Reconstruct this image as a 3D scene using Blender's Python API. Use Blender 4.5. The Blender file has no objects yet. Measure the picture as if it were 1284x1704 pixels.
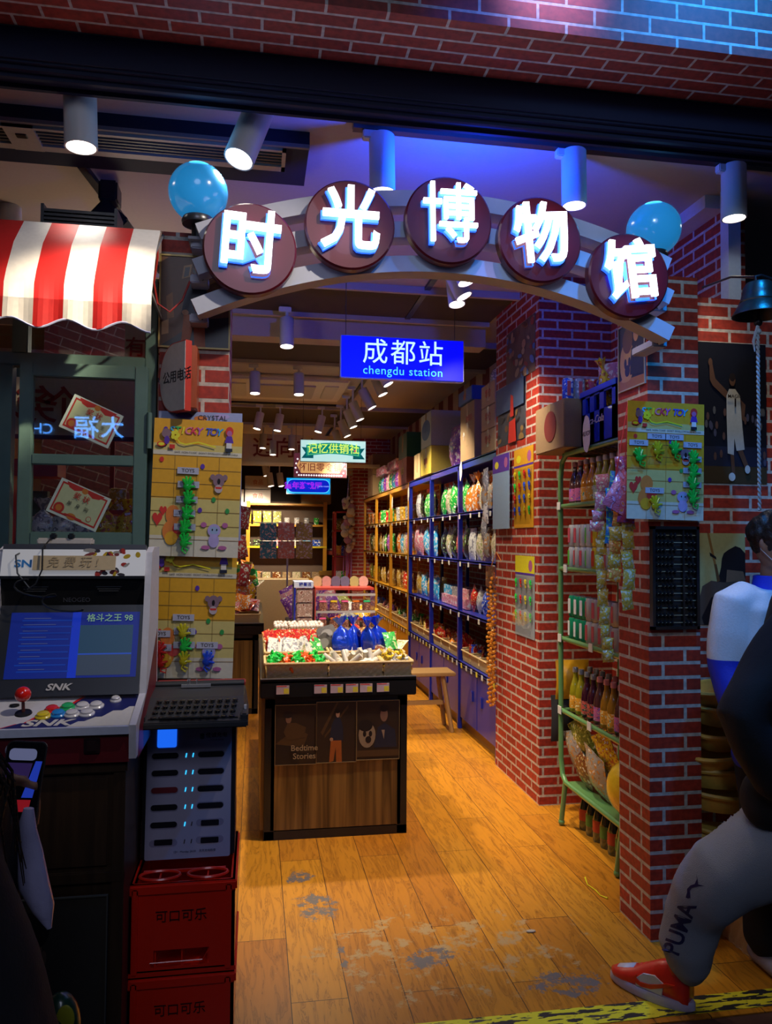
import bpy, bmesh, math, random
from mathutils import Vector, Matrix, Euler
from mathutils.bvhtree import BVHTree
R = math.radians; PI = math.pi
random.seed(11)
sc = bpy.context.scene
col = sc.collection
# ---------------------------------------------------------------- camera, exposure
CAM = Vector((0, 0, 1.55)); FPX = 1282.0
CM = Matrix.Rotation(R(-9.6), 4, 'Z') @ Matrix.Rotation(R(92.1), 4, 'X') @ Matrix.Rotation(R(0.4), 4, 'Z')
cd = bpy.data.cameras.new('camera'); cd.sensor_fit = 'HORIZONTAL'; cd.sensor_width = 36
cd.lens = 36*FPX/1284; cd.clip_start = .05; cd.clip_end = 60
cam = bpy.data.objects.new('camera', cd); cam.matrix_world = Matrix.Translation(CAM) @ CM
col.objects.link(cam); sc.camera = cam
sc.view_settings.view_transform = 'Standard'; sc.view_settings.look = 'None'
sc.view_settings.gamma = 1; sc.view_settings.use_curve_mapping = False
sc.view_settings.exposure = 0.0
try:
    sc.cycles.use_denoising = True; sc.cycles.sample_clamp_indirect = 4; sc.cycles.max_bounces = 8
    sc.cycles.transparent_max_bounces = 24
except Exception: pass
w = bpy.data.worlds.new('world'); sc.world = w; w.use_nodes = True
w.node_tree.nodes['Background'].inputs[0].default_value = (.10, .16, .34, 1)
w.node_tree.nodes['Background'].inputs[1].default_value = .035

def ray(px, py):
    return (CM.to_3x3() @ Vector((px-642, 852-py, -FPX))).normalized()
def PY(px, py, Y): r = ray(px, py); return CAM + r*(Y/r.y)      # point of the view on the plane y = Y
def PX(px, py, X): r = ray(px, py); return CAM + r*(X/r.x)
def PZ(px, py, Z): r = ray(px, py); return CAM + r*((Z-CAM.z)/r.z)

# ---------------------------------------------------------------- lights
def lamp_light(kind, loc, target, energy, color, size=.05, angle=60, blend=.5, shape=None):
    d = bpy.data.lights.new('light', kind); d.energy = energy; d.color = color
    if kind == 'SPOT': d.spot_size = R(angle); d.spot_blend = blend; d.shadow_soft_size = size
    if kind == 'AREA': d.size = size; d.shape = 'DISK'
    if kind == 'POINT': d.shadow_soft_size = size
    o = bpy.data.objects.new('light', d); o.location = loc
    o.rotation_euler = (Vector(target)-Vector(loc)).to_track_quat('-Z', 'Y').to_euler(); col.objects.link(o); return o
# unseen blue stage floods, one behind the arch; added warm spots and fill
lamp_light('SPOT', (.78, 2.74, 2.80), (.80, 3.0, 3.15), 68, (.003, .06, 1), .05, 168, .6)  # blue source behind the arch top, no fixture built for it
lamp_light('SPOT', (.95, 1.75, 3.9), (.90, 2.22, 3.40), 150, (.62, .46, 1), .04, 34, 1)
lamp_light('SPOT', (1.7, 1.6, 4.0), (1.75, 2.22, 3.3), 210, (.004, .27, 1), .05, 110, 1)
lamp_light('SPOT', (.9, 1.5, 3.35), (-.45, 2.62, 1.80), 105, (1, .88, .72), .03, 46, .6)
lamp_light('SPOT', (.9, 1.5, 3.35), (-.50, 2.43, 2.31), 900, (1, .84, .58), .03, 13, 1)  # narrow unseen spot added to make the hot patch on the awning
lamp_light('SPOT', (.7, 1.6, 3.45), (.70, 2.62, 2.76), 15, (.02, .10, 1), .06, 46, 1)
lamp_light('SPOT', (.3, .2, 3.6), (1.75, 2.8, 2.0), 95, (.34, .60, 1), .15, 52, .8)
lamp_light('AREA', (-.2, -1.4, 3.9), (.1, 2.5, 1.0), 22, (.70, .76, 1), 1.6)  # soft fill added behind the camera to brighten the shop front
# ---------------------------------------------------------------- materials
MC = {}
def nodes(name):
    m = bpy.data.materials.new(name); m.use_nodes = True; nt = m.node_tree
    return m, nt, nt.nodes['Principled BSDF']
def M(c, rough=.5, metal=0, emit=0, bump=0, bs=60, coat=0, var=.12, alpha=1, spec=.5, ecol=None):
    key = (tuple(c), rough, metal, emit, bump, bs, coat, var, alpha, spec, ecol)
    if key in MC: return MC[key]
    m, nt, b = nodes('material'); L = nt.links
    b.inputs['Roughness'].default_value = rough; b.inputs['Metallic'].default_value = metal
    b.inputs['Coat Weight'].default_value = coat; b.inputs['Specular IOR Level'].default_value = spec
    c4 = (*c, 1); b.inputs['Base Color'].default_value = c4
    if emit:
        b.inputs['Emission Color'].default_value = (*(ecol or c), 1); b.inputs['Emission Strength'].default_value = emit
    tc = nt.nodes.new('ShaderNodeTexCoord'); n = nt.nodes.new('ShaderNodeTexNoise')
    n.inputs['Scale'].default_value = bs; n.inputs['Detail'].default_value = 4
    L.new(tc.outputs['Object'], n.inputs['Vector'])
    if var and not emit:
        r = nt.nodes.new('ShaderNodeMapRange'); r.inputs[3].default_value = 1-var; r.inputs[4].default_value = 1+var
        L.new(n.outputs['Fac'], r.inputs[0]); v = nt.nodes.new('ShaderNodeVectorMath'); v.operation = 'SCALE'
        v.inputs[0].default_value = c; L.new(r.outputs[0], v.inputs['Scale']); L.new(v.outputs[0], b.inputs['Base Color'])
    if bump:
        bp = nt.nodes.new('ShaderNodeBump'); bp.inputs['Strength'].default_value = bump; bp.inputs['Distance'].default_value = .004
        L.new(n.outputs['Fac'], bp.inputs['Height']); L.new(bp.outputs[0], b.inputs['Normal'])
    if alpha < 1: b.inputs['Alpha'].default_value = alpha
    MC[key] = m; return m
def PK(c1, c2, c3=(.8, .8, .8), sc_=34, rough=.18, alpha=1):
    """printed, crinkled wrapper: patches of a second and third colour"""
    key = ('pk', c1, c2, c3, sc_, rough, alpha)
    if key in MC: return MC[key]
    m, nt, b = nodes('wrapper'); L = nt.links; b.inputs['Roughness'].default_value = rough
    b.inputs['Coat Weight'].default_value = .4
    tc = nt.nodes.new('ShaderNodeTexCoord'); oi = nt.nodes.new('ShaderNodeObjectInfo')
    ad = nt.nodes.new('ShaderNodeVectorMath'); ad.operation = 'ADD'
    mu = nt.nodes.new('ShaderNodeMath'); mu.operation = 'MULTIPLY'; mu.inputs[1].default_value = 9
    L.new(oi.outputs['Random'], mu.inputs[0]); L.new(tc.outputs['Object'], ad.inputs[0]); L.new(mu.outputs[0], ad.inputs[1])
    n = nt.nodes.new('ShaderNodeTexNoise'); n.inputs['Scale'].default_value = sc_; n.inputs['Detail'].default_value = 1.5
    L.new(ad.outputs[0], n.inputs['Vector']); cr = nt.nodes.new('ShaderNodeValToRGB'); cr.color_ramp.interpolation = 'CONSTANT'
    e = cr.color_ramp.elements; e[0].color = (*c1, 1); e[1].position = .58; e[1].color = (*c2, 1)
    x = e.new(.66); x.color = (*c3, 1); y = e.new(.36); y.color = (*[a*.55 for a in c1], 1); e[0].color = (*c2, 1)
    z = e.new(.40); z.color = (*c1, 1)
    L.new(n.outputs['Fac'], cr.inputs[0]); L.new(cr.outputs[0], b.inputs['Base Color'])
    v = nt.nodes.new('ShaderNodeTexNoise'); v.inputs['Scale'].default_value = 70; v.inputs['Distortion'].default_value = 2
    L.new(ad.outputs[0], v.inputs['Vector']); bp = nt.nodes.new('ShaderNodeBump'); bp.inputs['Strength'].default_value = .7
    bp.inputs['Distance'].default_value = .006; L.new(v.outputs['Fac'], bp.inputs['Height']); L.new(bp.outputs[0], b.inputs['Normal'])
    if alpha < 1: b.inputs['Alpha'].default_value = alpha
    MC[key] = m; return m
def brick_mat(name, c1, c2, mortar, bw=.187, rh=.0565, ms=.0072, rot=0):
    m, nt, b = nodes(name); L = nt.links; b.inputs['Roughness'].default_value = .62
    uv = nt.nodes.new('ShaderNodeUVMap'); uv.uv_map = 'uv'; mp = nt.nodes.new('ShaderNodeMapping'); mp.inputs['Rotation'].default_value[2] = rot
    L.new(uv.outputs[0], mp.inputs[0]); t = nt.nodes.new('ShaderNodeTexBrick'); L.new(mp.outputs[0], t.inputs['Vector'])
    t.inputs['Color1'].default_value = (*c1, 1); t.inputs['Color2'].default_value = (*c2, 1); t.inputs['Mortar'].default_value = (*mortar, 1)
    t.inputs['Scale'].default_value = 1; t.inputs['Mortar Size'].default_value = ms; t.inputs['Mortar Smooth'].default_value = .15
    t.inputs['Brick Width'].default_value = bw; t.inputs['Row Height'].default_value = rh
    n = nt.nodes.new('ShaderNodeTexNoise'); n.inputs['Scale'].default_value = 45; n.inputs['Detail'].default_value = 6
    L.new(uv.outputs[0], n.inputs['Vector']); r = nt.nodes.new('ShaderNodeMapRange'); r.inputs[1].default_value = .3; r.inputs[2].default_value = .7
    r.inputs[3].default_value = .68; r.inputs[4].default_value = 1.25; L.new(n.outputs['Fac'], r.inputs[0])
    s = nt.nodes.new('ShaderNodeVectorMath'); s.operation = 'SCALE'; L.new(t.outputs['Color'], s.inputs[0]); L.new(r.outputs[0], s.inputs['Scale'])
    L.new(s.outputs[0], b.inputs['Base Color'])
    iv = nt.nodes.new('ShaderNodeMath'); iv.operation = 'SUBTRACT'; iv.inputs[0].default_value = 1; L.new(t.outputs['Fac'], iv.inputs[1])
    bp = nt.nodes.new('ShaderNodeBump'); bp.inputs['Strength'].default_value = .5; bp.inputs['Distance'].default_value = .003
    L.new(iv.outputs[0], bp.inputs['Height']); L.new(bp.outputs[0], b.inputs['Normal']); return m
def wood_mat(name, c1, c2, sx=2, sy=60, rough=.45, axis='Object'):
    m, nt, b = nodes(name); L = nt.links; b.inputs['Roughness'].default_value = rough
    tc = nt.nodes.new('ShaderNodeTexCoord'); mp = nt.nodes.new('ShaderNodeMapping'); mp.inputs['Scale'].default_value = (sy, sy, sx)
    L.new(tc.outputs['Object'], mp.inputs[0]); n = nt.nodes.new('ShaderNodeTexNoise'); n.inputs['Scale'].default_value = 1
    n.inputs['Detail'].default_value = 5; n.inputs['Distortion'].default_value = .6; L.new(mp.outputs[0], n.inputs['Vector'])
    cr = nt.nodes.new('ShaderNodeValToRGB'); e = cr.color_ramp.elements; e[0].position = .35; e[1].position = .65
    e[0].color = (*c1, 1); e[1].color = (*c2, 1); L.new(n.outputs['Fac'], cr.inputs[0]); L.new(cr.outputs[0], b.inputs['Base Color']); return m
def floor_mat():
    m, nt, b = nodes('plank floor'); L = nt.links
    uv = nt.nodes.new('ShaderNodeUVMap'); uv.uv_map = 'uv'; mp = nt.nodes.new('ShaderNodeMapping'); mp.inputs['Rotation'].default_value[2] = PI/2
    mp.inputs['Location'].default_value = (.35, .055, 0)
    L.new(uv.outputs[0], mp.inputs[0]); t = nt.nodes.new('ShaderNodeTexBrick'); L.new(mp.outputs[0], t.inputs['Vector'])
    t.inputs['Color1'].default_value = (.42, .142, .008, 1); t.inputs['Color2'].default_value = (.57, .23, .012, 1)
    t.inputs['Mortar'].default_value = (.06, .02, .006, 1); t.inputs['Scale'].default_value = 1; t.inputs['Mortar Size'].default_value = .0016
    t.inputs['Brick Width'].default_value = 1.15; t.inputs['Row Height'].default_value = .193; t.offset = .37; t.inputs['Mortar Smooth'].default_value = .1
    g = nt.nodes.new('ShaderNodeMapping'); g.inputs['Scale'].default_value = (26, 3.2, 1); L.new(uv.outputs[0], g.inputs[0])
    sh = nt.nodes.new('ShaderNodeVectorMath'); sh.operation = 'ADD'; sc8 = nt.nodes.new('ShaderNodeVectorMath'); sc8.operation = 'SCALE'; sc8.inputs['Scale'].default_value = 19
    L.new(t.outputs['Color'], sc8.inputs[0]); L.new(g.outputs[0], sh.inputs[0]); L.new(sc8.outputs[0], sh.inputs[1])
    n = nt.nodes.new('ShaderNodeTexNoise'); n.inputs['Scale'].default_value = 1; n.inputs['Detail'].default_value = 6; n.inputs['Distortion'].default_value = 2.2
    L.new(sh.outputs[0], n.inputs['Vector'])
    cr = nt.nodes.new('ShaderNodeValToRGB'); e = cr.color_ramp.elements
    e[0].position = .28; e[0].color = (.55, .5, .45, 1); e[1].position = .6; e[1].color = (1.1, 1.1, 1.1, 1)
    k = e.new(.42); k.color = (.98, .96, .95, 1); k2 = e.new(.445); k2.color = (.6, .55, .5, 1); k3 = e.new(.47); k3.color = (1, 1, 1, 1)
    L.new(n.outputs['Fac'], cr.inputs[0])
    mx = nt.nodes.new('ShaderNodeVectorMath'); mx.operation = 'MULTIPLY'; L.new(t.outputs['Color'], mx.inputs[0]); L.new(cr.outputs[0], mx.inputs[1])
    # worn, grey scuffed patches where people walk in
    def wear(prev, scale, lo, hi, colr, fine, cx, cy, rx, ry, amt):
        w1 = nt.nodes.new('ShaderNodeTexNoise'); w1.inputs['Scale'].default_value = scale; w1.inputs['Detail'].default_value = 8; w1.inputs['Roughness'].default_value = fine
        L.new(uv.outputs[0], w1.inputs['Vector'])
        gm = nt.nodes.new('ShaderNodeMapping'); gm.vector_type = 'POINT'
        gm.inputs['Location'].default_value = (-cx/rx, -cy/ry, 0); gm.inputs['Scale'].default_value = (1/rx, 1/ry, 1)
        L.new(uv.outputs[0], gm.inputs[0]); ln = nt.nodes.new('ShaderNodeVectorMath'); ln.operation = 'LENGTH'; L.new(gm.outputs[0], ln.inputs[0])
        ms = nt.nodes.new('ShaderNodeMapRange'); ms.inputs[1].default_value = .4; ms.inputs[2].default_value = 1.3; ms.inputs[3].default_value = amt; ms.inputs[4].default_value = -.18
        L.new(ln.outputs['Value'], ms.inputs[0]); ad = nt.nodes.new('ShaderNodeMath'); L.new(w1.outputs['Fac'], ad.inputs[0]); L.new(ms.outputs[0], ad.inputs[1])
        rr = nt.nodes.new('ShaderNodeMapRange'); rr.inputs[1].default_value = lo; rr.inputs[2].default_value = hi; L.new(ad.outputs[0], rr.inputs[0])
        mm = nt.nodes.new('ShaderNodeMix'); mm.data_type = 'RGBA'; L.new(rr.outputs[0], mm.inputs[0]); L.new(prev, mm.inputs[6]); mm.inputs[7].default_value = (*colr, 1)
        return mm.outputs[2]
    o = mx.outputs[0]
    o = wear(o, 9, .60, .66, (.47, .29, .10), .75, .72, 2.9, .85, .62, .08)
    for (cx, cy, rx, ry) in ((.28, 3.32, .16, .2), (.22, 3.62, .1, .13), (.66, 2.85, .2, .12), (1.1, 2.62, .22, .16), (.34, 2.9, .03, .12)):
        o = wear(o, 14, .60, .63, (.16, .135, .11), .8, cx, cy, rx, ry, .13)
    L.new(o, b.inputs['Base Color'])
    b.inputs['Roughness'].default_value = .38; b.inputs['Specular IOR Level'].default_value = .55
    bp = nt.nodes.new('ShaderNodeBump'); bp.inputs['Strength'].default_value = .18; bp.inputs['Distance'].default_value = .002
    L.new(n.outputs['Fac'], bp.inputs['Height']); L.new(bp.outputs[0], b.inputs['Normal']); return m
def tape_mat():
    m, nt, b = nodes('worn hazard tape'); L = nt.links; b.inputs['Roughness'].default_value = .5
    uv = nt.nodes.new('ShaderNodeUVMap'); uv.uv_map = 'uv'; n = nt.nodes.new('ShaderNodeTexNoise'); mp = nt.nodes.new('ShaderNodeMapping')
    mp.inputs['Scale'].default_value = (9, 40, 1); mp.inputs['Rotation'].default_value[2] = .1
    L.new(uv.outputs[0], mp.inputs[0]); L.new(mp.outputs[0], n.inputs['Vector']); n.inputs['Scale'].default_value = 1; n.inputs['Detail'].default_value = 4
    cr = nt.nodes.new('ShaderNodeValToRGB'); cr.color_ramp.interpolation = 'CONSTANT'; e = cr.color_ramp.elements
    e[0].color = (.02, .02, .02, 1); e[1].position = .45; e[1].color = (.75, .68, .02, 1); x = e.new(.62); x.color = (.05, .05, .04, 1)
    L.new(n.outputs['Fac'], cr.inputs[0]); L.new(cr.outputs[0], b.inputs['Base Color']); return m
def glass_mat(tint=(.9, .95, .95), refl=1.0):
    m = bpy.data.materials.new('clear glass'); m.use_nodes = True; nt = m.node_tree; nt.nodes.clear(); L = nt.links
    o = nt.nodes.new('ShaderNodeOutputMaterial'); mx = nt.nodes.new('ShaderNodeMixShader'); t = nt.nodes.new('ShaderNodeBsdfTransparent')
    t.inputs[0].default_value = (*tint, 1); g = nt.nodes.new('ShaderNodeBsdfGlossy'); g.inputs['Roughness'].default_value = .02
    f = nt.nodes.new('ShaderNodeLayerWeight'); f.inputs[0].default_value = .5; pw = nt.nodes.new('ShaderNodeMath'); pw.operation = 'POWER'; pw.inputs[1].default_value = 4
    L.new(f.outputs['Facing'], pw.inputs[0]); mu = nt.nodes.new('ShaderNodeMath'); mu.operation = 'MULTIPLY_ADD'; mu.inputs[1].default_value = .9; mu.inputs[2].default_value = .03*refl
    L.new(pw.outputs[0], mu.inputs[0]); L.new(mu.outputs[0], mx.inputs[0])
    L.new(t.outputs[0], mx.inputs[1]); L.new(g.outputs[0], mx.inputs[2]); L.new(mx.outputs[0], o.inputs[0]); return m
BRICK = brick_mat('brick wallpaper', (.40, .030, .010), (.30, .022, .008), (.50, .42, .34))
BRICKD = brick_mat('dim brick wallpaper', (.13, .02, .014), (.10, .015, .011), (.20, .13, .10), ms=.004, rot=.3)  # darker copy of the brick wallpaper, its dimness put into the colours
BRICKN = brick_mat('fascia brick', (.27, .030, .018), (.20, .020, .014), (.42, .38, .36), ms=.005)
WHITE = M((.62, .58, .52), .7); PAPER = M((.75, .72, .66), .8); BLACK = M((.012, .012, .014), .35); MATTE = M((.02, .02, .022), .8)
GLASS = glass_mat(); FILM = glass_mat((.93, .95, .97), 1.6)
CREAM = M((.62, .50, .36), .8)
# ---------------------------------------------------------------- mesh collector
class MB:
    def __init__(s): s.v = []; s.f = []; s.m = []; s.mats = []; s.cur = 0; s.T = Matrix()
    def mat(s, m):
        if m not in s.mats: s.mats.append(m)
        s.cur = s.mats.index(m); return s
    def add(s, vs, fs):
        b = len(s.v); s.v += [s.T @ Vector(v) for v in vs]; s.f += [[b+i for i in f] for f in fs]; s.m += [s.cur]*len(fs); return s
    def box(s, lo, hi, bev=0):
        (x0, y0, z0), (x1, y1, z1) = lo, hi
        if bev:
            b = bev; vs = []; bm = bmesh.new(); r = bmesh.ops.create_cube(bm, size=1)
            for v in bm.verts: v.co = Vector(((x0+x1)/2+v.co.x*(x1-x0), (y0+y1)/2+v.co.y*(y1-y0), (z0+z1)/2+v.co.z*(z1-z0)))
            bmesh.ops.bevel(bm, geom=bm.edges[:], offset=b, segments=2, affect='EDGES'); bm.verts.index_update()
            s.add([v.co.copy() for v in bm.verts], [[v.index for v in f.verts] for f in bm.faces]); bm.free(); return s
        return s.add([(x0,y0,z0),(x1,y0,z0),(x1,y1,z0),(x0,y1,z0),(x0,y0,z1),(x1,y0,z1),(x1,y1,z1),(x0,y1,z1)],
                     [(0,3,2,1),(4,5,6,7),(0,1,5,4),(1,2,6,5),(2,3,7,6),(3,0,4,7)])
    def cyl(s, p0, p1, r0, r1=None, n=16, caps=True):
        p0 = Vector(p0); p1 = Vector(p1); r1 = r0 if r1 is None else r1
        return s.tube([p0, p1], [r0, r1], n, caps)
    def tube(s, pts, r, n=8, caps=True, flat=1):
        pts = [Vector(p) for p in pts]; k = len(pts); rs = r if isinstance(r, (list, tuple)) else [r]*k
        vs = []; fs = []; up = None
        for i, p in enumerate(pts):
            t = (pts[min(i+1, k-1)]-pts[max(i-1, 0)]).normalized()
            if up is None: up = Vector((0, 0, 1)) if abs(t.z) < .9 else Vector((0, 1, 0))
            a = t.cross(up).normalized(); up = a.cross(t).normalized()
            for j in range(n):
                th = 2*PI*j/n; vs.append(p+(a*math.cos(th)+up*math.sin(th)*flat)*rs[i])
        for i in range(k-1):
            for j in range(n): fs.append((i*n+j, i*n+(j+1) % n, (i+1)*n+(j+1) % n, (i+1)*n+j))
        if caps: fs.append(tuple(range(n))[::-1]); fs.append(tuple((k-1)*n+j for j in range(n)))
        return s.add(vs, fs)
    def lathe(s, prof, n=20, c=(0, 0, 0), sx=1, sy=1):
        vs = []; fs = []
        for (r, z) in prof:
            for j in range(n): th = 2*PI*j/n; vs.append((c[0]+r*math.cos(th)*sx, c[1]+r*math.sin(th)*sy, c[2]+z))
        for i in range(len(prof)-1):
            for j in range(n): fs.append((i*n+j, i*n+(j+1) % n, (i+1)*n+(j+1) % n, (i+1)*n+j))
        if prof[0][0] > 1e-5: fs.append(tuple(range(n))[::-1])
        if prof[-1][0] > 1e-5: fs.append(tuple((len(prof)-1)*n+j for j in range(n)))
        return s.add(vs, fs)
    def ball(s, c, r, n=16, sx=1, sy=1, sz=1):
        return s.lathe([(max(r*math.sin(PI*i/(n//2+2)), 1e-6), -r*math.cos(PI*i/(n//2+2))*sz) for i in range(n//2+3)], n, c, sx, sy)
    def loft(s, secs, n=20, caps=True):
        """secs: (centre, right-vector*rx, up-vector*ry) ellipse sections"""
        vs = []; fs = []
        for c, a, b in secs:
            c, a, b = Vector(c), Vector(a), Vector(b)
            for j in range(n): th = 2*PI*j/n; vs.append(c+a*math.cos(th)+b*math.sin(th))
        for i in range(len(secs)-1):
            for j in range(n): fs.append((i*n+j, i*n+(j+1) % n, (i+1)*n+(j+1) % n, (i+1)*n+j))
        if caps: fs.append(tuple(range(n))[::-1]); fs.append(tuple((len(secs)-1)*n+j for j in range(n)))
        return s.add(vs, fs)
    def prism(s, pts, y0, y1):
        """outline in local x,z from depth y0 (front) to y1 (back)"""
        n = len(pts); vs = [(x, y0, z) for x, z in pts]+[(x, y1, z) for x, z in pts]
        return s.add(vs, [tuple(range(n)), tuple(range(2*n-1, n-1, -1))]+[(i, i+n, (i+1) % n+n, (i+1) % n) for i in range(n)])
    def build(s, name, m=None, parent=None, smooth=False, loc=None, sharp=.7):
        me = bpy.data.meshes.new(name); me.from_pydata([tuple(v) for v in s.v], [], s.f)
        if m is not None and not s.mats: me.materials.append(m)
        for x in s.mats: me.materials.append(x)
        if s.mats: me.polygons.foreach_set('material_index', s.m)
        uv = me.uv_layers.new(name='uv'); me.calc_loop_triangles() if False else None
        co = [v.co for v in me.vertices]
        for p in me.polygons:
            nx, ny, nz = abs(p.normal.x), abs(p.normal.y), abs(p.normal.z)
            for li in p.loop_indices:
                c = co[me.loops[li].vertex_index]
                uv.data[li].uv = (c.x, c.y) if nz >= nx and nz >= ny else ((c.y, c.z) if nx > ny else (c.x, c.z))
        if smooth:
            me.polygons.foreach_set('use_smooth', [True]*len(me.polygons))
            try: me.set_sharp_from_angle(angle=sharp)
            except Exception: pass
        me.update(); o = bpy.data.objects.new(name, me); col.objects.link(o)
        if parent: o.parent = parent
        if loc is not None: o.location = loc
        return o
def tag(o, label, cat, group=None, kind=None):
    o['label'] = label; o['category'] = cat
    if group: o['group'] = group
    if kind: o['kind'] = kind
    return o
def thing(name, label, cat, loc=(0, 0, 0), rotz=0, group=None):
    o = bpy.data.objects.new(name, None); o.empty_display_size = .05; col.objects.link(o); o.location = loc; o.rotation_euler = (0, 0, rotz)
    return tag(o, label, cat, group)
def struct(name, mb, m=None, smooth=False):
    o = mb.build(name, m, smooth=smooth); o['kind'] = 'structure'; return o
CH = {}
def dup(root, loc, rotz=0, label=None, group=None, scale=None, rot=None, parent=None):
    c = root.copy(); col.objects.link(c)
    if parent is not None: c.parent = parent
    else:
        c.location = loc; c.rotation_euler = rot if rot else (0, 0, rotz)
        if scale is not None: c.scale = scale if isinstance(scale, (tuple, list)) else (scale,)*3
        if label: c['label'] = label
        if group: c['group'] = group
    for ch in root.children: dup(ch, None, parent=c)
    return c
def paint(o, m, child=None):
    for q in ([o] if child is None else [x for x in o.children if x.name.split('.')[0] == child]):
        if q.type == 'MESH' and q.material_slots: q.material_slots[0].link = 'OBJECT'; q.material_slots[0].material = m
    return o
TXC = {}
def text_mesh(body, bold=0, extr=0, spacing=1, line=1):
    key = (body, bold, extr, spacing)
    if key in TXC: return TXC[key]
    c = bpy.data.curves.new('t', 'FONT'); c.body = body; c.size = 1; c.align_x = 'CENTER'; c.align_y = 'CENTER'; c.offset = bold; c.extrude = extr
    c.space_character = spacing; c.resolution_u = 3; c.space_line = line
    o = bpy.data.objects.new('t', c); col.objects.link(o); bpy.context.view_layer.update()
    me = bpy.data.meshes.new_from_object(o.evaluated_get(bpy.context.evaluated_depsgraph_get()))
    bpy.data.objects.remove(o); bpy.data.curves.remove(c); TXC[key] = me; return me
def text(body, size, m, parent, loc, rot=(PI/2, 0, 0), name='lettering', bold=0, extr=.02, spacing=1, sx=1, mirror=False, shear=0, line=1):
    me = text_mesh(body, bold, extr, spacing, line).copy(); me.name = name
    T = Matrix.Diagonal((size*sx*(-1 if mirror else 1), size, size, 1)); Sh = Matrix(); Sh[0][1] = shear
    me.transform(T @ Sh)
    if mirror: me.flip_normals()
    me.materials.clear(); me.materials.append(m); o = bpy.data.objects.new(name, me); col.objects.link(o); o.parent = parent
    o.location = loc; o.rotation_euler = rot; return o
def rrect(w, h, r, n=5, cx=0, cz=0):
    out = []
    for (x, z, a0) in ((w/2-r, -h/2+r, -PI/2), (w/2-r, h/2-r, 0), (-w/2+r, h/2-r, PI/2), (-w/2+r, -h/2+r, PI)):
        for i in range(n+1): a = a0+PI/2*i/n; out.append((cx+x+r*math.cos(a), cz+z+r*math.sin(a)))
    return out
def ell(cx, cy, rx, ry, n=20, a0=0, a1=2*PI):
    return [(cx+rx*math.cos(a0+(a1-a0)*i/n), cy+ry*math.sin(a0+(a1-a0)*i/n)) for i in range(n)]
def printed(mb, w, h, bg, shapes, y=0, th=.003, x0=0, z0=0):
    """a flat print: backing of real thickness, ink shapes given in 0..1 of its width and height"""
    mb.mat(bg).box((x0, y, z0), (x0+w, y+th, z0+h))
    for i, (m, pts) in enumerate(shapes):
        mb.mat(m); yy = y-.0003*(1+i*.5); n = len(pts)
        mb.add([(x0+a*w, yy, z0+b*h) for a, b in pts], [tuple(range(n))])
    return mb
def heart(cx, cy, s, asp=1): return [(cx+s*asp*16*math.sin(t)**3/16, cy+s*(13*math.cos(t)-5*math.cos(2*t)-2*math.cos(3*t)-math.cos(4*t))/16) for t in [2*PI*i/24 for i in range(24)]]
def remesh(mb, name, m, parent, vox=.012, sm=6, noise=0, ns=12):
    o = mb.build(name, None, None); r = o.modifiers.new('r', 'REMESH'); r.mode = 'VOXEL'; r.voxel_size = vox
    s_ = o.modifiers.new('s', 'SMOOTH'); s_.iterations = sm; s_.factor = .5
    bpy.context.view_layer.update(); me = bpy.data.meshes.new_from_object(o.evaluated_get(bpy.context.evaluated_depsgraph_get()))
    bpy.data.objects.remove(o)
    if noise:
        from mathutils import noise as N
        for v in me.vertices:
            q = v.co; v.co = q+v.normal*noise*N.noise(Vector((q.x*ns, q.y*ns, q.z*ns*.7)))
    me.materials.clear(); me.materials.append(m) if not isinstance(m, list) else [me.materials.append(x) for x in m]
    me.polygons.foreach_set('use_smooth', [True]*len(me.polygons)); me.name = name
    q = bpy.data.objects.new(name, me); col.objects.link(q); q.parent = parent; return q
def limb(mb, pts, n=16):
    """tapering limb through (point, radius) joints, rounded ends"""
    P = [Vector(p) for p, r in pts]; Rr = [r for p, r in pts]; d0 = (P[0]-P[1]).normalized()*Rr[0]*.7; d1 = (P[-1]-P[-2]).normalized()*Rr[-1]*.7
    return mb.tube([P[0]+d0]+P+[P[-1]+d1], [Rr[0]*.55]+Rr+[Rr[-1]*.55], n)
ORD = ['first', 'second', 'third', 'fourth', 'fifth', 'sixth', 'seventh', 'eighth', 'ninth', 'tenth', 'eleventh', 'twelfth', 'thirteenth', 'fourteenth', 'fifteenth', 'sixteenth', 'seventeenth', 'eighteenth']
# ---------------------------------------------------------------- the setting
NAVY = M((.006, .009, .032), .7, spec=.3); CEIL = M((.42, .36, .31), .85, var=.05)
struct('floor', MB().box((-3.6, 2.36, -.06), (3.6, 14.2, 0)), floor_mat())
struct('floor_street', MB().box((-3.6, -2.5, -.10), (3.6, 2.30, -.02)), M((.02, .02, .022), .3, bump=.3, bs=90))
struct('trim_1', MB().box((-3.6, 2.30, -.10), (3.6, 2.36, -.004)), M((.10, .045, .03), .5))
struct('ceiling', MB().box((-3.6, 2.62, 3.15), (3.6, 14.2, 3.25)), CEIL)
struct('wall_right', MB().box((2.12, 3.2, 0), (2.22, 14.2, 3.15)), BRICKD if False else BRICK)
struct('wall_left', MB().box((-3.7, 2.4, 0), (-3.6, 14.2, 3.15)), CREAM)
struct('wall_back', MB().box((-3.6, 14.1, 0), (2.2, 14.2, 3.15)), M((.07, .05, .045), .8))
struct('wall_front_right', MB().box((1.75, 3.08, 0), (3.6, 3.2, 2.63)), BRICK)
struct('wall_pillar_left', MB().box((-.335, 2.74, 0), (-.098, 3.0, 2.62)), BRICK)
struct('wall_pillar_right', MB().box((1.53, 2.83, 0), (1.75, 3.085, 2.62)), BRICK)
struct('wall_pillar_middle', MB().box((1.66, 4.36, 0), (2.12, 5.19, 3.15)), BRICK)
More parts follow.
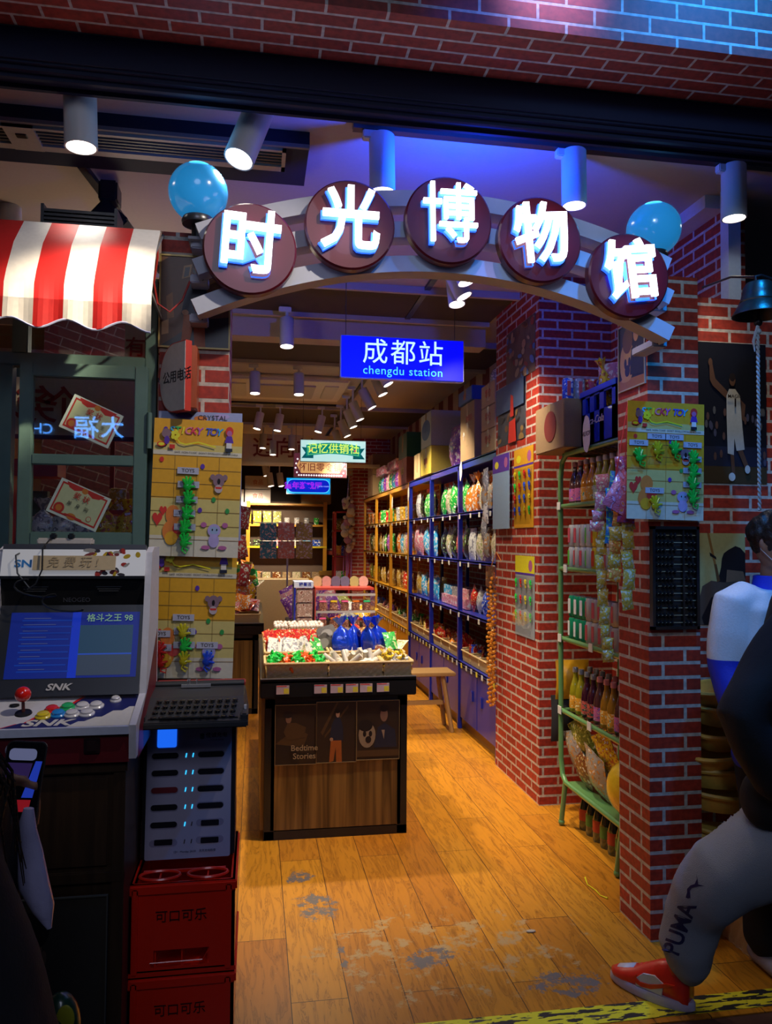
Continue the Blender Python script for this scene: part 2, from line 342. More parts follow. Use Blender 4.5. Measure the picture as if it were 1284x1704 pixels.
struct('wall_pillar_far', MB().box((1.50, 12.0, 0), (2.12, 12.4, 3.15)), BRICK)
struct('wall_fascia', MB().box((-3.6, 2.22, 3.131), (3.6, 2.62, 4.4)), BRICKN)
b = MB().box((-3.6, 2.48, 3.02), (3.6, 2.62, 3.13), .008).box((-3.6, 2.50, 3.005), (3.6, 2.61, 3.02)).box((-3.6, 2.52, 2.99), (3.6, 2.535, 3.005)).box((-3.6, 2.58, 2.99), (3.6, 2.595, 3.005))
struct('trim_2', b, NAVY)
struct('trim_3', MB().box((2.07, 3.1, 2.63), (2.13, 3.16, 3.15)).box((2.02, 3.2, 3.09), (2.12, 4.36, 3.15)), M((.55, .53, .5), .6))
struct('trim_4', MB().box((2.30, 3.05, 2.5), (2.62, 3.078, 3.12), .005), M((.45, .44, .45), .8))
DARKB = M((.05, .034, .028), .8)
for i, (y0, y1) in enumerate(((4.75, 5.4), (6.0, 6.9), (9.2, 10.6))):      # the dark recessed bands of the ceiling
    b = MB().mat(DARKB).box((-3.6, y0, 3.138), (1.66 if y0 < 5.2 else 2.12, y1, 3.152)).mat(CEIL)
    for yy in (y0, y1):
        for k in range(2): b.box((-3.6, yy-.05+k*.055, 3.105+k*.02), (1.66 if y0 < 5.2 else 2.12, yy-.02+k*.06, 3.152))
    struct('trim_%d' % (5+i), b)
struct('trim_8', MB().mat(NAVY).box((-1.9, 2.98, 3.10), (.19, 3.34, 3.15)).mat(M((.14, .14, .17), .6)).box((-1.9, 2.98, 3.085), (.19, 2.995, 3.1)))
struct('trim_9', MB().mat(CEIL).box((-.4, 5.45, 2.98), (1.66, 5.62, 3.15)))
st = MB()
for k in range(40): st.mat((M((.42, .30, .20), .8), M((.16, .025, .02), .8))[k % 2]).box((2.09, 5.2+k*.22, 2.5), (2.119, 5.42+k*.22, 3.15))
struct('trim_10', st)
b = MB().mat(M((.20, .07, .03), .7))
b.mat(tape_mat()).box((.40, 2.385, 0), (3.4, 2.475, .002)); o = b.build('hazard_tape'); tag(o, 'torn yellow and black hazard tape along the shop threshold', 'tape')
# air vent over the booth
METAL = M((.40, .40, .41), .4, .6)
t = thing('air_vent', 'long slotted air vent set in the dark recess of the ceiling', 'vent', (-.9, 3.08, 3.09))
b = MB().box((-.9, -.075, -.012), (1.0, -.06, .01)).box((-.9, .06, -.012), (1.0, .10, .01)).box((.985, -.075, -.012), (1.0, .1, .01)).box((-.05, -.075, -.014), (.06, .1, .01)); b.build('frame', M((.42, .38, .33), .5), t)
b = MB()
for k in range(5): b.box((-.9, -.055+k*.024, -.006), (.985, -.045+k*.024, .008))
b.build('slats', M((.10, .09, .085), .5), t)
MB().box((-.015, -.03, -.018), (.025, 0, -.008), .002).build('sensor', BLACK, t)

# ---------------------------------------------------------------- ceiling spotlights
LAMPW = M((.66, .64, .60), .45, var=.03); LENS = M((1, .95, .86), .4, emit=9)
def spotlight(name, label, bottom, top, r=.05, track_z=3.13, energy=20, group=None, adapter=True, colr=(1, .86, .66), ang=75, body=None, lit=True, ad_m=None, mount=None, aim=None):
    bt = Vector(bottom); tp = Vector(top); ax = (tp-bt).normalized()
    t = thing(name, label, 'spotlight', (tp.x, tp.y, track_z), 0, group); O = Vector(t.location); bm = body or LAMPW
    z = ax; x = z.orthogonal().normalized(); y = z.cross(x)
    T = Matrix((x, y, z)).transposed().to_4x4(); T.translation = bt-O; L = (tp-bt).length
    b = MB(); b.T = T; b.lathe([(r*.86, .012), (r*.9, 0), (r, .0), (r, L*.98), (r*.93, L), (.001, L)], 24); b.build('lamp_body', bm, t, True)
    b = MB(); b.T = T; b.lathe([(.001, .014), (r*.88, .014), (r*.88, .010), (.001, .010)], 24); b.build('lens', LENS if lit else MATTE, t, True)
    mt = Vector(mount)-O if mount else Vector((0, 0, 0))
    MB().tube([tp-O-ax*.02, tp-O+Vector((0, 0, .012)), mt+Vector((0, 0, -.02))], r*.22, 8).build('stem', bm, t, True)
    if adapter: MB().box((mt.x-.055, mt.y-.018, -.034), (mt.x+.03, mt.y+.018, 0), .004).build('adapter', bm, t)
    else: MB().lathe([(r*.4, -.02), (r*.4, .02)], 12, tuple(mt)).build('adapter', bm, t, True)
    if energy: lamp_light('SPOT', bt-ax*.02, aim or bt-ax, energy, colr, r*.8, ang, .7)
    return t
def trk(name_label, p0, p1, m=None):
    p0, p1 = Vector(p0), Vector(p1); d = (p1-p0); n = Vector((-d.y, d.x, 0)).normalized()*.018
    b = MB().add([p0-n, p1-n, p1+n, p0+n, p0-n+Vector((0, 0, .022)), p1-n+Vector((0, 0, .022)), p1+n+Vector((0, 0, .022)), p0+n+Vector((0, 0, .022))],
                 [(3, 2, 1, 0), (4, 5, 6, 7), (0, 1, 5, 4), (1, 2, 6, 5), (2, 3, 7, 6), (3, 0, 4, 7)])
    return tag(b.build('light_track', m or BLACK), name_label, 'track')
trk('black lighting track right behind the shop front beam', (.35, 2.89, 3.128), (3.2, 2.89, 3.128))
trk('black lighting track running back above the right hand shelves', (1.05, 3.7, 3.128), (1.05, 12, 3.128))
trk('black lighting track crossing the ceiling in front of the air cassette', (-1.4, 6.98, 3.128), (.9, 6.98, 3.128))
trk('black lighting track crossing the ceiling behind the air cassette', (-1.4, 9.05, 3.128), (1.0, 9.05, 3.128))
trk('black lighting track crossing the ceiling just before the red lettered banner', (-1.4, 10.7, 3.128), (1.0, 10.7, 3.128))
trk('black lighting track above the striped awning', (-.75, 3.4, 3.127), (-.5, 5.2, 3.127))
trk('black lighting track at the far left above the booth', (-1.5, 3.4, 3.126), (-1.2, 5.0, 3.126))
WC = (1, .84, .62)
spotlight('spotlight', 'white cylinder spotlight above the striped awning, shining straight down', PY(135, 246, 2.66), PY(133, 142, 2.66), .053, 3.15, 7, adapter=False, ang=50, colr=(1, .93, .82))
spotlight('spotlight', 'white cylinder spotlight tilted sharply to the left, between awning and arch', PY(397, 265, 2.66), PY(436, 172, 2.72), .053, 3.15, 20, adapter=False, ang=40, colr=(1, .93, .82), aim=(-.48, 2.40, 2.28))
for px, yb, yt, wd in ((636, 320, 226, 'above the second round disc of the arch'), (955, 343, 252, 'above the fourth round disc of the arch'), (1221, 364, 276, 'above the bronze bell')):
    p = PY(px, yb, 2.89); q = PY(px-1, yt, 2.89)
    spotlight('track_spotlight', 'blue lit white track spotlight '+wd, p, q, .050, 3.128, 16, ang=70, mount=(q.x-.02, 2.89, 3.128), colr=WC)
IN = [((-.32, 5.0), (477, 578), (477, 540), 'single white spotlight hanging left of the blue station sign', 5.3, .05)]
def inlamp(px, yb, xt, yt, Y, lab, e=0, r=.048, ang=80, tz=3.128, aim=None):
    p = PY(px, yb, Y); q = PY(xt, yt, Y+.02); d = (q-p); q = p+d.normalized()*.2
    spotlight('ceiling_spotlight', lab, p, q, r, tz, e*1.7, ang=ang, colr=WC, aim=aim, mount=(q.x, q.y, tz))
inlamp(477, 577, 477, 540, 5.2, 'white spotlight hanging alone left of the blue station sign', 120, aim=(.4, 4.8, .8))
inlamp(424, 655, 424, 625, 6.98, 'white spotlight hanging in front of the ceiling air cassette, left one of two', 40)
inlamp(497, 657, 497, 627, 6.98, 'white spotlight hanging in front of the ceiling air cassette, right one of two', 0)
for px, yb, xt, w_ in ((427, 714, 434, 'left'), (461, 717, 467, 'middle'), (529, 719, 538, 'right')):
    inlamp(px, yb, xt, 684, 9.05, 'tilted white spotlight, %s one of three on the track behind the air cassette' % w_, 42 if w_ != 'middle' else 42)
for px, yb, xt, w_ in ((437, 746, 438, 'left'), (485, 748, 485, 'right'), (454, 757, 454, 'middle, unlit')):
    inlamp(px, yb, xt, yb-22, 10.7, 'small white spotlight before the red lettered banner, %s' % w_, 40 if w_ != 'middle, unlit' else 0)
for px, yb, w_ in ((443, 792, 'tilted small spotlight below the red lettered banner'), (451, 809, 'left small spotlight above the back shelves'), (468, 809, 'right small spotlight above the back shelves')):
    inlamp(px, yb, px-3, yb-20, 12.4 if yb < 800 else 11.6, w_, 60, aim=(p_ := (-.3+.5*(px-443)/25, 13.1, 1.3)))
for i, (px, yb, xt, yt, Y) in enumerate(((776, 470, 766, 440, 3.75), (772, 494, 756, 462, 4.0), (760, 507, 757, 480, 4.15), (646, 640, 634, 618, 6.2), (637, 657, 624, 628, 6.6), (619, 679, 602, 648, 7.1), (599, 699, 586, 668, 7.8), (588, 711, 577, 683, 8.3), (578, 726, 566, 698, 8.9), (566, 742, 556, 716, 9.6))):
    inlamp(px, yb, xt, yt, Y, 'tilted white spotlight on the long right hand track, %s from the shop front' % ORD[i], (150, 0, 48, 80, 0, 75, 75, 0, 75, 70)[i], ang=85, aim=((.45, 4.4, .85), None, (1.75, 4.9, 1.2), (1.7, 6.2, 1.3), None, (1.7, 7.0, 1.2), (1.7, 8, 1.3), None, (1.7, 9.6, 1.2), (1.6, 11, 1.2))[i])
inlamp(20, 395, 18, 352, 3.9, 'pale spotlight at the far left above the awning', 0)
t = thing('black_spotlight', 'black unlit spotlight hanging from the track above the awning', 'spotlight', (-.66, 3.55, 3.128))
MB().box((-.04, -.06, -.09), (.04, .06, 0), .008).build('adapter', BLACK, t); b = MB(); b.T = Matrix.Translation((0, 0, -.17)) @ Matrix.Rotation(R(40), 4, 'Y'); b.box((-.07, -.06, -.05), (.07, .06, .06), .01); b.build('lamp_body', BLACK, t)
t = thing('floodlight', 'black ribbed floodlight resting above the striped awning', 'floodlight', (-.61, 2.80, 2.61))
b = MB()
for k in range(5): b.box((-.12, -.05, .0+k*.014), (.12, .06, .008+k*.014))
b.box((-.11, -.04, 0), (.11, .05, .07)); b.build('housing', BLACK, t); [MB().box((x, -.055, .0), (x+.01, .065, .08)).build('bracket', BLACK, t) for x in (-.125, .115)]
t = thing('ceiling_air_cassette', 'white ceiling air conditioner cassette with square grille', 'air conditioner', (.28, 8.0, 3.12))
b = MB().box((-.62, -.55, -.03), (.62, .55, .03), .02); b.build('panel', M((.62, .55, .46), .5), t)
MB().box((-.3, -.33, -.045), (.3, .33, -.02), .004).build('grille', M((.42, .36, .29), .6), t)
for s in (-1, 1):
    MB().box((s*.46-.07, -.34, -.040), (s*.46+.07, .34, -.028), .01).build('louver', M((.5, .44, .37), .5), t)
PB = tag(MB().ball((0, 0, 0), .062, 16).build('smoke_detector', M((.5, .48, .45), .5), None, True, loc=PY(1003, 350, 3.6)), 'small round white ball fitting hanging behind the arch near the right globe', 'ball')

# ---------------------------------------------------------------- globes, arch and lettering
GLOBE = M((.03, .22, .5), .2, emit=.42, ecol=(.02, .36, .85), coat=.6)
for px, py, rr, X, Yp, lab in ((330, 321, .1, -.24, 2.66, 'glowing pale blue globe lamp on the left brick pillar'), (1087, 382, .105, 1.60, 2.78, 'glowing pale blue globe lamp on the right brick pillar')):
    p = PY(px, py, Yp); t = thing('globe_lamp', lab, 'lamp', p)
    MB().ball((0, 0, 0), rr, 36).build('globe', GLOBE, t, True, sharp=3)
    MB().lathe([(.052, -rr-.012), (.055, -rr-.002), (.05, -rr+.012), (.04, -rr+.014)], 24).build('collar', M((.09, .09, .1), .3, .7), t, True)
    MB().lathe([(.02, -rr-.06), (.022, -rr-.01), (.001, -rr)], 12).build('neck', BLACK, t, True)
    MB().box((-.03, -.02, -rr-.068), (.03, .09, -rr-.058)).build('mount', M((.45, .45, .5), .5), t)
    lamp_light('POINT', (p.x, p.y-.0, p.z+rr+.05), (0, 0, 9), .5, (.05, .45, 1), .05)
AC = .645; AW = .845; ARM = M((.50, .52, .62), .5, var=.04)
t = thing('arch_sign', 'curved sign arch of three pale metal bands spanning both brick pillars', 'sign', (AC, 2.62, 2.3))
for top, sag, nm in ((2.745, .175, 'band'), (2.635, .185, 'band'), (2.515, .20, 'band')):
    b = MB(); n = 40; vs = []
    for i in range(n+1):
        u = -1+2*i/n; x = u*AW*(1.0 if top > 2.7 else 1.01); z = top-sag*u*u-2.3
        nx = 2*sag*u/AW; l = math.hypot(nx, 1); dx, dz = nx/l*.028, 1/l*.028
        vs += [(x+dx, -.03, z+dz), (x-dx, -.03, z-dz), (x-dx, .045, z-dz), (x+dx, .045, z+dz)]
    fs = [(i*4+j, i*4+(j+1) % 4, i*4+4+(j+1) % 4, i*4+4+j) for i in range(n) for j in range(4)]+[(0, 1, 2, 3), (n*4+3, n*4+2, n*4+1, n*4)]
    b.add(vs, fs); b.build(nm, ARM, t)
    for s in (-1, 1):
        zz = top-sag-2.3; MB().box((s*AW-.03, .04, zz-.03), (s*AW+.03, .115 if s < 0 else .205, zz+.0), .004).build('bracket', ARM, t); MB().ball((s*AW-.012*s, .035, zz-.018), .005, 8).build('screw', BLACK, t)
NEON = M((1, 1, 1), .4, emit=3.2, ecol=(.93, .93, 1)); NEONB = M((.1, .35, 1), .4, emit=1.5, ecol=(.02, .13, 1)); MAROON = M((.11, .004, .011), .38, coat=.3, var=.03)
DL = ('lowest left maroon disc of the arch, beside the left globe', 'maroon disc second from the left, upper left of the arch', 'maroon disc at the very top middle of the arch', 'maroon disc on the upper right of the arch, above the brick corner', 'lowest right maroon disc of the arch, overlapping the right globe')
for i, (ch, dx, z, rot) in enumerate((('时', -.675, 2.507, .06), ('光', -.344, 2.612, .0), ('博', -.002, 2.654, -.02), ('物', .328, 2.61, -.10), ('馆', .663, 2.504, -.12))):
    t = thing('sign_disc', DL[i], 'sign', (AC+dx, 2.585, z), 0)
    b = MB(); b.T = Matrix.Rotation(PI/2, 4, 'X'); r = .153
    b.lathe([(.001, -.0), (r-.004, 0), (r, .004), (r, .036), (r-.006, .042), (.001, .042)], 56); b.build('disc', MAROON, t, True)
    text(ch, .222, NEONB, t, (-.004, -.052, -.008), (PI/2, rot, 0), 'edge_glow', bold=(.008 if i == 2 else .030), extr=.03, sx=.92)
    text(ch, .222, NEON, t, (0, -.064, 0), (PI/2, rot, 0), 'character', bold=(0 if i == 2 else .016), extr=.03, sx=.92)
    lamp_light('POINT', (AC+dx, 2.43, z), (0, 3, z), .3, (.72, .6, 1), .06)
tag(MB().tube([PY(262, 400, 2.7), PY(262, 430, 2.68), PY(256, 470, 2.66), PY(262, 505, 2.65), PY(282, 519, 2.65), PY(303, 500, 2.66), PY(316, 468, 2.68)], .0035, 6).build('red_cable', M((.45, .03, .02), .4), None, True), 'thin red cable looping down beside the framed photo', 'cable')
# ---------------------------------------------------------------- hanging signs
def hang(t, xs, z0, z1=3.15):
    for x in xs: MB().tube([(x, 0, z0), (x, 0, z1-t.location.z)], .0022, 6).build('wire', BLACK, t, True)
def lightbox(name, label, x0, x1, z0, z1, Y, face, back=METAL, th=.05):
    t = thing(name, label, 'sign', ((x0+x1)/2, Y, z0)); W = x1-x0; H = z1-z0
    MB().box((-W/2, .004, 0), (W/2, th, H), .004).build('box', back, t)
    MB().box((-W/2+.006, -.002, .006), (W/2-.006, .004, H-.006)).build('face', face, t)
    hang(t, (-W*.46, W*.42), H); return t, W, H
EM = lambda c, e=1.0: M(c, .4, emit=e, ecol=c)
p0 = PY(566, 631, 4.6); p1 = PY(772, 569, 4.6); BLUEF = EM((.0, .0, .62), 1.0)
t, W, H = lightbox('station_sign', 'bright blue hanging station sign with white characters', p0.x, p1.x, p0.z+.012, p1.z-.012+.02, 4.6, BLUEF)
text('成都站', .162, EM((.62, .95, .86), 1.0), t, (0, -.004, H*.60), bold=0, extr=.01, spacing=1.14); text('chengdu station', .072, EM((.1, .75, .85), 1.0), t, (0, -.004, H*.19), extr=.01, spacing=1.08)
lamp_light('POINT', (p0.x+W/2, 4.5, p0.z-.08), (0, 0, 0), 1.2, (.05, .05, 1), .1)
p0 = PY(499, 768, 8.4); p1 = PY(609, 734, 8.4)
t, W, H = lightbox('green_ribbon_sign', 'hanging lit white sign with a green ribbon and yellow characters', p0.x, p1.x, p0.z, p1.z, 8.4, EM((.50, .80, .80), .9))
def arcband(x0, x1, zc, h, bow, n=16):
    return [(x0+(x1-x0)*i/n, zc-h/2+bow*math.sin(PI*i/n)) for i in range(n+1)]+[(x1-(x1-x0)*i/n, zc+h/2+bow*math.sin(PI*i/n)) for i in range(n+1)]
b = MB(); b.mat(EM((.0, .10, .12), .8))
for s in (-1, 1): b.prism([(s*W*.48, H*.16), (s*W*.30, H*.16), (s*W*.30, H*.60), (s*W*.48, H*.66), (s*W*.42, H*.40)], -.006, -.002)
b.mat(EM((.0, .24, .20), .8)).prism(arcband(-W*.41, W*.41, H*.50, H*.5, H*.12), -.010, -.006)
b.mat(EM((.2, .75, .25), .8)).prism(arcband(-W*.385, W*.385, H*.50, H*.40, H*.12), -.0108, -.010)
b.mat(EM((.0, .24, .20), .8)).prism(arcband(-W*.375, W*.375, H*.50, H*.36, H*.12), -.0116, -.0108)
b.mat(EM((.7, .1, .15), .8)).prism(ell(-W*.33, H*.53, .013, .013, 12), -.013, -.0116).prism(ell(W*.33, H*.53, .013, .013, 12), -.013, -.0116); b.build('ribbon', None, t)
text('记忆供销社', .115, EM((.75, .95, .12), 1.0), t, (0, -.015, H*.58), bold=.006, extr=.01)
p0 = PY(488, 794, 10.1); p1 = PY(577, 759, 10.1)
t, W, H = lightbox('snack_shop_sign', 'hanging maroon and orange marquee sign with a border of white dots', p0.x, p1.x, p0.z, p1.z+.03, 10.1, EM((.10, .02, .035), .9))
b = MB().mat(EM((.62, .34, .13), .9)); b.prism([(-W*.44, H*.5), (-W*.36, H*.18), (W*.36, H*.18), (W*.44, H*.5), (W*.36, H*.84), (-W*.36, H*.84)], -.006, -.002); b.build('orange_plate', None, t)
BU = EM((.8, .78, .85), 1.2)
for k in range(18): MB().prism(ell(-W*.40+W*.8*k/17, H*.09, .012, .012, 10), -.006, -.002).build('bulb', BU, t)
for k in range(4):
    for s in (-1, 1): MB().prism(ell(s*(W*.47-abs(k-1.3)*.018), H*(.2+k*.18), .012, .012, 10), -.006, -.002).build('bulb', BU, t)
text('怀旧零食铺', .115, EM((.16, .03, .02), .8), t, (0, -.01, H*.40), bold=.008, extr=.01)
p0 = PY(476, 822, 12.2); p1 = PY(550, 796, 12.2)
t, W, H = lightbox('blue_neon_sign', 'small hanging cyan edged blue sign with purple characters', p0.x, p1.x, p0.z, p1.z, 12.2, EM((.0, .30, .75), 1.1))
b = MB().mat(EM((.1, .7, .85), 1.2)); b.prism(rrect(W*.96, H*.82, .09, cz=H/2), -.004, -.002); b.mat(EM((.0, .015, .55), 1.0)); b.prism(rrect(W*.94, H*.76, .085, cz=H/2), -.006, -.004); b.build('plate', None, t)
text('童年游戏厅', .118, EM((.30, .02, .75), 1.0), t, (-W*.12, -.008, H*.5), bold=.03, extr=.01)
text('game room', .04, EM((.35, .5, .85), 1.0), t, (W*.33, -.008, H*.5), extr=.01)
o0 = PY(398, 768, 11.0); o1 = PY(498, 724, 11.0)
t = thing('red_lettered_banner', 'cream banner with red characters high across the back of the shop', 'banner', (o0.x-.6, 11.0, o0.z))
MB().box((-.5, 0, 0), (2.0, .03, o1.z-o0.z), .004).box((-.5, -.02, -.05), (2.6, .05, 0)).build('board', CREAM, t); text('心向党，迈向前', .30, M((.22, .03, .02), .7), t, (.62, -.003, .19), bold=.012, extr=.006, spacing=1.05)
# ---------------------------------------------------------------- kiosk booth and awning (left)
GREEN = M((.085, .15, .125), .5, bump=.15, bs=30); RED = M((.50, .012, .012), .55); AWW = M((.72, .68, .66), .6)
t = thing('kiosk_booth', 'dark green timber booth with glass transom panes under the awning', 'booth', (-.36, 2.74, 0))
b = MB()
zt = 2.06
b.box((-1.9, 0, 2.13), (.015, .05, 2.175), .004).box((-1.9, 0, 2.40), (.015, .05, 2.45)).box((-.025, -.0015, 0), (.015, .0515, 2.45), .004)
b.box((-.455, .0, 2.17), (-.405, .05, 2.42), .004).box((-1.0, 0, 2.17), (-.95, .05, 2.42)).box((-.50, .0065, 1.46), (-.452, .05, 2.13))
b.build('frame', GREEN, t)
MB().box((-1.9, .0, .0), (-.025, .04, 1.49)).box((-1.9, .0, 1.47), (0, .34, 1.49)).build('counter_front', M((.03, .055, .045), .5), t)
for x0, x1 in ((-.95, -.455), (-.405, -.025)): MB().box((x0, .02, 2.175), (x1, .025, 2.40)).build('transom_pane', GLASS, t)
MB().box((-1.9, .75, 0), (-.52, .79, 1.75)).build('back_panel', M((.06, .085, .06), .6), t)
MB().box((-.1, .7, 0), (-.055, .745, 2.45)).build('rear_post', GREEN, t)
MB().box((-1.9, .68, 2.1), (0, .72, 2.3)).build('rear_rail', GREEN, t)
# the sash
a = PY(34, 908, 2.66); c = PY(247, 620, 2.66); x0, x1, z0, z1 = -.765, -.362, 1.52, 2.125
t = thing('window_sash', 'dark green two pane window sash of the kiosk, lit diagonally', 'window', (x0, 2.66, z0)); W = x1-x0; H = z1-z0; s_ = .042
b = MB().box((0, 0, 0), (s_, .03, H), .003).box((W-s_, 0, 0), (W, .03, H), .003).box((s_, 0, 0), (W-s_, .03, .05), .003).box((s_, 0, H-.045), (W-s_, .03, H), .003).box((s_, 0, .27), (W-s_, .03, .305), .003)
b.build('frame', GREEN, t)
MB().box((s_, .013, .05), (W-s_, .017, .27)).build('pane', GLASS, t); MB().box((s_, .013, .305), (W-s_, .017, H-.045)).build('pane', GLASS, t)
MB().cyl((W+.008, -.004, .33), (W+.008, -.004, .45), .009, n=10).build('hinge', GREEN, t, True)
CERT = M((.66, .60, .36), .7); CRED = M((.62, .03, .02), .6); INK = M((.05, .04, .04), .7); ORG = M((.7, .2, .03), .6)
def certificate(px, py, name2, label, wd=.172):
    p = PY(px, py, 2.683); t = thing('award_certificate', label, 'certificate', p); t.rotation_euler = (0, R(24), 0); h = wd*.70; b = MB()
    sh = [(CRED, [(.05, .93), (.95, .93), (.95, .07), (.05, .07)]), (CERT, [(.08, .88), (.92, .88), (.92, .12), (.08, .12)])]
    sh += [(CRED, [(.12, .97), (.88, .97), (.80, .84), (.68, .80), (.56, .88), (.5, .82), (.44, .88), (.32, .80), (.2, .84)]), (ORG, ell(.5, .9, .06, .08)), (CRED, ell(.19, .22, .10, .15)), (ORG, ell(.19, .22, .06, .09)), (ORG, ell(.47, .12, .09, .09))]
    sh += [(CRED, [(.3, .1), (.7, .1), (.66, .15), (.34, .15)]), (CRED, ell(.78, .24, .05, .075, 16)), (CERT, ell(.78, .24, .04, .06, 16))]
    printed(b, wd, h, PAPER, sh, 0, .0012, -wd/2, -h/2); b.build('sheet', None, t)
    text('奖 状', .024, CRED, t, (0, -.004, h*.19), extr=.005, bold=.01, name='title'); text(name2, .016, INK, t, (.0, -.004, -h*.06), extr=.005, spacing=1.5, name='recipient_line')
    return t
certificate(152, 701, '三 好 学 生', 'tilted red bordered award certificate on the upper pane'); certificate(131, 840, '单 身 狗', 'tilted red bordered award certificate on the lower pane')
# awning
def awning():
    b = MB(); RX, LX = -.325, -1.95; n = int((RX-LX)/.0142); sw = 6
    prof = [(2.725, 2.613), (2.62, 2.575), (2.52, 2.47), (2.455, 2.36), (2.435, 2.315)]
    for side in (0, 1):
        vs = []
        for i in range(n+1):
            x = RX-i*.0142; ph = (x-RX)*2*PI/.163
            zb = 2.195-.014*math.cos(ph); fx = .006*math.sin(x*70)
            col_ = [(x, y+(.003 if side else 0), z-(.003 if side else 0)) for y, z in prof]+[(x, 2.434+fx*.5, 2.27), (x, 2.43+fx, zb)]
            vs += col_
        k = len(prof)+2
        for i in range(n):
            b.mat((AWW, RED)[(i//sw) % 2]); base = len(b.v)
            quad = vs[i*k:(i+2)*k]
            b.add(quad, [((j, j+1, k+j+1, k+j) if side else (j, k+j, k+j+1, j+1)) for j in range(k-1)])
    return b, n
t = thing('striped_awning', 'red and white striped canvas awning with a scalloped edge over the kiosk', 'awning', (0, 0, 0))
b, n = awning(); b.build('canvas', None, t, True, sharp=1.2)
MB().tube([(-.325-i*.0142, 2.429, 2.195-.014*math.cos(-i*.0142*2*PI/.163)) for i in range(n+1)], .0035, 6).build('piping', M((.30, .32, .50), .5), t, True)
MB().tube([(-.33, 2.725, 2.60), (-.33, 2.52, 2.455), (-.33, 2.447, 2.315)], .005, 6).tube([(-.33, 2.447, 2.315), (-.33, 2.73, 2.31)], .005, 6).tube([(-1.93, 2.447, 2.315), (-.33, 2.447, 2.315)], .005, 6).build('awning_frame', METAL, t, True)
# inside the booth, seen through its glass
t = thing('kiosk_banner', 'cream banner with red characters behind the kiosk glass', 'banner', (-.95, 3.30, 1.98)); MB().box((-.75, 0, -.02), (.6, .008, .22)).build('cloth', CREAM, t)
for ch, x in (('读', PY(14, 705, 3.3).x+.95), ('务', PY(62, 705, 3.3).x+.95), ('个', PY(106, 705, 3.3).x+.95)): text(ch, .16, M((.30, .02, .015), .7), t, (x, -.004, .10), bold=.01, extr=.01, mirror=True, name='character')
MB().box((-.75, -.001, -.03), (.6, .009, -.012)).build('hem', M((.10, .01, .05), .7), t)
t = thing('kiosk_notice', 'small cream notice with red characters behind the transom glass', 'notice', (-.43, 3.1, 2.29)); MB().box((-.08, 0, -.11), (.09, .004, .1)).build('sheet', CREAM, t); text('有货', .08, M((.30, .02, .015), .7), t, (0, -.003, 0), extr=.01, bold=.01)
o = MB().box((-1.25, 3.32, 1.80), (-.80, 3.46, 1.87)).box((-1.25, 3.32, 1.49), (-.80, 3.46, 1.50), .002).box((-.99, 3.3, 1.50), (-.96, 3.46, 1.8)).build('red_display_box', M((.40, .01, .01), .4)); tag(o, 'glossy red display box at the left edge inside the kiosk', 'box')
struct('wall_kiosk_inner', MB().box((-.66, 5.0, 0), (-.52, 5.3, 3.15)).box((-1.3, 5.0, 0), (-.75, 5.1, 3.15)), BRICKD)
# ---------------------------------------------------------------- posters
def poster(name, label, cat, loc, rotz, w, h, bg, shapes, frame=None, fw=.006):
    t = thing(name, label, cat, loc, rotz); b = MB(); printed(b, w, h, bg, shapes, 0, .003, -w/2, -h/2); b.build('print', None, t)
    if frame: MB().box((-w/2-fw, -.004, -h/2-fw), (w/2+fw, .004, -h/2)).box((-w/2-fw, -.004, h/2), (w/2+fw, .004, h/2+fw)).box((-w/2-fw, -.004, -h/2), (-w/2, .004, h/2)).box((w/2, -.004, -h/2), (w/2+fw, .004, h/2)).build('edge_strip', frame, t)
    return t
DK = M((.018, .012, .012), .35); BRN = M((.13, .055, .018), .4); BRN2 = M((.30, .13, .03), .4); TAN = M((.42, .24, .09), .4); SKIN = M((.42, .22, .12), .5); NVY = M((.015, .017, .035), .45); ORT = M((.34, .09, .015), .45)
man = [(DK, [(0, 0), (1, 0), (1, .35), (.55, .3), (.2, .1)]), (BRN, [(0, .1), (.25, .3), (.45, 1), (.2, 1), (.3, .65), (0, .45)]), (BRN2, [(.5, .35), (.9, .5), (.92, .56), (.5, .42)]), (BRN2, [(.5, .62), (.95, .80), (.95, .85), (.5, .68)]), (BRN, [(.36, .55), (.42, .55), (.5, .98), (.45, .98)]), (TAN, [(.02, .12), (.12, .14), (.12, .3), (.02, .26)]), (BRN2, [(.1, .3), (.2, .32), (.17, .6), (.08, .55)]), (TAN, [(.3, .75), (.42, .78), (.45, .92), (.33, .9)]), (DK, [(.33, .77), (.40, .79), (.42, .89), (.35, .88)]),
       (NVY, [(.30, .36), (.36, .62), (.47, .74), (.6, .74), (.68, .60), (.70, .36), (.6, .3)]), (SKIN, ell(.535, .80, .055, .06)), (DK, ell(.53, .845, .07, .035)), (ORT, [(.30, .0), (.42, .02), (.48, .25), (.50, .0), (.66, .0), (.64, .36), (.34, .36)]), (SKIN, ell(.36, .38, .05, .03))]
p = PY(320, 504, 2.735); poster('framed_photo', 'gold framed brown photo of a person in orange trousers on the left pillar', 'poster', (-.218, 2.734, 2.375), 0, .232, .315, BRN, man, M((.42, .30, .10), .4, .3))
p = PY(1047, 577, 3.0)
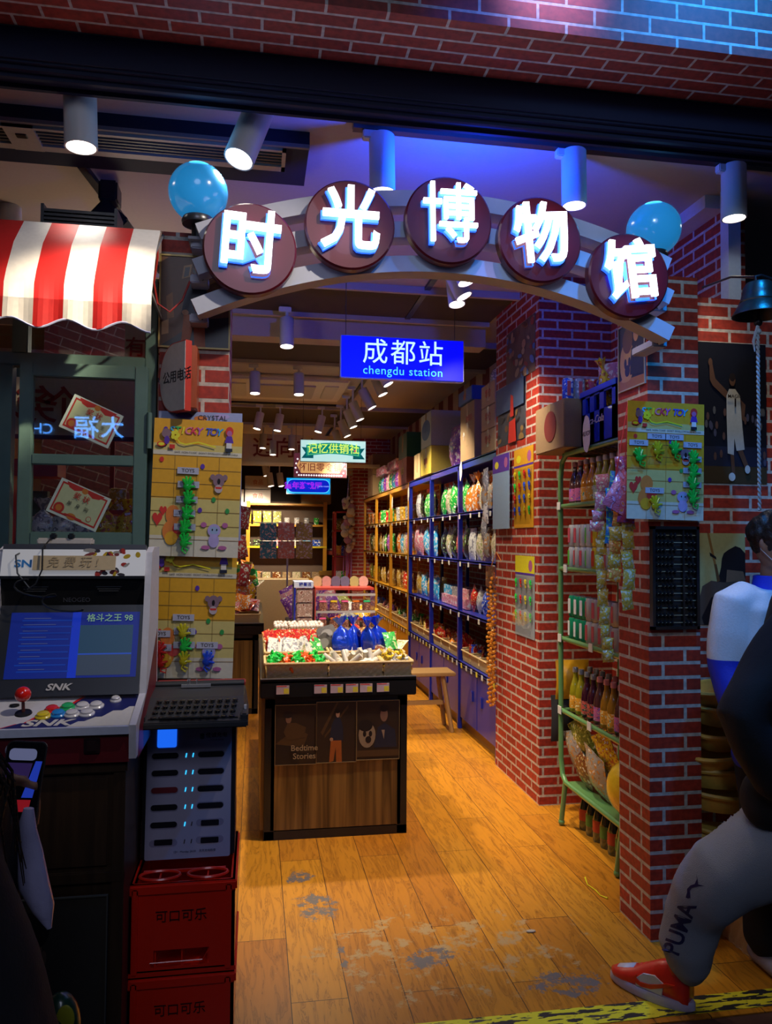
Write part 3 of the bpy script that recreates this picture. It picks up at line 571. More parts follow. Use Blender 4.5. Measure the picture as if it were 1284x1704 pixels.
dog = [(NVY, [(0, 0), (1, 0), (1, 1), (0, 1)]), (TAN, ell(.32, .42, .28, .34)), (DK, ell(.26, .4, .05, .08)), (DK, ell(.42, .4, .05, .08)), (DK, ell(.34, .28, .1, .09)), (BRN, ell(.35, .75, .2, .2)), (SKIN, ell(.68, .8, .1, .12)), (DK, ell(.68, .9, .12, .08)), (NVY, [(.45, .2), (.5, .6), (.68, .66), (.95, .5), (1, .15)]), (TAN, [(.62, .45), (.72, .45), (.70, .62)]), (BRN2, [(0, 0), (1, .0), (1, .13), (0, .16)]), (TAN, ell(.3, .15, .2, .04))]
poster('photo_print', 'dark photo of a dog and a person on the right pillar', 'poster', (1.527, 2.955, 2.325), -PI/2, .22, .27, NVY, dog, M((.40, .38, .33), .5))
bask = [(M((.007, .008, .015), .4), [(0, .25), (1, .25), (1, 1), (0, 1)]), (M((.06, .038, .018), .3), [(0, 0), (1, 0), (1, .12), (0, .12)]), (NVY, [(0, .12), (1, .12), (1, .26), (0, .26)])]
for i in range(26):
    random.seed(i); u, v = random.random(), .15+.38*random.random(); bask.append(((M((.06, .06, .10), .5), M((.10, .05, .04), .5), M((.09, .09, .09), .5))[i % 3], ell(u, v, .022, .03, 8)))
JER = M((.42, .42, .38), .5); SK2 = M((.10, .045, .025), .5)
bask += [(SK2, [(.40, .60), (.44, .64), (.24, .74), (.20, .84), (.155, .83), (.16, .73), (.2, .69)]), (SK2, ell(.17, .855, .03, .03, 10)), (SK2, ell(.49, .735, .045, .045, 14)), (DK, ell(.49, .755, .045, .03, 14)), (SK2, [(.60, .60), (.68, .56), (.66, .44), (.61, .46), (.62, .54)]), (SK2, [(.45, .22), (.50, .22), (.52, .05), (.47, .05)]), (SK2, [(.55, .24), (.63, .24), (.72, .12), (.68, .09)]),
         (JER, [(.40, .62), (.44, .67), (.53, .67), (.60, .62), (.62, .46), (.40, .46)]), (JER, [(.40, .46), (.62, .46), (.66, .24), (.54, .23), (.51, .32), (.50, .20), (.41, .21)]), (M((.5, .5, .45), .5), ell(.47, .045, .05, .03, 12)), (M((.5, .5, .45), .5), ell(.7, .10, .04, .03, 12))]
a = PY(1164, 803, 3.07); c = PY(1300, 575, 3.07)
t = poster('basketball_poster', 'dark poster of a basketball player in a white number 1 jersey', 'poster', ((a.x+2.23)/2, 3.076, (a.z+c.z)/2), 0, 2.23-a.x, c.z-a.z, DK, bask); W = 2.23-a.x; H = c.z-a.z
text('1', .05, DK, t, (.015*W, -.013, .07*H), bold=.02, extr=.01, name='jersey_number'); text('MAGIC', .022, DK, t, (.01*W, -.013, .115*H), bold=.01, extr=.01, name='jersey_lettering')
YP = M((.42, .34, .12), .7)
a = PY(1160, 1040, 3.07); c = PY(1275, 888, 3.07); sw_ = [(DK, [(.42, .45), (.5, .62), (.52, .72), (.56, .78), (.66, .82), (.8, .86), (.9, .84), (1, .78), (1, .3), (.6, .3)]), (M((.09, .05, .03), .7), [(.05, .0), (.04, .25), (.12, .42), (.3, .48), (.55, .46), (1, .5), (1, 0)]), (DK, [(.1, .08), (.3, .3), (.6, .35), (1, .4), (1, 0), (.15, 0)]),
      (BRN2, [(.22, 1), (.27, 1), (.42, .62), (.38, .60)]), (DK, [(.27, .79), (.40, .74), (.41, .71), (.28, .75)]), (BRN, [(.36, .66), (.41, .66), (.48, .48), (.42, .46)]), (M((.2, .1, .05), .6), [(.62, .6), (.95, .58), (1, .48), (.6, .46)])]
t = poster('warrior_poster', 'yellow poster of a dark figure carrying a sword, beside the abacus', 'poster', ((a.x+2.12)/2, 3.076, (a.z+c.z)/2), 0, 2.12-a.x, c.z-a.z, YP, sw_)
def mural(name, label, y0, y1, z0, z1, cols, seed, parts=46, x=1.657):
    random.seed(seed); sh = []
    for i in range(parts):
        u, v = random.random(), random.random(); a_ = random.random()*3; s1, s2 = .03+.08*random.random(), .02+.05*random.random()
        e_ = [(u+s1*math.cos(q)*math.cos(a_)-s2*math.sin(q)*math.sin(a_), v+s1*math.cos(q)*math.sin(a_)+s2*math.sin(q)*math.cos(a_)) for q in [2*PI*k/10 for k in range(10)]]
        e_ = [(min(max(p_, 0), 1), min(max(q_, 0), 1)) for p_, q_ in e_]; sh.append((cols[1+i % (len(cols)-1)], e_))
    return poster(name, label, 'poster', (x, (y0+y1)/2, (z0+z1)/2), -PI/2, abs(y1-y0), z1-z0, cols[0], sh)
a = PX(842, 640, 1.657); c = PX(890, 525, 1.657)
mural('mural_print', 'upper colourful crowd print on the side of the middle brick pillar', c.y, a.y, a.z-.02, c.z+.02, (M((.16, .10, .05), .5), TAN, BRN, M((.30, .06, .03), .5), M((.10, .18, .26), .5), M((.45, .32, .12), .5)), 3)
a = PX(828, 745, 1.657); c = PX(874, 640, 1.657)
t = mural('mural_print', 'lower dark print with blue sky and red figures on the middle pillar', c.y, a.y, a.z, c.z+.06, (M((.05, .05, .06), .5), DK, BRN, M((.22, .13, .04), .5), DK), 8, 30)
b = MB().mat(M((.04, .07, .14), .5)); w_ = abs(a.y-c.y)/2; b.add([(-w_, -.012, .02), (w_, -.012, .02), (w_, -.012, (c.z+.06-a.z)/2), (-w_, -.012, (c.z+.06-a.z)/2)], [(0, 1, 2, 3)]); b.mat(M((.45, .02, .01), .5)); b.add([(-.02, -.013, -.2), (.14, -.013, -.2), (.12, -.013, -.05), (0, -.013, -.06)], [(0, 1, 2, 3)]); b.add([(.02, -.013, -.03), (.09, -.013, -.03), (.08, -.013, .1), (.03, -.013, .12)], [(0, 1, 2, 3)]); b.build('red_figures', None, t)
# ---------------------------------------------------------------- phone sign, toy cards
t = thing('telephone_sign', 'white rounded public telephone sign on an orange bracket on the left pillar', 'sign', (-.235, 2.735, 2.0))
MB().box((-.005, -.10, -.015), (.035, 0, .20), .004).build('bracket', M((.40, .07, .012), .35, .3), t)
b = MB(); b.T = Matrix.Translation((.0, -.10, .095)) @ Matrix.Rotation(R(-52), 4, 'Z'); P2 = ell(-.055, 0, .085, .115, 28, PI/2, PI*1.5)+[(0, -.115), (.012, -.115), (.012, .115)]
P2 = [(min(x, .012), z) for x, z in P2]; b.mat(M((.55, .04, .02), .4)).prism([(x*1.04, z*1.03) for x, z in P2], -.012, .012); b.mat(M((.62, .58, .54), .5)).prism(P2, -.0135, -.012); b.build('panel', None, t)
L_ = text('公用电话', .044, INK, t, (0, 0, 0), spacing=.95, bold=.01, extr=.01); L_.matrix_local = b.T @ Matrix.Translation((-.035, -.0142, 0)) @ Matrix.Rotation(PI/2, 4, 'X')
MB().tube([(-.02, -.115, .095+.02)]*1+[(-.03, -.12, .1)], .002).build('cable', BLACK, t) if False else None
YC = M((.72, .36, .015), .5); YC2 = M((.62, .50, .16), .5); YC3 = M((.66, .60, .46), .5); GRID = M((.30, .17, .03), .6); PUR = M((.10, .03, .35), .5); GRN = M((.03, .30, .06), .5); PNK = M((.45, .12, .30), .5); LIL = M((.42, .34, .62), .5); YEL = M((.8, .72, .02), .4)
TOYM = {'green': M((.02, .75, .08), .12, coat=1, var=.25, alpha=.75), 'yellow': M((.75, .65, .02), .12, coat=1, var=.2, alpha=.75), 'red': M((.70, .02, .02), .12, coat=1, alpha=.75), 'blue': M((.02, .10, .8), .12, coat=1, alpha=.75)}
def hand_mesh(b, x, y, z, s, rot=0):
    """little jelly hand: palm, four fingers, thumb and looped tail"""
    T0 = b.T.copy(); b.T = T0 @ Matrix.Translation((x, y, z)) @ Matrix.Rotation(rot, 4, 'Y') @ Matrix.Diagonal((s, s, s, 1))
    b.ball((0, 0, 0), .42, 10, sx=1, sy=.4, sz=1)
    for k, (a_, L) in enumerate(((-35, .85), (-12, 1.0), (12, 1.0), (35, .85))):
        d = Vector((math.sin(R(a_)), 0, math.cos(R(a_)))); b.tube([d*.2, d*L*.7, d*L, d*(L+.08)], [.17, .15, .15, .06], 7)
    d = Vector((.95, 0, .1)); b.tube([d*.2, d*.6, d*.85], [.16, .14, .07], 7)
    b.tube([(0, 0, -.3), (-.1, 0, -.7), (.35, 0, -1.0), (.5, 0, -.6), (.1, 0, -.5)], [.1, .09, .09, .09, .07], 6); b.T = T0
def sticky_card(label, loc, rotz, w, h, bags, tilt=0, header=True, sc2=1, group=None):
    t = thing('sticky_toy_card', label, 'toy card', loc, rotz, group); t.rotation_euler = (0, tilt, rotz); b = MB(); sh = []
    sh += [(YC2, [(0, 0), (1, 0), (1, .42), (0, .42)]), (YC3, [(0, 0), (1, 0), (1, .15), (0, .15)]), (YC2, [(0, .735), (1, .735), (1, .82), (0, .82)]), (YC3, [(0, .735), (1, .735), (1, .77), (0, .77)])]
    for k in range(7): z = .735-k*.102; sh.append((GRID, [(0, z-.002), (1, z-.002), (1, z+.002), (0, z+.002)]))
    for x in (.25, .5, .75): sh.append((GRID, [(x-.002, 0), (x+.002, 0), (x+.002, .735), (x-.002, .735)]))
    for m_, x, y in ((CRED, .1, .70), (PUR, .56, .66), (GRN, .70, .42), (PUR, .55, .34), (GRN, .86, .34), (PUR, .13, .92)): sh.append((m_, ell(x, y, .025, .02, 10)))
    sh += [(CRED, heart(.14, .33, .04, 1.0)), (CRED, heart(.08, .27, .055, 1.0)), (ORG, ell(.25, .30, .08, .07)), (ORG, ell(.24, .18, .10, .08)), (YC, ell(.24, .13, .07, .05)), (CRED, ell(.32, .20, .07, .04))]
    sh += [(PNK, ell(.60, .235, .035, .02, 10)), (PNK, ell(.84, .235, .035, .02, 10)), (LIL, ell(.72, .195, .075, .048)), (M((.3, .4, .6), .5), ell(.72, .195, .05, .03)), (LIL, ell(.72, .12, .06, .05)), (PNK, ell(.63, .07, .05, .015)), (PNK, ell(.82, .07, .05, .015)), (DK, ell(.70, .2, .008, .008, 8)), (DK, ell(.75, .2, .008, .008, 8))]
    KO = M((.24, .14, .17), .5); sh += [(KO, ell(.68, .585, .03, .022, 10)), (KO, ell(.82, .585, .03, .022, 10)), (KO, ell(.75, .56, .065, .05)), (M((.5, .4, .4), .5), ell(.75, .50, .045, .03)), (DK, ell(.75, .555, .018, .022, 10)), (CRED, [(.71, .515), (.79, .515), (.78, .50), (.72, .50)])]
    if header:
        sh += [(YEL, ell(.24+.03*math.cos(q), .88+.022*math.sin(q), .022, .018, 10)) for q in (0, 1.26, 2.5, 3.77, 5)]+[(YEL, [(.26, .86), (.30, .83), (.36, .82), (.5, .84), (.7, .81), (.7, .80), (.5, .83), (.36, .81), (.29, .82), (.25, .86)])]
        sh += [(CRED, [(.18, .78), (.24, .78), (.24, .81), (.18, .81)]), (CRED, ell(.09, .81, .05, .018)), (YEL, ell(.09, .81, .035, .012)), (CRED, ell(.85, .925, .045, .035)), (PNK, ell(.85, .91, .03, .022)), (PUR, [(.82, .89), (.88, .89), (.90, .84), (.80, .84)]), (AWW, [(.82, .84), (.88, .84), (.88, .80), (.82, .80)]), (NVY, [(.81, .80), (.89, .80), (.89, .775), (.81, .775)]), (KO, ell(.14, .89, .05, .035)), (PUR, ell(.15, .84, .03, .03))]
    printed(b, w, h, YC, sh, 0, .0016, -w/2, -h); b.build('backing_card', None, t)
    if header:
        LC = [M(c, .4) for c in ((.05, .45, .8), (.05, .5, .1), (.85, .75, .02), (.75, .2, .3), (.75, .05, .1), (.5, .1, .5), (.05, .1, .6), (.1, .1, .5), (.02, .4, .75))]
        for k, ch in enumerate('STICKYTOY'): text(ch, w*.115, LC[k], t, (-.30*w+k*.062*w+(.04*w if k > 5 else 0), -.003, -.085*h), bold=.02, extr=.008, shear=.2, name='letter')
        text('SAFE  NON-TOXIC  DON\'T SWALLOW', w*.030, INK, t, (0, -.0025, -.243*h), extr=.005, name='small_print')
        text('MADE IN CHINA', w*.026, INK, t, (.36*w, -.0025, -.245*h), extr=.005, name='small_print')
    for i, (u, v, c, hh) in enumerate(bags):
        x = -w/2+u*w; z = -h+v*h; bw_ = w*.24
        MB().box((x-bw_/2, -.006, z-.0), (x+bw_/2, -.004, z+.022)).build('bag_header', M((.45, .45, .55), .6), t)
        text('TOYS', .017, INK, t, (x, -.0065, z+.011), extr=.005, bold=.01, name='bag_lettering')
        f = MB(); f.add([(x-bw_/2, -.005, z), (x+bw_/2, -.005, z), (x+bw_/2+.002, -.022, z-hh*.3), (x-bw_/2-.002, -.020, z-hh*.3), (x+bw_/2, -.018, z-hh*.75), (x-bw_/2, -.024, z-hh*.75), (x+bw_/2, -.004, z-hh), (x-bw_/2, -.004, z-hh)], [(0, 1, 2, 3), (3, 2, 4, 5), (5, 4, 6, 7)]); f.build('clear_bag', FILM, t)
        g = MB(); hand_mesh(g, x, -.012, z-hh*.48, w*.115, random.uniform(-.3, .3)); g.build('jelly_hand', TOYM[c], t, True)
    return t
random.seed(5)
sticky_card('upper yellow toy card on the left pillar, with a column of green jelly hands', (-.192, 2.665, 1.952), 0, .292, .462, [(.40, .60, 'green', .09), (.41, .50, 'green', .09), (.40, .39, 'green', .09), (.38, .29, 'green', .09), (.39, .19, 'green', .09)], R(1.5))
sticky_card('lower yellow toy card on the left pillar, with red and blue jelly hands', (-.205, 2.69, 1.54), 0, .292, .46, [(.16, .30, 'red', .10), (.18, .20, 'red', .09), (.42, .42, 'yellow', .09), (.44, .32, 'green', .09), (.44, .22, 'yellow', .09), (.70, .22, 'blue', .09)], R(1.5))
a = PY(1047, 668, 2.78)
sticky_card('yellow toy card with green and yellow jelly hands on the right pillar above the abacus', (1.588, 2.79, 2.10), 0, .325, .462, [(.14, .62, 'green', .10), (.37, .68, 'yellow', .10), (.60, .68, 'green', .09), (.84, .62, 'green', .1), (.84, .50, 'green', .1), (.84, .40, 'green', .1), (.84, .28, 'green', .1), (.35, .22, 'yellow', .1)], R(1))
t = thing('crystal_toy_card', 'pale blue crystal toy card mostly hidden behind the upper yellow card', 'toy card', (-.19, 2.70, 1.985)); b = MB(); printed(b, .28, .44, M((.30, .34, .55), .5), [(PUR, ell(.3, .97, .1, .02)), (ORG, ell(.5, .95, .08, .02)), (LIL, ell(.75, .97, .1, .02))], 0, .0016, -.14, -.44); b.build('backing_card', None, t); text('CRYSTAL', .024, INK, t, (.04, -.002, -.02), extr=.005)
def small_card(label, px0, px1, pyt, pyb, X, hdr, base, cols, rows, ncol, off=.0):
    a = PX(px0, pyb, X); c = PX(px1, pyt, X); y0, y1 = sorted((a.y, c.y)); W = y1-y0; H = PX((px0+px1)/2, pyt, X).z-PX((px0+px1)/2, pyb, X).z
    t = thing('hanging_toy_card', label, 'toy card', (X-off, (y0+y1)/2, PX((px0+px1)/2, pyb, X).z), -PI/2); b = MB()
    sh = [(hdr, [(0, .78), (1, .78), (1, 1), (0, 1)]), (YEL, ell(.25, .87, .12, .05)), (PNK, ell(.8, .88, .1, .07)), (PUR, [(0, .765), (1, .765), (1, .79), (0, .79)])]
    printed(b, W, H, base, sh, 0, .002, -W/2, 0); b.build('backing_card', None, t)
    for r in range(rows):
        for k in range(ncol):
            g = MB(); hand_mesh(g, -W/2+W*(k+.5)/ncol, -.012, H*(.66-r*.6/rows), W/ncol*.30); g.build('jelly_toy', TOYM[cols[(k+r*(len(cols) > ncol)) % len(cols)]], t, True)
    if rows: MB().add([(-W/2, -.022, .02), (W/2, -.024, .02), (W/2, -.005, .74*H), (-W/2, -.005, .74*H)], [(0, 1, 2, 3)]).build('clear_film', FILM, t)
    return t
small_card('small orange toy card with red, green and blue jelly toys, middle pillar', 855, 887, 745, 878, 1.655, YC, YC, ['yellow', 'green', 'red', 'blue', 'blue'], 4, 4)
small_card('grey toy card with yellow header and jelly toys, lower on middle pillar', 857, 889, 925, 1060, 1.655, YEL, M((.32, .34, .36), .5), ['green', 'red', 'yellow', 'green'], 3, 4)
small_card('pale blue printed toy card hanging at the corner of the middle pillar', 824, 852, 757, 880, 1.645, PUR, M((.28, .42, .58), .5), ['blue'], 0, 1, .02)
# ---------------------------------------------------------------- abacus, bell
t = thing('abacus', 'black framed wall abacus hanging upright on the right pillar', 'abacus', (1.532, 2.80, 1.208)); W, H = .20, .405
MB().box((0, 0, 0), (.012, .025, H)).box((W-.012, 0, 0), (W, .025, H)).box((0, 0, 0), (W, .025, .012)).box((0, 0, H-.012), (W, .025, H)).box((W*.655, .004, .012), (W*.69, .022, H-.012)).build('frame', M((.012, .010, .010), .3), t)
MB().box((.004, .022, .004), (W-.004, .026, H-.004)).build('back_board', M((.012, .008, .007), .6), t)
BEAD = M((.012, .012, .014), .12, coat=.8); random.seed(4)
for k in range(13):
    z = .026+k*(H-.05)/12.4; q = random.choice((0, 0, .012, .02))
    MB().cyl((.012, .013, z), (W-.012, .013, z), .0016, n=6).build('rod', M((.40, .30, .16), .4), t)
    gap = random.choice((1, 2, 3, 4))
    for xx in [.022+j*.0165+(q if j >= gap else 0) for j in range(5)]+[W-.022-j*.0165-(.01 if k % 3 == 0 else 0) for j in range(2)]:
        b = MB(); b.T = Matrix.Translation((xx, .013, z)) @ Matrix.Rotation(PI/2, 4, 'Y'); b.lathe([(.004, -.0065), (.0115, -.001), (.0115, .001), (.004, .0065)], 12); b.build('bead', BEAD, t, True)
c = PY(1262, 500, 2.62); t = thing('bronze_bell', 'dark bronze bell hanging by its top at the right edge', 'bell', (c.x, c.y, c.z))
BR = M((.085, .085, .07), .35, .85, bump=.2)
MB().lathe([(.001, .075), (.02, .074), (.045, .066), (.055, .05), (.06, .025), (.066, .0), (.069, -.004), (.068, -.010), (.073, -.014), (.083, -.034), (.094, -.050), (.096, -.058), (.09, -.058), (.07, -.03), (.058, 0), (.045, .05), (.001, .062)], 40).build('bell_body', BR, t, True)
MB().tube([(-.012, 0, .073), (-.014, 0, .09), (.01, 0, .097), (.06, 0, .085), (.1, .0, .06)], .006, 8).build('hanger', BLACK, t, True)
MB().tube([(.0, 0, .09), (.02, .2, .16), (.05, .45, .2)], .005, 8).build('wall_arm', BLACK, t, True)
MB().tube([(0, 0, .05), (-.004, -.0, -.09)], .006, 8).ball((-.004, 0, -.085), .016, 12).build('clapper', BLACK, t, True)
ROPE = M((.42, .42, .42), .8, bump=.6, bs=300); b = MB()
for s in (0, PI): b.tube([(-.006+.0035*math.cos(k*1.1+s), .0035*math.sin(k*1.1+s), -.09-k*.0065) for k in range(110)], .004, 6)
b.build('rope', ROPE, t, True)
MB().tube([(-.01, -.005, -.1), (-.03, -.008, -.16), (-.026, -.01, -.2)], [.006, .006, .002], 6).ball((-.006, -.003, -.12), .012, 8).build('rope_knot', ROPE, t, True)
# ---------------------------------------------------------------- red crates, power bank station, typewriter
CR = M((.92, .022, .005), .28, coat=.3, var=.05)
def crate(loc, label, m, w=.285, d=.36, h=.25, wlab=None):
    t = thing('bottle_crate', label, 'crate', loc); b = MB(); T = .012
    for y0, y1 in ((0, T), (d-T, d)):
        b.box((w*.24, y0, 0), (w*.76, y1, h*.10)).box((0, y0, 0), (w*.24, y1, h)).box((w*.76, y0, 0), (w, y1, h)).box((w*.24, y0+.001, h*.28), (w*.76, y1, h))
    b.box((0, 0, 0), (T, d, h)).box((w-T, 0, 0), (w, d, h)).box((0, 0, 0), (w, d, .01))
    b.box((-.006, -.006, h-.03), (w+.006, T, h), .005).box((-.006, d-T, h-.03), (w+.006, d+.006, h), .005).box((-.006, 0, h-.03), (T, d, h), .005).box((w-T, 0, h-.03), (w+.006, d, h), .005)
    b.box((-.004, -.004, 0), (w+.004, T, .018), .004)
    for k in range(1, 4): b.box((w*k/4-.002, T, .02), (w*k/4+.002, d-T, h*.45))
    for s in (.06, .94): b.box((w*s-.008, -.009, .01), (w*s+.008, 0, h-.01), .003)
    b.build('shell', m, t)
    r = MB()
    for cx in (.27, .73):
        P = [(w*cx+(.055)*math.cos(q), .045+.03*math.sin(q), h+.004) for q in [2*PI*k/20 for k in range(21)]]; r.tube(P, .0045, 6, caps=False)
        r.box((w*cx-.002, .02, h-.05), (w*cx+.002, .07, h))
    r.box((w*.1, .078, h-.004), (w*.9, .084, h+.004)); r.build('bottle_ring', m, t, True)
    return t
tag(MB().box((-.325, 2.23, -.0), (-.05, 2.6, .10)).build('plinth', BLACK), 'low black plinth under the red crates', 'plinth')
o = crate((-.328, 2.225, .10), 'lower red plastic bottle crate of the stack of two', CR); text('可口可乐', .035, M((.05, .002, .002), .5), o, (.14, -.002, .16), extr=.01)
o = crate((-.328, 2.225, .352), 'upper red plastic bottle crate, right under the charging station', CR); text('可口可乐', .035, M((.05, .002, .002), .5), o, (.14, -.002, .16), extr=.01)
b = MB(); b.tube([(.06, -.014, .045), (.2, -.014, .045), (.215, -.014, .07)], .002, 5); b.build('raised_trim', CR, o)
STM = M((.46, .44, .60), .35, var=.04); t = thing('power_bank_station', 'grey lilac power bank rental station with twelve slots standing on the red crates', 'charging station', (-.185, 2.37, .608)); t.rotation_euler = (R(-4), 0, 0)
W, H = .245, .405
MB().box((-W/2-.012, .012, 0), (W/2+.012, .19, H), .004).build('body', M((.015, .013, .016), .4), t)
b = MB(); printed(b, .02, .36, M((.09, .02, .015), .5), [], .013, .18, W/2, .0); b.build('side_print', BRICKD, t) if False else None
MB().box((W/2+.0125, .016, .002), (W/2+.0135, .186, .13)).build('side_sticker', BRICKD, t); MB().box((-W/2-.0135, .016, .002), (-W/2-.0125, .186, .11)).build('side_sticker', BRICKD, t)
MB().prism(rrect(W, H-.004, .006, cz=H/2), -.002, .012).build('front_panel', STM, t)
for r in range(6):
    for s in (-1, 1):
        z = H*(.735-r*.122); x = s*.066-(.003 if s > 0 else .004)
        empty_ = (r == 5) or (r == 4 and s == 1)
        MB().prism(rrect(.080, .020, .0098, cx=x, cz=z-.002*s*-1), -.0025, .0).build('slot_bezel', M((.30, .28, .42), .4), t)
        MB().prism(rrect(.076 if not empty_ else .052, .0165, .008 if not empty_ else .003, cx=x, cz=z+.0005), -.0035, -.001).build('slot', M((.20, .02, .03), .4) if (r == 2 and s < 0) else M((.012, .012, .02), .3), t)
        on = (r < 4) or (r == 4 and s == -1)
        MB().add([(s*.010-.002, -.003, z-.006), (s*.010+.001, -.003, z-.006), (s*.010+.003, -.003, z+.006), (s*.010, -.003, z+.006)], [(0, 1, 2, 3)]).build('indicator_light', EM((.03, .50, .9), 1.6) if on else INK, t)
MB().prism(rrect(.056, .056, .006, cx=-.066, cz=H*.865), -.0035, -.001).build('lit_panel', EM((.01, .12, .80), 1.1), t)
text('佳诚充电', .016, INK, t, (.078, -.004, H*.873), extr=.01, bold=.005); text('POWER BANK', .006, INK, t, (.08, -.004, H*.84), extr=.01, name='small_print')
MB().prism([(x+.036, z+H*.868) for x, z in rrect(.012, .016, .003)]+[], -.004, -.002).build('battery_icon', M((.03, .10, .12), .5), t)
text('12V · Monday 24:00    天天充电租借', .008, INK, t, (.02, -.004, .022), extr=.01, name='small_print')
TY = M((.035, .035, .037), .42, bump=.1); t = thing('typewriter', 'old black typewriter with round keys on top of the charging station', 'typewriter', (-.165, 2.29, 1.022)); t.scale = (.88, 1, .72)
b = MB(); b.add([(-.165, -.06, 0), (.165, -.06, 0), (.17, .26, 0), (-.17, .26, 0), (-.165, -.06, .022), (.165, -.06, .022), (.155, .07, .085), (-.155, .07, .085), (.155, .2, .10), (-.155, .2, .10), (.16, .26, .07), (-.16, .26, .07)], [(3, 2, 1, 0), (0, 1, 5, 4), (4, 5, 6, 7), (7, 6, 8, 9), (9, 8, 10, 11), (11, 10, 2, 3), (1, 2, 10, 8, 6, 5), (0, 4, 7, 9, 11, 3)])
b.box((-.172, -.07, 0), (.172, -.05, .026), .005).box((-.172, -.06, 0), (-.148, .1, .05), .006).box((.148, -.06, 0), (.172, .1, .05), .006); b.build('case', TY, t)
b = MB(); b.box((-.14, -.045, .03), (.14, .07, .034)); b.T = Matrix.Translation((0, 0, 0)); b.build('key_well', BLACK, t)
KEY = M((.03, .03, .032), .2, coat=.6)
for r in range(4):
    for k in range(11):
        x = -.125+k*.0245+r*.003; y = -.038+r*.026; z = .036+r*.014
        MB().cyl((x, y, z-.012), (x, y, z), .003, n=6).lathe([(.0095, z), (.0095, z+.003), (.007, z+.0045)], 12, (x, y, 0)).build('key', KEY, t, True)
MB().box((-.1, -.056, .036), (.08, -.047, .042), .002).build('space_bar', KEY, t)
MB().cyl((-.155, .2, .105), (.155, .2, .105), .014, n=16).build('platen', M((.02, .02, .02), .5), t, True)
b = MB()
for x in (-.04, -.034, -.01): b.tube([(x, .17, .1), (x+.003, .16, .135), (x, .158, .128)], .0018, 6)
b.box((-.06, .16, .1), (.04, .17, .112)); b.build('type_guide', METAL, t); MB().box((.158, -.0, .05), (.166, .008, .066)).build('white_tab', AWW, t)
MB().box((-.15, .19, .095), (.16, .25, .112), .003).build('red_top_rim', M((.35, .03, .03), .4), t)
# ---------------------------------------------------------------- arcade machine on its cabinet
X0, X1 = -.712, -.312; SIDE = M((.60, .58, .62), .45); LILM = M((.50, .53, .66), .4); ARD = M((.13, .008, .014), .4)
t = thing('arcade_machine', 'countertop arcade machine with blue screen, joystick and coloured buttons', 'arcade machine', (X0, 2.1, .972)); W = X1-X0
prof = [(.0, .0), (.0, .088), (.175, .135), (.235, .405), (.26, .53), (.30, .545), (.42, .545), (.42, 0)]
def side(xa, xb, m, g=0): 
    b = MB(); n = len(prof); b.add([(xa, y-g if i in (1,2,3,4) else y, z+g) for i, (y, z) in enumerate(prof)]+[(xb, y-g if i in (1,2,3,4) else y, z+g) for i, (y, z) in enumerate(prof)], [tuple(range(n)), tuple(range(2*n-1, n-1, -1))]+[(i, (i+1) % n, (i+1) % n+n, i+n) for i in range(n)]); b.build('side_panel', m, t)
side(-.012, .004, SIDE, .008); side(W-.004, W+.014, SIDE, .008)
b = MB(); b.add([(W+.0145, .03, .0), (W+.0145, .4, .0), (W+.0145, .4, .30), (W+.0145, .2, .15), (W+.0145, .05, .08)], [(0, 1, 2, 3, 4)]); b.build('side_decal', M((.18, .01, .02), .4), t)
def slab(name, y0, z0, y1, z1, m, th=.01, x0=.004, x1=None, off=0):
    x1 = W-.004 if x1 is None else x1; d = Vector((0, y1-y0, z1-z0)); n = Vector((0, d.z, -d.y)).normalized(); n = n if n.y < 0 or n.z > 0 else -n
    if n.y > 0: n = -n
    if abs(d.z) < .06: n = Vector((0, -abs(n.y), abs(n.z)))
    o_ = n*off; q = [Vector((x0, y0, z0)), Vector((x1, y0, z0)), Vector((x1, y1, z1)), Vector((x0, y1, z1))]
    return MB().add([p+o_ for p in q]+[p+o_-n*th for p in q], [(0, 1, 2, 3), (7, 6, 5, 4), (0, 4, 5, 1), (1, 5, 6, 2), (2, 6, 7, 3), (3, 7, 4, 0)]).build(name, m, t)
slab('lower_front', 0, 0, 0, .088, ARD); slab('front_edge', -.012, .074, -.012, .094, LILM, .014); slab('control_panel', -.004, .090, .175, .137, SIDE)
def onp(u, v, off=0):      # point on the control panel, u across, v back
    y0, z0, y1, z1 = -.004, .090, .175, .137; n = Vector((0, -(z1-z0), y1-y0)).normalized(); return Vector((.004+u*(W-.008), y0+v*(y1-y0), z0+v*(z1-z0)))+n*off
def ondecal(name, pts, m, off): MB().add([onp(u, v, off) for u, v in pts], [tuple(range(len(pts)))]).build(name, m, t)
CREAMW = M((.66, .62, .56), .4); RD = M((.70, .02, .02), .4); NB = M((.018, .022, .13), .35)
ondecal('panel_print', [(0, 0), (1, 0), (1, .05), (0, .05)], RD, .0006)
ondecal('panel_print', [(.16, .03), (.27, .18), (.31, .18), (.41, .52), (.45, .5), (.50, .72), (.55, .74), (.61, 1), (1, 1), (1, .03)], RD, .0008)
ondecal('panel_print', [(.19, .05), (.30, .20), (.34, .20), (.44, .54), (.48, .52), (.53, .74), (.58, .76), (.64, 1), (1, 1), (1, .05)], NB, .0011)
ondecal('panel_print', [(.60, .05), (.66, .2), (.7, .2), (.76, .32), (.80, .32), (.86, .5), (.92, .5), (.96, .62), (1, .62), (1, .05)], CREAMW, .0014)
RP = math.atan2(.047, .179)
text('SNK', .045, CREAMW, t, onp(.475, .17, .0018), (RP, 0, 0), bold=.03, extr=.01, sx=1.4, shear=.25, name='panel_logo')
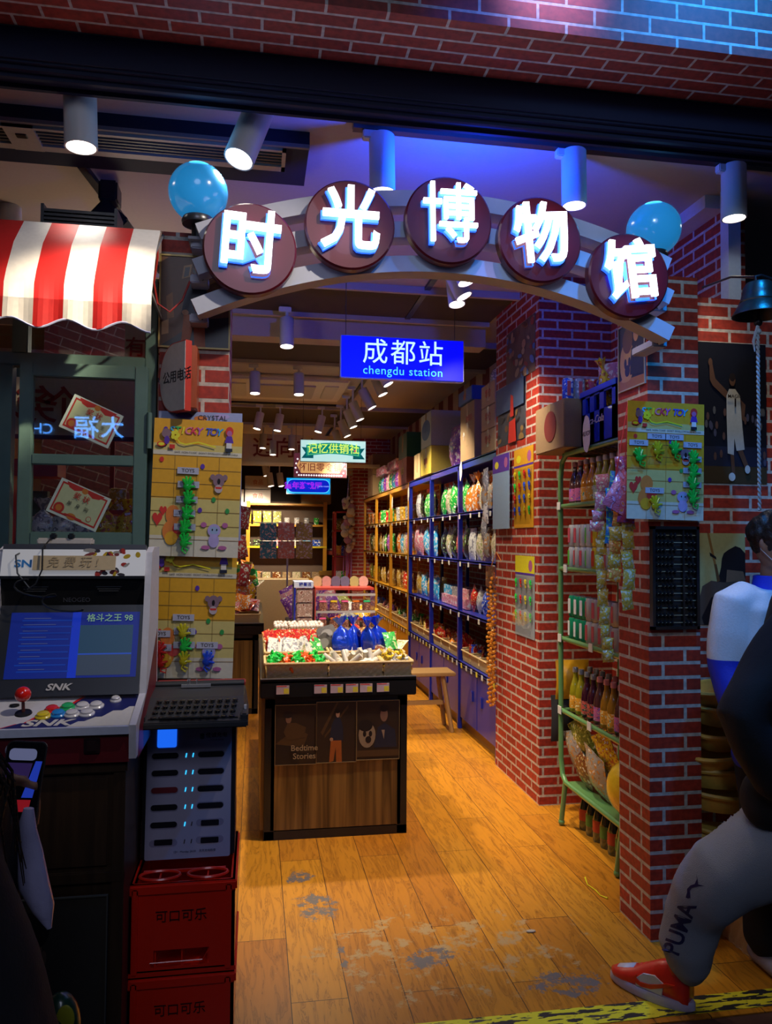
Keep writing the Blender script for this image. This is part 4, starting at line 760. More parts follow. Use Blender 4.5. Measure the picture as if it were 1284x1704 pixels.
for u, v, c in ((.42, .38, (.75, .55, .02)), (.51, .42, (.02, .25, .65)), (.455, .56, (.7, .02, .02)), (.55, .62, (.02, .45, .12)), (.60, .41, (.65, .62, .62)), (.695, .42, (.65, .62, .62)), (.645, .64, (.65, .62, .62)), (.735, .65, (.65, .62, .62)), (.85, .82, (.65, .62, .62))):
    p = onp(u, v); b = MB(); b.T = Matrix.Translation(p) @ Matrix.Rotation(RP, 4, 'X'); k = .75 if v > .8 else 1
    b.lathe([(.0205*k, 0), (.0205*k, .004), (.017*k, .007), (.015*k, .007), (.015*k, .011), (.012*k, .013), (.001, .013)], 20); b.build('button', M(c, .25, coat=.6, var=.03), t, True)
p = onp(.28, .50); b = MB(); b.T = Matrix.Translation(p) @ Matrix.Rotation(RP, 4, 'X'); b.lathe([(.022, 0), (.02, .004), (.007, .006)], 20); b.build('joystick_collar', BLACK, t, True)
MB().cyl(p, p+Vector((0, -.006, .035)), .0045, n=10).build('joystick_shaft', M((.10, .02, .02), .3), t, True); MB().ball(p+Vector((0, -.008, .052)), .0205, 20).build('joystick_ball', M((.75, .015, .01), .15, coat=1, var=.02), t, True)
MB().lathe([(.013, 0), (.012, .004), (.004, .005)], 14, tuple(onp(.19, .75))).build('round_badge', BLACK, t, True)
for x in (.118, .165):
    b = MB(); b.T = Matrix.Translation((x, -.011, .044)) @ Matrix.Rotation(PI/2, 4, 'X'); b.lathe([(.018, 0), (.018, .004), (.013, .006), (.012, .002), (.008, .002), (.007, .006), (.001, .006)], 20); b.build('coin_button', M((.42, .40, .50), .3, coat=.5), t, True)
MB().box((.285, -.006, .025), (.325, .002, .065), .002).box((.292, -.009, .03), (.318, -.004, .06), .002).build('power_switch', M((.02, .006, .008), .4), t)
slab('lower_bezel', .150, .145, .172, .185, M((.022, .024, .034), .3)); text('SNK', .026, M((.55, .52, .5), .4), t, (W*.46, .158, .167), (R(62), 0, 0), bold=.03, extr=.01, sx=1.3, shear=.25, name='bezel_logo')
SY0, SZ0, SY1, SZ1 = .172, .185, .245, .385
slab('screen_surround', SY0, SZ0, SY1, SZ1, BLACK)
def scr(u0, u1, v0, v1, m, off, name='screen_picture'):
    y0, z0 = SY0+(SY1-SY0)*v0, SZ0+(SZ1-SZ0)*v0; y1, z1 = SY0+(SY1-SY0)*v1, SZ0+(SZ1-SZ0)*v1
    return slab(name, y0, z0, y1, z1, m, .001, .004+u0*(W-.008), .004+u1*(W-.008), off)
scr(.08, .97, .02, .90, EM((.0, .006, .11), .9), .001, 'screen'); random.seed(2)
for k in range(9): scr(.14+.02*random.random(), .48+.03*random.random(), .10+k*.085, .118+k*.085, EM((.0, .02, .19), .8), .0018, 'menu_line')
for k in range(9): scr(.17, .30+.1*random.random(), .135+k*.085, .143+k*.085, EM((.04, .05, .13), .7), .0022, 'menu_line')
scr(.50, .56, .02, .90, EM((.0, .015, .28), .9), .0015, 'screen_band'); scr(.56, .93, .05, .72, EM((.008, .03, .06), .8), .0016, 'game_window'); scr(.56, .93, .05, .34, EM((.02, .03, .05), .8), .002, 'game_window'); scr(.56, .93, .32, .34, EM((.01, .04, .25), .9), .0024, 'game_window')
text('格斗之王 98', .024, EM((.12, .22, .12), .8), t, (W*.76, SY1-.022, SZ1-.036), (R(70), 0, 0), extr=.01, bold=.01, name='screen_title')
slab('speaker_panel', .247, .385, .232, .465, M((.010, .010, .011), .3))
for cx in (.24, .74):
    b = MB()
    for k in range(5): b.box((W*cx-.035+abs(k-2)*.004, .2365, .425+k*.006), (W*cx+.035-abs(k-2)*.004, .2395, .427+k*.006))
    b.build('speaker_grille', M((.05, .05, .055), .5), t)
text('NEOGEO', .018, M((.07, .07, .08), .5), t, (W*.52, .240, .400), (R(98), 0, 0), extr=.01, name='maker_lettering')
slab('marquee', .226, .468, .248, .575-.03, EM((.40, .40, .42), .42), .01); slab('marquee_edge', .224, .462, .224, .470, BLACK, .02); slab('marquee_top', .248, .545, .252, .560, M((.03, .03, .04), .4), .02)
def mq(u, v, off=.003): return Vector((u*W, .226+.022*v-off, .468+.077*v))
ART = [M(c, .5) for c in ((.6, .4, .02), (.5, .04, .03), (.05, .04, .05), (.45, .42, .38), (.25, .05, .05))]; random.seed(9)
b = MB()
for k in range(26):
    u = .58+.36*random.random(); v = random.choice((random.uniform(.78, .98), random.uniform(.05, .25))) if u < .84 else random.uniform(.1, .9)
    b.mat(ART[k % 5]); s1, s2, a_ = .006+.012*random.random(), .004+.006*random.random(), random.random()*3
    q = [mq(u, v, .0012+k*.00005)+Vector((s1*math.cos(w_)*math.cos(a_)-s2*math.sin(w_)*math.sin(a_), 0, (s1*math.cos(w_)*math.sin(a_)+s2*math.sin(w_)*math.cos(a_))*.7)) for w_ in [2*PI*j/9 for j in range(9)]]
    b.add(q, [tuple(range(9))])
b.build('marquee_art', None, t)
text('SNK', .030, M((.02, .20, .55), .4), t, mq(.19, .46, .002), (R(90-15), 0, 0), bold=.03, extr=.01, sx=1.3, name='marquee_logo')
o = MB().box((0, 0, 0), (.225, .003, .042)).build('cardboard_strip', M((.52, .40, .24), .7), None); tag(o, 'strip of cardboard with faint handwriting taped across the arcade marquee', 'cardboard'); o.location = (X0+.09, 2.1+.222, .972+.487); o.rotation_euler = (R(-15), 0, 0)
text('免 费 玩 !', .034, M((.40, .30, .17), .7), o, (.11, -.002, .021), extr=.01, name='handwriting', bold=-.004, shear=.2)
t = thing('power_strip', 'white power strip with two black plugs lying on top of the arcade machine', 'power strip', (X0+.08, 2.40, 1.518)); b = MB().mat(M((.55, .50, .46), .5)).box((0, 0, .012), (.155, .04, .032), .004).mat(M((.25, .03, .03), .5)).box((0.003, .002, 0), (.152, .038, .012)); b.build('body', None, t)
for x in (.045, .095): MB().box((x-.009, -.004, .028), (x+.009, .018, .046), .004).build('plug', BLACK, t)
tag(MB().tube([(X0+.12, 2.40, 1.55), (X0+.115, 2.33, 1.52), (X0+.12, 2.31, 1.46), (X0+.105, 2.305, 1.42), (X0+.085, 2.30, 1.405)], .0024, 6).tube([(X0+.06, 2.40, 1.52), (X0+.045, 2.325, 1.50), (X0+.055, 2.31, 1.45), (X0+.09, 2.30, 1.41)], .0024, 6).tube([(X0+.05+.035*math.cos(q)+.012*q, 2.302-.001*q, 1.43+.012*math.sin(q)-.011*q*.6) for q in [k*.5 for k in range(28)]], .0026, 6).build('black_cable', BLACK, None, True), 'bundled black cable hanging in front of the arcade marquee', 'cable')
WD = wood_mat('dark cabinet wood', (.035, .017, .008), (.06, .030, .013), 3, 40)
t = thing('wooden_cabinet', 'dark brown wooden cabinet carrying the arcade machine', 'cabinet', (-.80, 2.12, 0)); W2 = .475
MB().box((0, .006, 0), (W2, .42, .968)).box((0, -.006, .94), (W2+.004, .1, .97), .004).box((0, -.004, 0), (.02, .005, .94)).box((W2-.03, -.004, 0), (W2, .005, .94)).box((0, -.0055, .66), (W2, .01, .69), .003).build('body', WD, t)
MB().box((.03, -.001, .70), (W2-.04, .008, .93), .004).build('panel', WD, t)
man2 = [(M((.05, .04, .03), .5), [(0, 0), (1, 0), (1, 1), (0, 1)]), (M((.012, .012, .018), .5), [(0, 0), (.05, .42), (.25, .56), (.55, .56), (.8, .45), (.85, 0)]), (M((.30, .25, .2), .5), [(.30, .42), (.36, .60), (.44, .60), (.36, .36)]), (M((.16, .09, .06), .5), ell(.36, .76, .13, .14)), (DK, ell(.38, .87, .16, .08)), (M((.16, .09, .06), .5), ell(.50, .76, .02, .03)), (DK, [(.26, .79), (.33, .80), (.33, .785), (.26, .775)]), (M((.2, .1, .08), .5), ell(.29, .67, .03, .012)), (M((.16, .09, .06), .5), [(.30, .66), (.44, .66), (.42, .56), (.33, .54)])]
poster('portrait_poster', 'dim portrait poster of a person in a dark suit on the cabinet front', 'poster', (-.515, 2.110, .33), 0, .30, .60, DK, man2, M((.10, .09, .07), .5), .003)

# neon across the street, mirrored in the kiosk glass
t = thing('neon_sign', 'blue neon characters across the street, seen mirrored in the kiosk pane', 'sign', (-1.9, -1.5, 2.4)); NB_ = M((.1, .4, 1), .4, emit=26, ecol=(.08, .34, 1))
for ch, px, sz in (('大', 187, .20), ('福', 143, .21), ('CH', 70, .12)):
    q = PY(px, 714, 6.846); text(ch, sz, NB_, t, (q.x+1.9, 0, q.z-2.4), (PI/2, 0, PI), extr=.02, name='neon_character')
MB().box((-1.0, -.06, -.12), (1.2, -.03, .36)).build('board', BLACK, t); MB().box((-.05, -.06, -2.42), (.05, -.03, -.12)).build('post', BLACK, t)
# ---------------------------------------------------------------- goods: shapes built once, then copied
def pouch_mesh(w_, h_, th, nx=8, nz=10, seed=0, name='pouch'):
    rnd = random.Random(seed); vs = []; fs = []
    for s in (-1, 1):
        for j in range(nz+1):
            for i in range(nx+1):
                u = i/nx*2-1; v = j/nz; e = max(0, (1-abs(u)**2.4))*max(0, math.sin(PI*min(max((v-.04)/.90, 0), 1)))**.6
                vs.append((u*w_/2*(1-.06*math.sin(PI*v)), s*(th/2*e+.0008)+rnd.uniform(-1, 1)*.0015, v*h_))
    n = (nx+1)*(nz+1)
    for j in range(nz):
        for i in range(nx):
            a = j*(nx+1)+i; fs.append((a, a+1, a+nx+2, a+nx+1)); fs.append((n+a, n+a+nx+1, n+a+nx+2, n+a+1))
    for j in range(nz):
        for a in (j*(nx+1), j*(nx+1)+nx): fs.append((a, a+nx+1, n+a+nx+1, n+a))
    for i in range(nx): fs.append((i, n+i, n+i+1, i+1)); a = nz*(nx+1)+i; fs.append((a, a+1, n+a+1, n+a))
    return MB().add(vs, fs)
def twist_bag(b, w_, h_, seed=0):
    rnd = random.Random(seed); prof = [(.001, 0), (w_*.40, .004), (w_*.5, h_*.18), (w_*.5, h_*.42), (w_*.36, h_*.62), (w_*.12, h_*.74), (w_*.06, h_*.78), (w_*.16, h_*.86), (w_*.34, h_)]
    n = 22; vs = []; fs = []
    for (r, z) in prof:
        for j in range(n): th = 2*PI*j/n; k = 1+.12*math.sin(j*5+seed)+rnd.uniform(-.05, .05); vs.append((r*k*math.cos(th), r*k*.62*math.sin(th), z+(rnd.uniform(-.01, .01) if z == h_ else 0)))
    for i in range(len(prof)-1):
        for j in range(n): fs.append((i*n+j, i*n+(j+1) % n, (i+1)*n+(j+1) % n, (i+1)*n+j))
    return b.add(vs, fs)
PROTO = {}
def away(): return (0, 60, -30)
def proto(kind):
    if kind in PROTO: return PROTO[kind]
    def single(mb, name, smooth=True, m=WHITE):
        me = mb.build(name, m, None, smooth); return me
    if kind == 'bag': o = single(pouch_mesh(.15, .20, .05, seed=1), 'snack_bag')
    elif kind == 'bigbag': o = single(pouch_mesh(.26, .27, .09, seed=2), 'large_snack_bag')
    elif kind == 'sachet': o = single(pouch_mesh(.09, .12, .022, 6, 8, seed=3), 'snack_sachet')
    elif kind == 'card': o = single(MB().box((-.05, -.002, 0), (.05, .002, .13)), 'carded_toy', False)
    elif kind == 'twist': o = single(twist_bag(MB(), .13, .24, 2), 'tied_sweet_bag')
    elif kind == 'box': o = single(MB().box((-.06, -.05, 0), (.06, .05, .10), .002), 'small_box', False)
    elif kind == 'longbox': o = single(MB().box((-.11, -.05, 0), (.11, .05, .07), .002), 'flat_box', False)
    elif kind == 'sweet':
        b = MB().ball((0, 0, .012), .013, 10, 1.3, 1, .9); b.tube([(.014, 0, .012), (.03, 0, .016)], [.004, .013], 7).tube([(-.014, 0, .012), (-.03, 0, .010)], [.004, .013], 7); o = single(b, 'wrapped_sweet')
    elif kind == 'tub': o = single(MB().lathe([(.036, 0), (.04, .01), (.04, .085), (.042, .086), (.042, .105), (.038, .108), (.001, .108)], 16), 'snack_tub')
    elif kind == 'tube': o = single(MB().lathe([(.001, 0), (.014, 0), (.0145, .002), (.0145, .075), (.001, .075)], 14), 'white_tube')
    elif kind == 'spring':
        b = MB()
        for k in range(3): a = k*2*PI/3; b.tube([(0, 0, .01), (.02*math.cos(a), .02*math.sin(a), .02), (.034*math.cos(a), .034*math.sin(a), .008)], [.013, .010, .004], 7)
        b.tube([(0, 0, 0), (0, .005, .035), (.008, 0, .045)], [.012, .009, .004], 7); o = single(b, 'sticky_novelty')
    PROTO[kind] = o; o['category'] = 'x'; o['_proto'] = 1; return o
def put(kind, loc, m, label, cat, group=None, rotz=0, rot=None, scale=1):
    p = proto(kind); c = p.copy(); col.objects.link(c); del c['_proto']; c.location = loc; c.rotation_euler = rot or (0, 0, rotz)
    c.scale = scale if isinstance(scale, tuple) else (scale,)*3
    c.material_slots[0].link = 'OBJECT'; c.material_slots[0].material = m; c['label'] = label; c['category'] = cat
    if group: c['group'] = group
    elif 'group' in c: del c['group']
    return c
W8 = (.75, .72, .66); K0 = (.02, .02, .02)
PM = {'green': PK((.02, .40, .05), (.5, .7, .3)), 'red': PK((.60, .02, .02), (.8, .35, .1)), 'black': PK((.025, .02, .02), (.12, .25, .05)), 'light blue': PK((.06, .42, .75), (.65, .75, .8), W8), 'pink': PK((.70, .25, .32), (.8, .6, .6)), 'cream': PK((.60, .52, .36), (.3, .35, .12)),
      'orange': PK((.75, .22, .02), (.75, .65, .5)), 'yellow': PK((.75, .50, .02), (.5, .12, .02)), 'brown': PK((.20, .06, .02), (.5, .35, .12)), 'blue': PK((.02, .08, .60), (.5, .6, .8)), 'white': PK((.65, .65, .62), (.25, .25, .3)), 'purple': PK((.22, .04, .40), (.7, .3, .5)),
      'gold': PK((.55, .34, .06), (.75, .62, .3)), 'clear': PK((.36, .34, .30), (.55, .25, .05), W8, 30, .12), 'tan': PK((.35, .24, .12), (.55, .42, .25)), 'olive': PK((.20, .22, .03), (.5, .5, .1)), 'silver': PK((.30, .31, .34), (.6, .6, .6))}
BASK = M((.60, .42, .19), .6, bump=.3, bs=120)
def basket(loc, w_, d_, h_, label, group=None, rotz=0, detail=True, flare=.01):
    t = thing('woven_basket', label, 'basket', loc, rotz, group); b = MB(); nz = 5 if detail else 3
    def wall(p, q):
        p, q = Vector(p), Vector(q); L = (q-p).length; nx = max(4, int(L/(.010 if detail else .03))); nrm = Vector((q.y-p.y, p.x-q.x, 0)).normalized(); vs = []; nzz = nz*2
        for j in range(nzz+1):
            for i in range(nx+1):
                u = i/nx; row = (j//2) % 2; a = .006*math.cos(u*nx*PI/2+row*PI)*math.sin(PI*((j % 2)*.5+.25)) if detail else 0
                vs.append(p.lerp(q, u)+nrm*(a+flare*j/nzz)+Vector((0, 0, h_*j/nzz)))
        b.add(vs, [(j*(nx+1)+i, j*(nx+1)+i+1, (j+1)*(nx+1)+i+1, (j+1)*(nx+1)+i) for j in range(nzz) for i in range(nx)])
    C_ = [(-w_/2, -d_/2, 0), (w_/2, -d_/2, 0), (w_/2, d_/2, 0), (-w_/2, d_/2, 0)]
    for i in range(4): wall(C_[i], C_[(i+1) % 4])
    b.box((-w_/2, -d_/2, 0), (w_/2, d_/2, .006)); b.box((-w_/2+.006, -d_/2+.006, h_*.0+.006), (w_/2-.006, d_/2-.006, .012)); b.build('weave', BASK, t, True, sharp=2)
    r = MB(); f = flare; P = [(-w_/2-f, -d_/2-f, h_), (w_/2+f, -d_/2-f, h_), (w_/2+f, d_/2+f, h_), (-w_/2-f, d_/2+f, h_)]
    for i in range(4):
        p, q = Vector(P[i]), Vector(P[(i+1) % 4]); n = max(3, int((q-p).length/.012)) if detail else 2
        r.tube([p.lerp(q, k/n)+Vector((0, 0, .003*math.sin(k*PI))) for k in range(n+1)], [.0065+(.0015 if k % 2 else 0) for k in range(n+1)], 6)
    r.build('rim', BASK, t, True); return t
# ---------------------------------------------------------------- shelving on the right
TAGM = M((.68, .66, .6), .6); TAGY = M((.72, .62, .05), .5)
def shelf_unit(name, label, y0, y1, nb, m, zl=(.56, .97, 1.39, 1.78), top=2.19, xf=1.67, xb=2.06, cab=True):
    t = thing(name, label, 'shelving', (xf, y0, 0)); L = y1-y0; D = xb-xf; bl = L/nb
    for i in range(nb+1):
        y = i*bl; y = min(max(y, .015), L-.02); MB().box((0, y-.02, .0), (.035, y+.02, top), .003).build('post', m, t); MB().box((D-.03, y-.015, .0), (D, y+.015, top)).build('rear_post', m, t)
    for z in zl+(top,):
        f = .022 if z != top else .055
        MB().box((.0, 0, z-f), (.02, L, z+.004), .002).box((.0, 0, z-.012), (D, L, z)).build('shelf_board', m, t)
    if cab:
        MB().box((.06, 0, 0), (D, L, .09)).build('plinth', M((.30, .16, .05), .5), t)
        for i in range(nb*2): d = MB().box((.012, i*bl/2+.006, .10), (.03, (i+1)*bl/2-.006, .525), .003).build('cupboard_door', m, t); MB().box((.002, (i+.5)*bl/2+(.12 if i % 2 == 0 else -.16), .30), (.012, (i+.5)*bl/2+(.16 if i % 2 == 0 else -.12), .38), .003).build('handle', m, d)
        b_ = MB().box((.03, 0, .09), (D, L, .53)); b_.build('cupboard_body', m, t)
    k = 0; y = .06
    while y < L-.04:
        MB().box((-.003, y-.018, .515), (.0, y+.018, .552)).build('price_tag', TAGM if k % 3 else TAGY, t); y += .145; k += 1
    for z in zl[1:]:
        for q in range(int(L/.3)): y = .12+q*.3+random.uniform(-.05, .05); MB().box((-.003, y-.02, z-.05), (.0, y+.02, z-.012)).build('price_tag', TAGM, t)
    return t
BLU = M((.008, .02, .30), .35, coat=.2, var=.05); YLW = M((.60, .28, .015), .4, var=.06)
random.seed(21)
shelf_unit('blue_shelving', 'blue metal shelving with cupboards below, full of bagged snacks, on the right', 5.2, 8.36, 3, BLU)
shelf_unit('yellow_shelving', 'yellow shelving with cupboards, beyond the blue shelving on the right', 8.40, 11.95, 3, YLW)
BAYB = ('nearest the brick pillar', 'in its middle bay', 'in its far bay')
def row(kind, y0, y1, z, cols, where, cat, n, x=1.75, sc=1, lean=0, dx=.0, yaw=None, nm=None, jit=.02, rows=1):
    for k in range(n):
        for r in range(rows):
            y = y0+(y1-y0)*(k+.5)/n+random.uniform(-jit, jit); c = cols[(k+r) % len(cols)]; s = sc*random.uniform(.92, 1.08) if not isinstance(sc, tuple) else sc
            put(kind, (x+dx*k+r*.09+random.uniform(0, .02), y, z+.001), PM[c], '%s %s, %s from front, %s%s' % (c, nm or kind, ORD[k], where, (', %s row' % ('front', 'rear')[r]) if rows > 1 else ''), cat, rot=(random.uniform(-.04, .04)+0, -lean*.0+random.uniform(-.05, .05), -PI/2+(yaw or 0)+random.uniform(-.2, .2)), scale=s)
def tilt_row(y0, y1, z, cols, where, n, sc, ang=.5, x=1.76, kind='bag', nm='slanted snack bag'):
    for k in range(n):
        y = y0+(y1-y0)*(k+.5)/n; c = cols[k % len(cols)]
        put(kind, (x+random.uniform(0, .03), y+.05, z+.02), PM[c], '%s %s, %s from front, %s' % (c, nm, ORD[k], where), 'snack', rot=(random.uniform(.2, .35)*0, ang+random.uniform(-.1, .1), -PI/2), scale=sc)
def sweets_basket(y0, y1, z, n, cols, where, unit):
    L = (y1-y0)/n
    for k in range(n):
        yc = y0+L*(k+.5); g = 'sweets in the low baskets of the %s shelving %s' % (unit, where)
        basket((1.80, yc, z+.001), .20, L-.02, .085, 'woven basket of sweets, %s from the near end, lowest row of the %s shelving %s' % (ORD[k], unit, where) if False else 'low woven sweet basket, %s along %s of the %s shelving' % (ORD[k], where, unit), detail=False)
        c = cols[k % len(cols)]
        for j in range(9):
            put('sachet', (1.80+random.uniform(-.06, .05), yc+random.uniform(-L*.3, L*.3), z+.03+random.uniform(0, .04)), PM[c if j % 3 else cols[(k+1) % len(cols)]], '%s sweet packet heaped in the %s basket, %s of the %s shelving' % (ORD[j], ORD[k], where, unit), 'sweet', group=g+' '+ORD[k], rot=(random.uniform(-1.2, .4), random.uniform(-.8, .8), random.uniform(-2.5, -.6)), scale=random.uniform(.75, 1.05))
bl = 3.16/3; Y0 = [5.2+bl*i for i in range(4)]
def B(i): return Y0[i]+.05, Y0[i+1]-.05
wh = lambda lv, i: '%s bay, %s shelf, blue shelving' % (('near', 'middle', 'far')[i], lv.replace('top inner', 'top'))
row('twist', *B(0), 1.784, ['orange', 'clear', 'cream', 'orange'], wh('top inner', 0), 'snack', 5, nm='tied snack bag', sc=1.25, rows=2)
tilt_row(*B(1), 1.784, ['green', 'white', 'green', 'cream', 'green'], wh('top inner', 1), 5, 1.35, .55)
row('bag', *B(2), 1.784, ['black', 'green', 'green', 'black', 'white'], wh('top inner', 2), 'snack', 5, nm='snack bag', sc=1.3)
row('bag', *B(0), 1.394, ['brown', 'cream', 'brown', 'cream', 'white'], wh('second', 0), 'snack', 5, nm='snack bag', sc=1.25, rows=2)
tilt_row(*B(1), 1.394, ['black', 'red', 'black', 'cream', 'black'], wh('second', 1), 5, 1.35, .4)
row('bigbag', *B(2), 1.394, ['light blue', 'light blue', 'pink'], wh('second', 2), 'snack', 3, nm='large puffed bag', sc=1.15)
for k in range(4): put('box', (1.9, 5.35+k*.22, .975), PM[('purple', 'blue', 'light blue', 'white')[k]], '%s carton behind the snack bags, third blue shelf near the pillar' % ('purple', 'blue', 'pale blue', 'white')[k], 'box', rotz=-PI/2, scale=1.7)
tilt_row(*B(0), .974, ['green', 'red', 'white', 'blue', 'white', 'red'], wh('third', 0), 6, 1.05, .7)
for k in range(6): put('longbox', (1.80+.02*(k % 2), 6.35+.30*(k//2)+.02, .974+.085*(k % 2)), PM[('pink', 'silver', 'light blue')[k//2] if k % 2 else 'pink'], '%s flat carton %s, third shelf of blue shelving, middle bay, %s end' % ('pink' if not k % 2 else 'upper', 'at bottom' if not k % 2 else 'on top', ('near', 'centre', 'far')[k//2]), 'box', rotz=-PI/2, scale=1.2)
row('bag', *B(2), .974, ['light blue', 'gold', 'light blue', 'gold'], wh('third', 2), 'snack', 4, nm='snack bag', sc=1.15, rows=2)
sweets_basket(*B(0), .565, 4, ['blue', 'purple', 'brown', 'red'], 'the near bay', 'blue'); sweets_basket(*B(1), .565, 3, ['red', 'orange', 'red'], 'the middle bay', 'blue'); sweets_basket(*B(2), .565, 3, ['yellow', 'red', 'gold'], 'the far bay', 'blue')
yl = 3.55/3; YY = [8.40+yl*i for i in range(4)]; YB = ('in its near bay', 'in its middle bay', 'in its far bay')
wy = lambda lv, i: '%s bay, %s shelf, yellow shelving' % (('near', 'middle', 'far')[i], lv.replace('top inner', 'top')); BY = lambda i: (YY[i]+.05, YY[i+1]-.05)
for i, cc in enumerate((['gold', 'white', 'yellow'], ['green', 'green', 'red'], ['orange', 'brown'])): row('tub', *BY(i), 1.784, cc, wy('top inner', i), 'tub', 6, nm='tub', sc=1.5); 
for i, cc in enumerate((['orange', 'pink', 'cream', 'light blue'], ['green', 'cream', 'purple'], ['gold', 'black'])): row('bag', *BY(i), 1.394, cc, wy('second', i), 'snack', 5, nm='snack bag', sc=1.25)
for i, cc in enumerate((['brown', 'gold', 'red'], ['gold', 'gold', 'brown'], ['yellow', 'olive'])): row('bag', *BY(i), .974, cc, wy('third', i), 'snack', 5, nm='snack bag', sc=1.05)
for i, cc in enumerate((['green', 'white', 'gold'], ['orange', 'purple', 'pink'], ['blue', 'white'])): sweets_basket(*BY(i), .565, 3, cc, ('the near bay', 'the middle bay', 'the far bay')[i], 'yellow')
# ---- cartons on top
def carton(label, loc, size, m, rotz=0, marks=()):
    t = thing('cardboard_carton', label, 'carton', loc, rotz); w_, d_, h_ = size
    MB().box((-w_/2, -d_/2, 0), (w_/2, d_/2, h_), .004).build('box', m, t)
    MB().box((-w_/2-.001, -.025, h_*.25), (-w_/2, .025, h_)).box((-w_/2, -.025, h_), (w_/2, .025, h_+.001)).build('packing_tape', M((.36, .24, .12), .25), t)
    for i, (s, sz, c, u, v) in enumerate(marks): text(s, sz, c, t, (-w_/2-.0015, -u, v), (PI/2, 0, -PI/2), extr=.01, bold=.01, name='printed_lettering')
    return t
CB = M((.30, .19, .09), .75); CB2 = M((.42, .30, .15), .7); CRT = M((.35, .05, .02), .6); BLB = M((.02, .07, .28), .5); YBX = M((.55, .42, .05), .5); WBX = M((.42, .42, .42), .5)
T2 = 2.196
for k in range(3): carton('small tan carton with red print, %s of the stack of three on the blue shelving' % ('lowest', 'middle', 'topmost')[k], (1.82, 5.42, T2+k*.171), (.30, .34, .168), CB2, marks=(('零食', .07, CRT, 0, .09),))
carton('big brown carton with an arrow mark on top of the blue shelving', (1.84, 5.98, T2), (.34, .42, .46), CB, marks=(('↑', .09, PAPER, -.10, .2), ('沙琪玛', .06, CRT, .05, .33)))
carton('flat dark blue carton lying on the big brown carton', (1.82, 5.98, T2+.462), (.34, .40, .11), BLB, marks=(('饼干', .05, CRT, 0, .05),))
carton('yellow based carton below the white and blue one', (1.80, 7.42, T2), (.30, .46, .27), YBX, marks=(('糖果', .07, CRT, 0, .13),))
carton('white carton with a blue oval standing on the yellow carton', (1.80, 7.42, T2+.272), (.30, .46, .34), WBX, marks=(('薯片', .10, BLB, 0, .19),))
b = MB(); b.T = Matrix.Translation((-.1505, 0, .17)) @ Matrix.Rotation(-PI/2, 4, 'Z'); b.prism(ell(0, 0, .19, .10, 24), -.0012, 0)
o_ = [x for x in bpy.data.objects if x.name.startswith('cardboard_carton') and 'blue oval' in x.get('label', '')][0]; b.build('blue_oval', BLB, o_)
carton('brown carton with opened flaps beside the yellow carton', (1.80, 7.88, T2), (.28, .32, .26), CB2)
carton('red and yellow carton under the green one on the yellow shelving', (1.84, 8.75, T2), (.34, .50, .30), M((.30, .06, .02), .5), marks=(('辣条', .09, YBX, 0, .15),))
carton('dark green carton standing on the red and yellow one', (1.84, 8.75, T2+.302), (.34, .50, .28), M((.015, .10, .05), .5))
for k in range(2): carton('brown carton at the far end of the yellow shelving, %s' % ('below', 'above')[k], (1.84, 11.3, T2+k*.31), (.34, .5, .305), CB)
carton('plain grey carton high behind the small tan cartons', (1.98, 5.62, T2+.0), (.2, .25, .86), M((.13, .11, .12), .6)) if False else None
put('bigbag', (1.80, 6.75, T2), PM['purple'], 'clear bag of small coloured toys on the blue shelving between the cartons', 'toy bag', rotz=-PI/2, scale=(1.7, 1.6, 1.5))
put('bigbag', (1.80, 6.42, T2), PM['clear'], 'crumpled clear bag beside the big brown carton', 'toy bag', rotz=-PI/2, scale=(.8, 1.2, .9))
put('bigbag', (1.84, 5.75, T2+.575), PM['silver'], 'silver bag resting on the dark blue carton', 'toy bag', rotz=-PI/2, scale=(.8, 1, .5))
for k in range(8): put('bag', (1.76, 9.35+k*.22, T2+(.0)), PM[('pink', 'purple', 'light blue', 'green')[k % 4]], '%s packet, %s along the top of the yellow shelving' % (('pink', 'purple', 'pale blue', 'green')[k % 4], ORD[k]), 'snack', rotz=-PI/2, scale=1.2)
for k in range(2): put('longbox', (1.80, 9.55+.9*k, T2+.245), PM['pink'], '%s pink flat carton lying over the packets on the yellow shelving' % ('near', 'far')[k], 'box', rotz=-PI/2, scale=(3, 2.4, 1.6))
for i, (px, py, X) in enumerate(((766, 784, 1.66), (679, 822, 1.66), (652, 838, 1.66))):
    p = PX(px, py, X); t = tag(MB().prism([(x*1.0, z+.012*math.sin(x*90)) for x, z in ell(0, 0, .04, .075, 14)], -.001, .001).build('paper_note', PAPER), 'ragged white paper note stuck to the %s' % ('second post of the blue shelving', 'joint of blue and yellow shelving', 'first inner post of the yellow shelving')[i], 'note'); t.location = (1.662, p.y, p.z); t.rotation_euler = (0, 0, -PI/2)
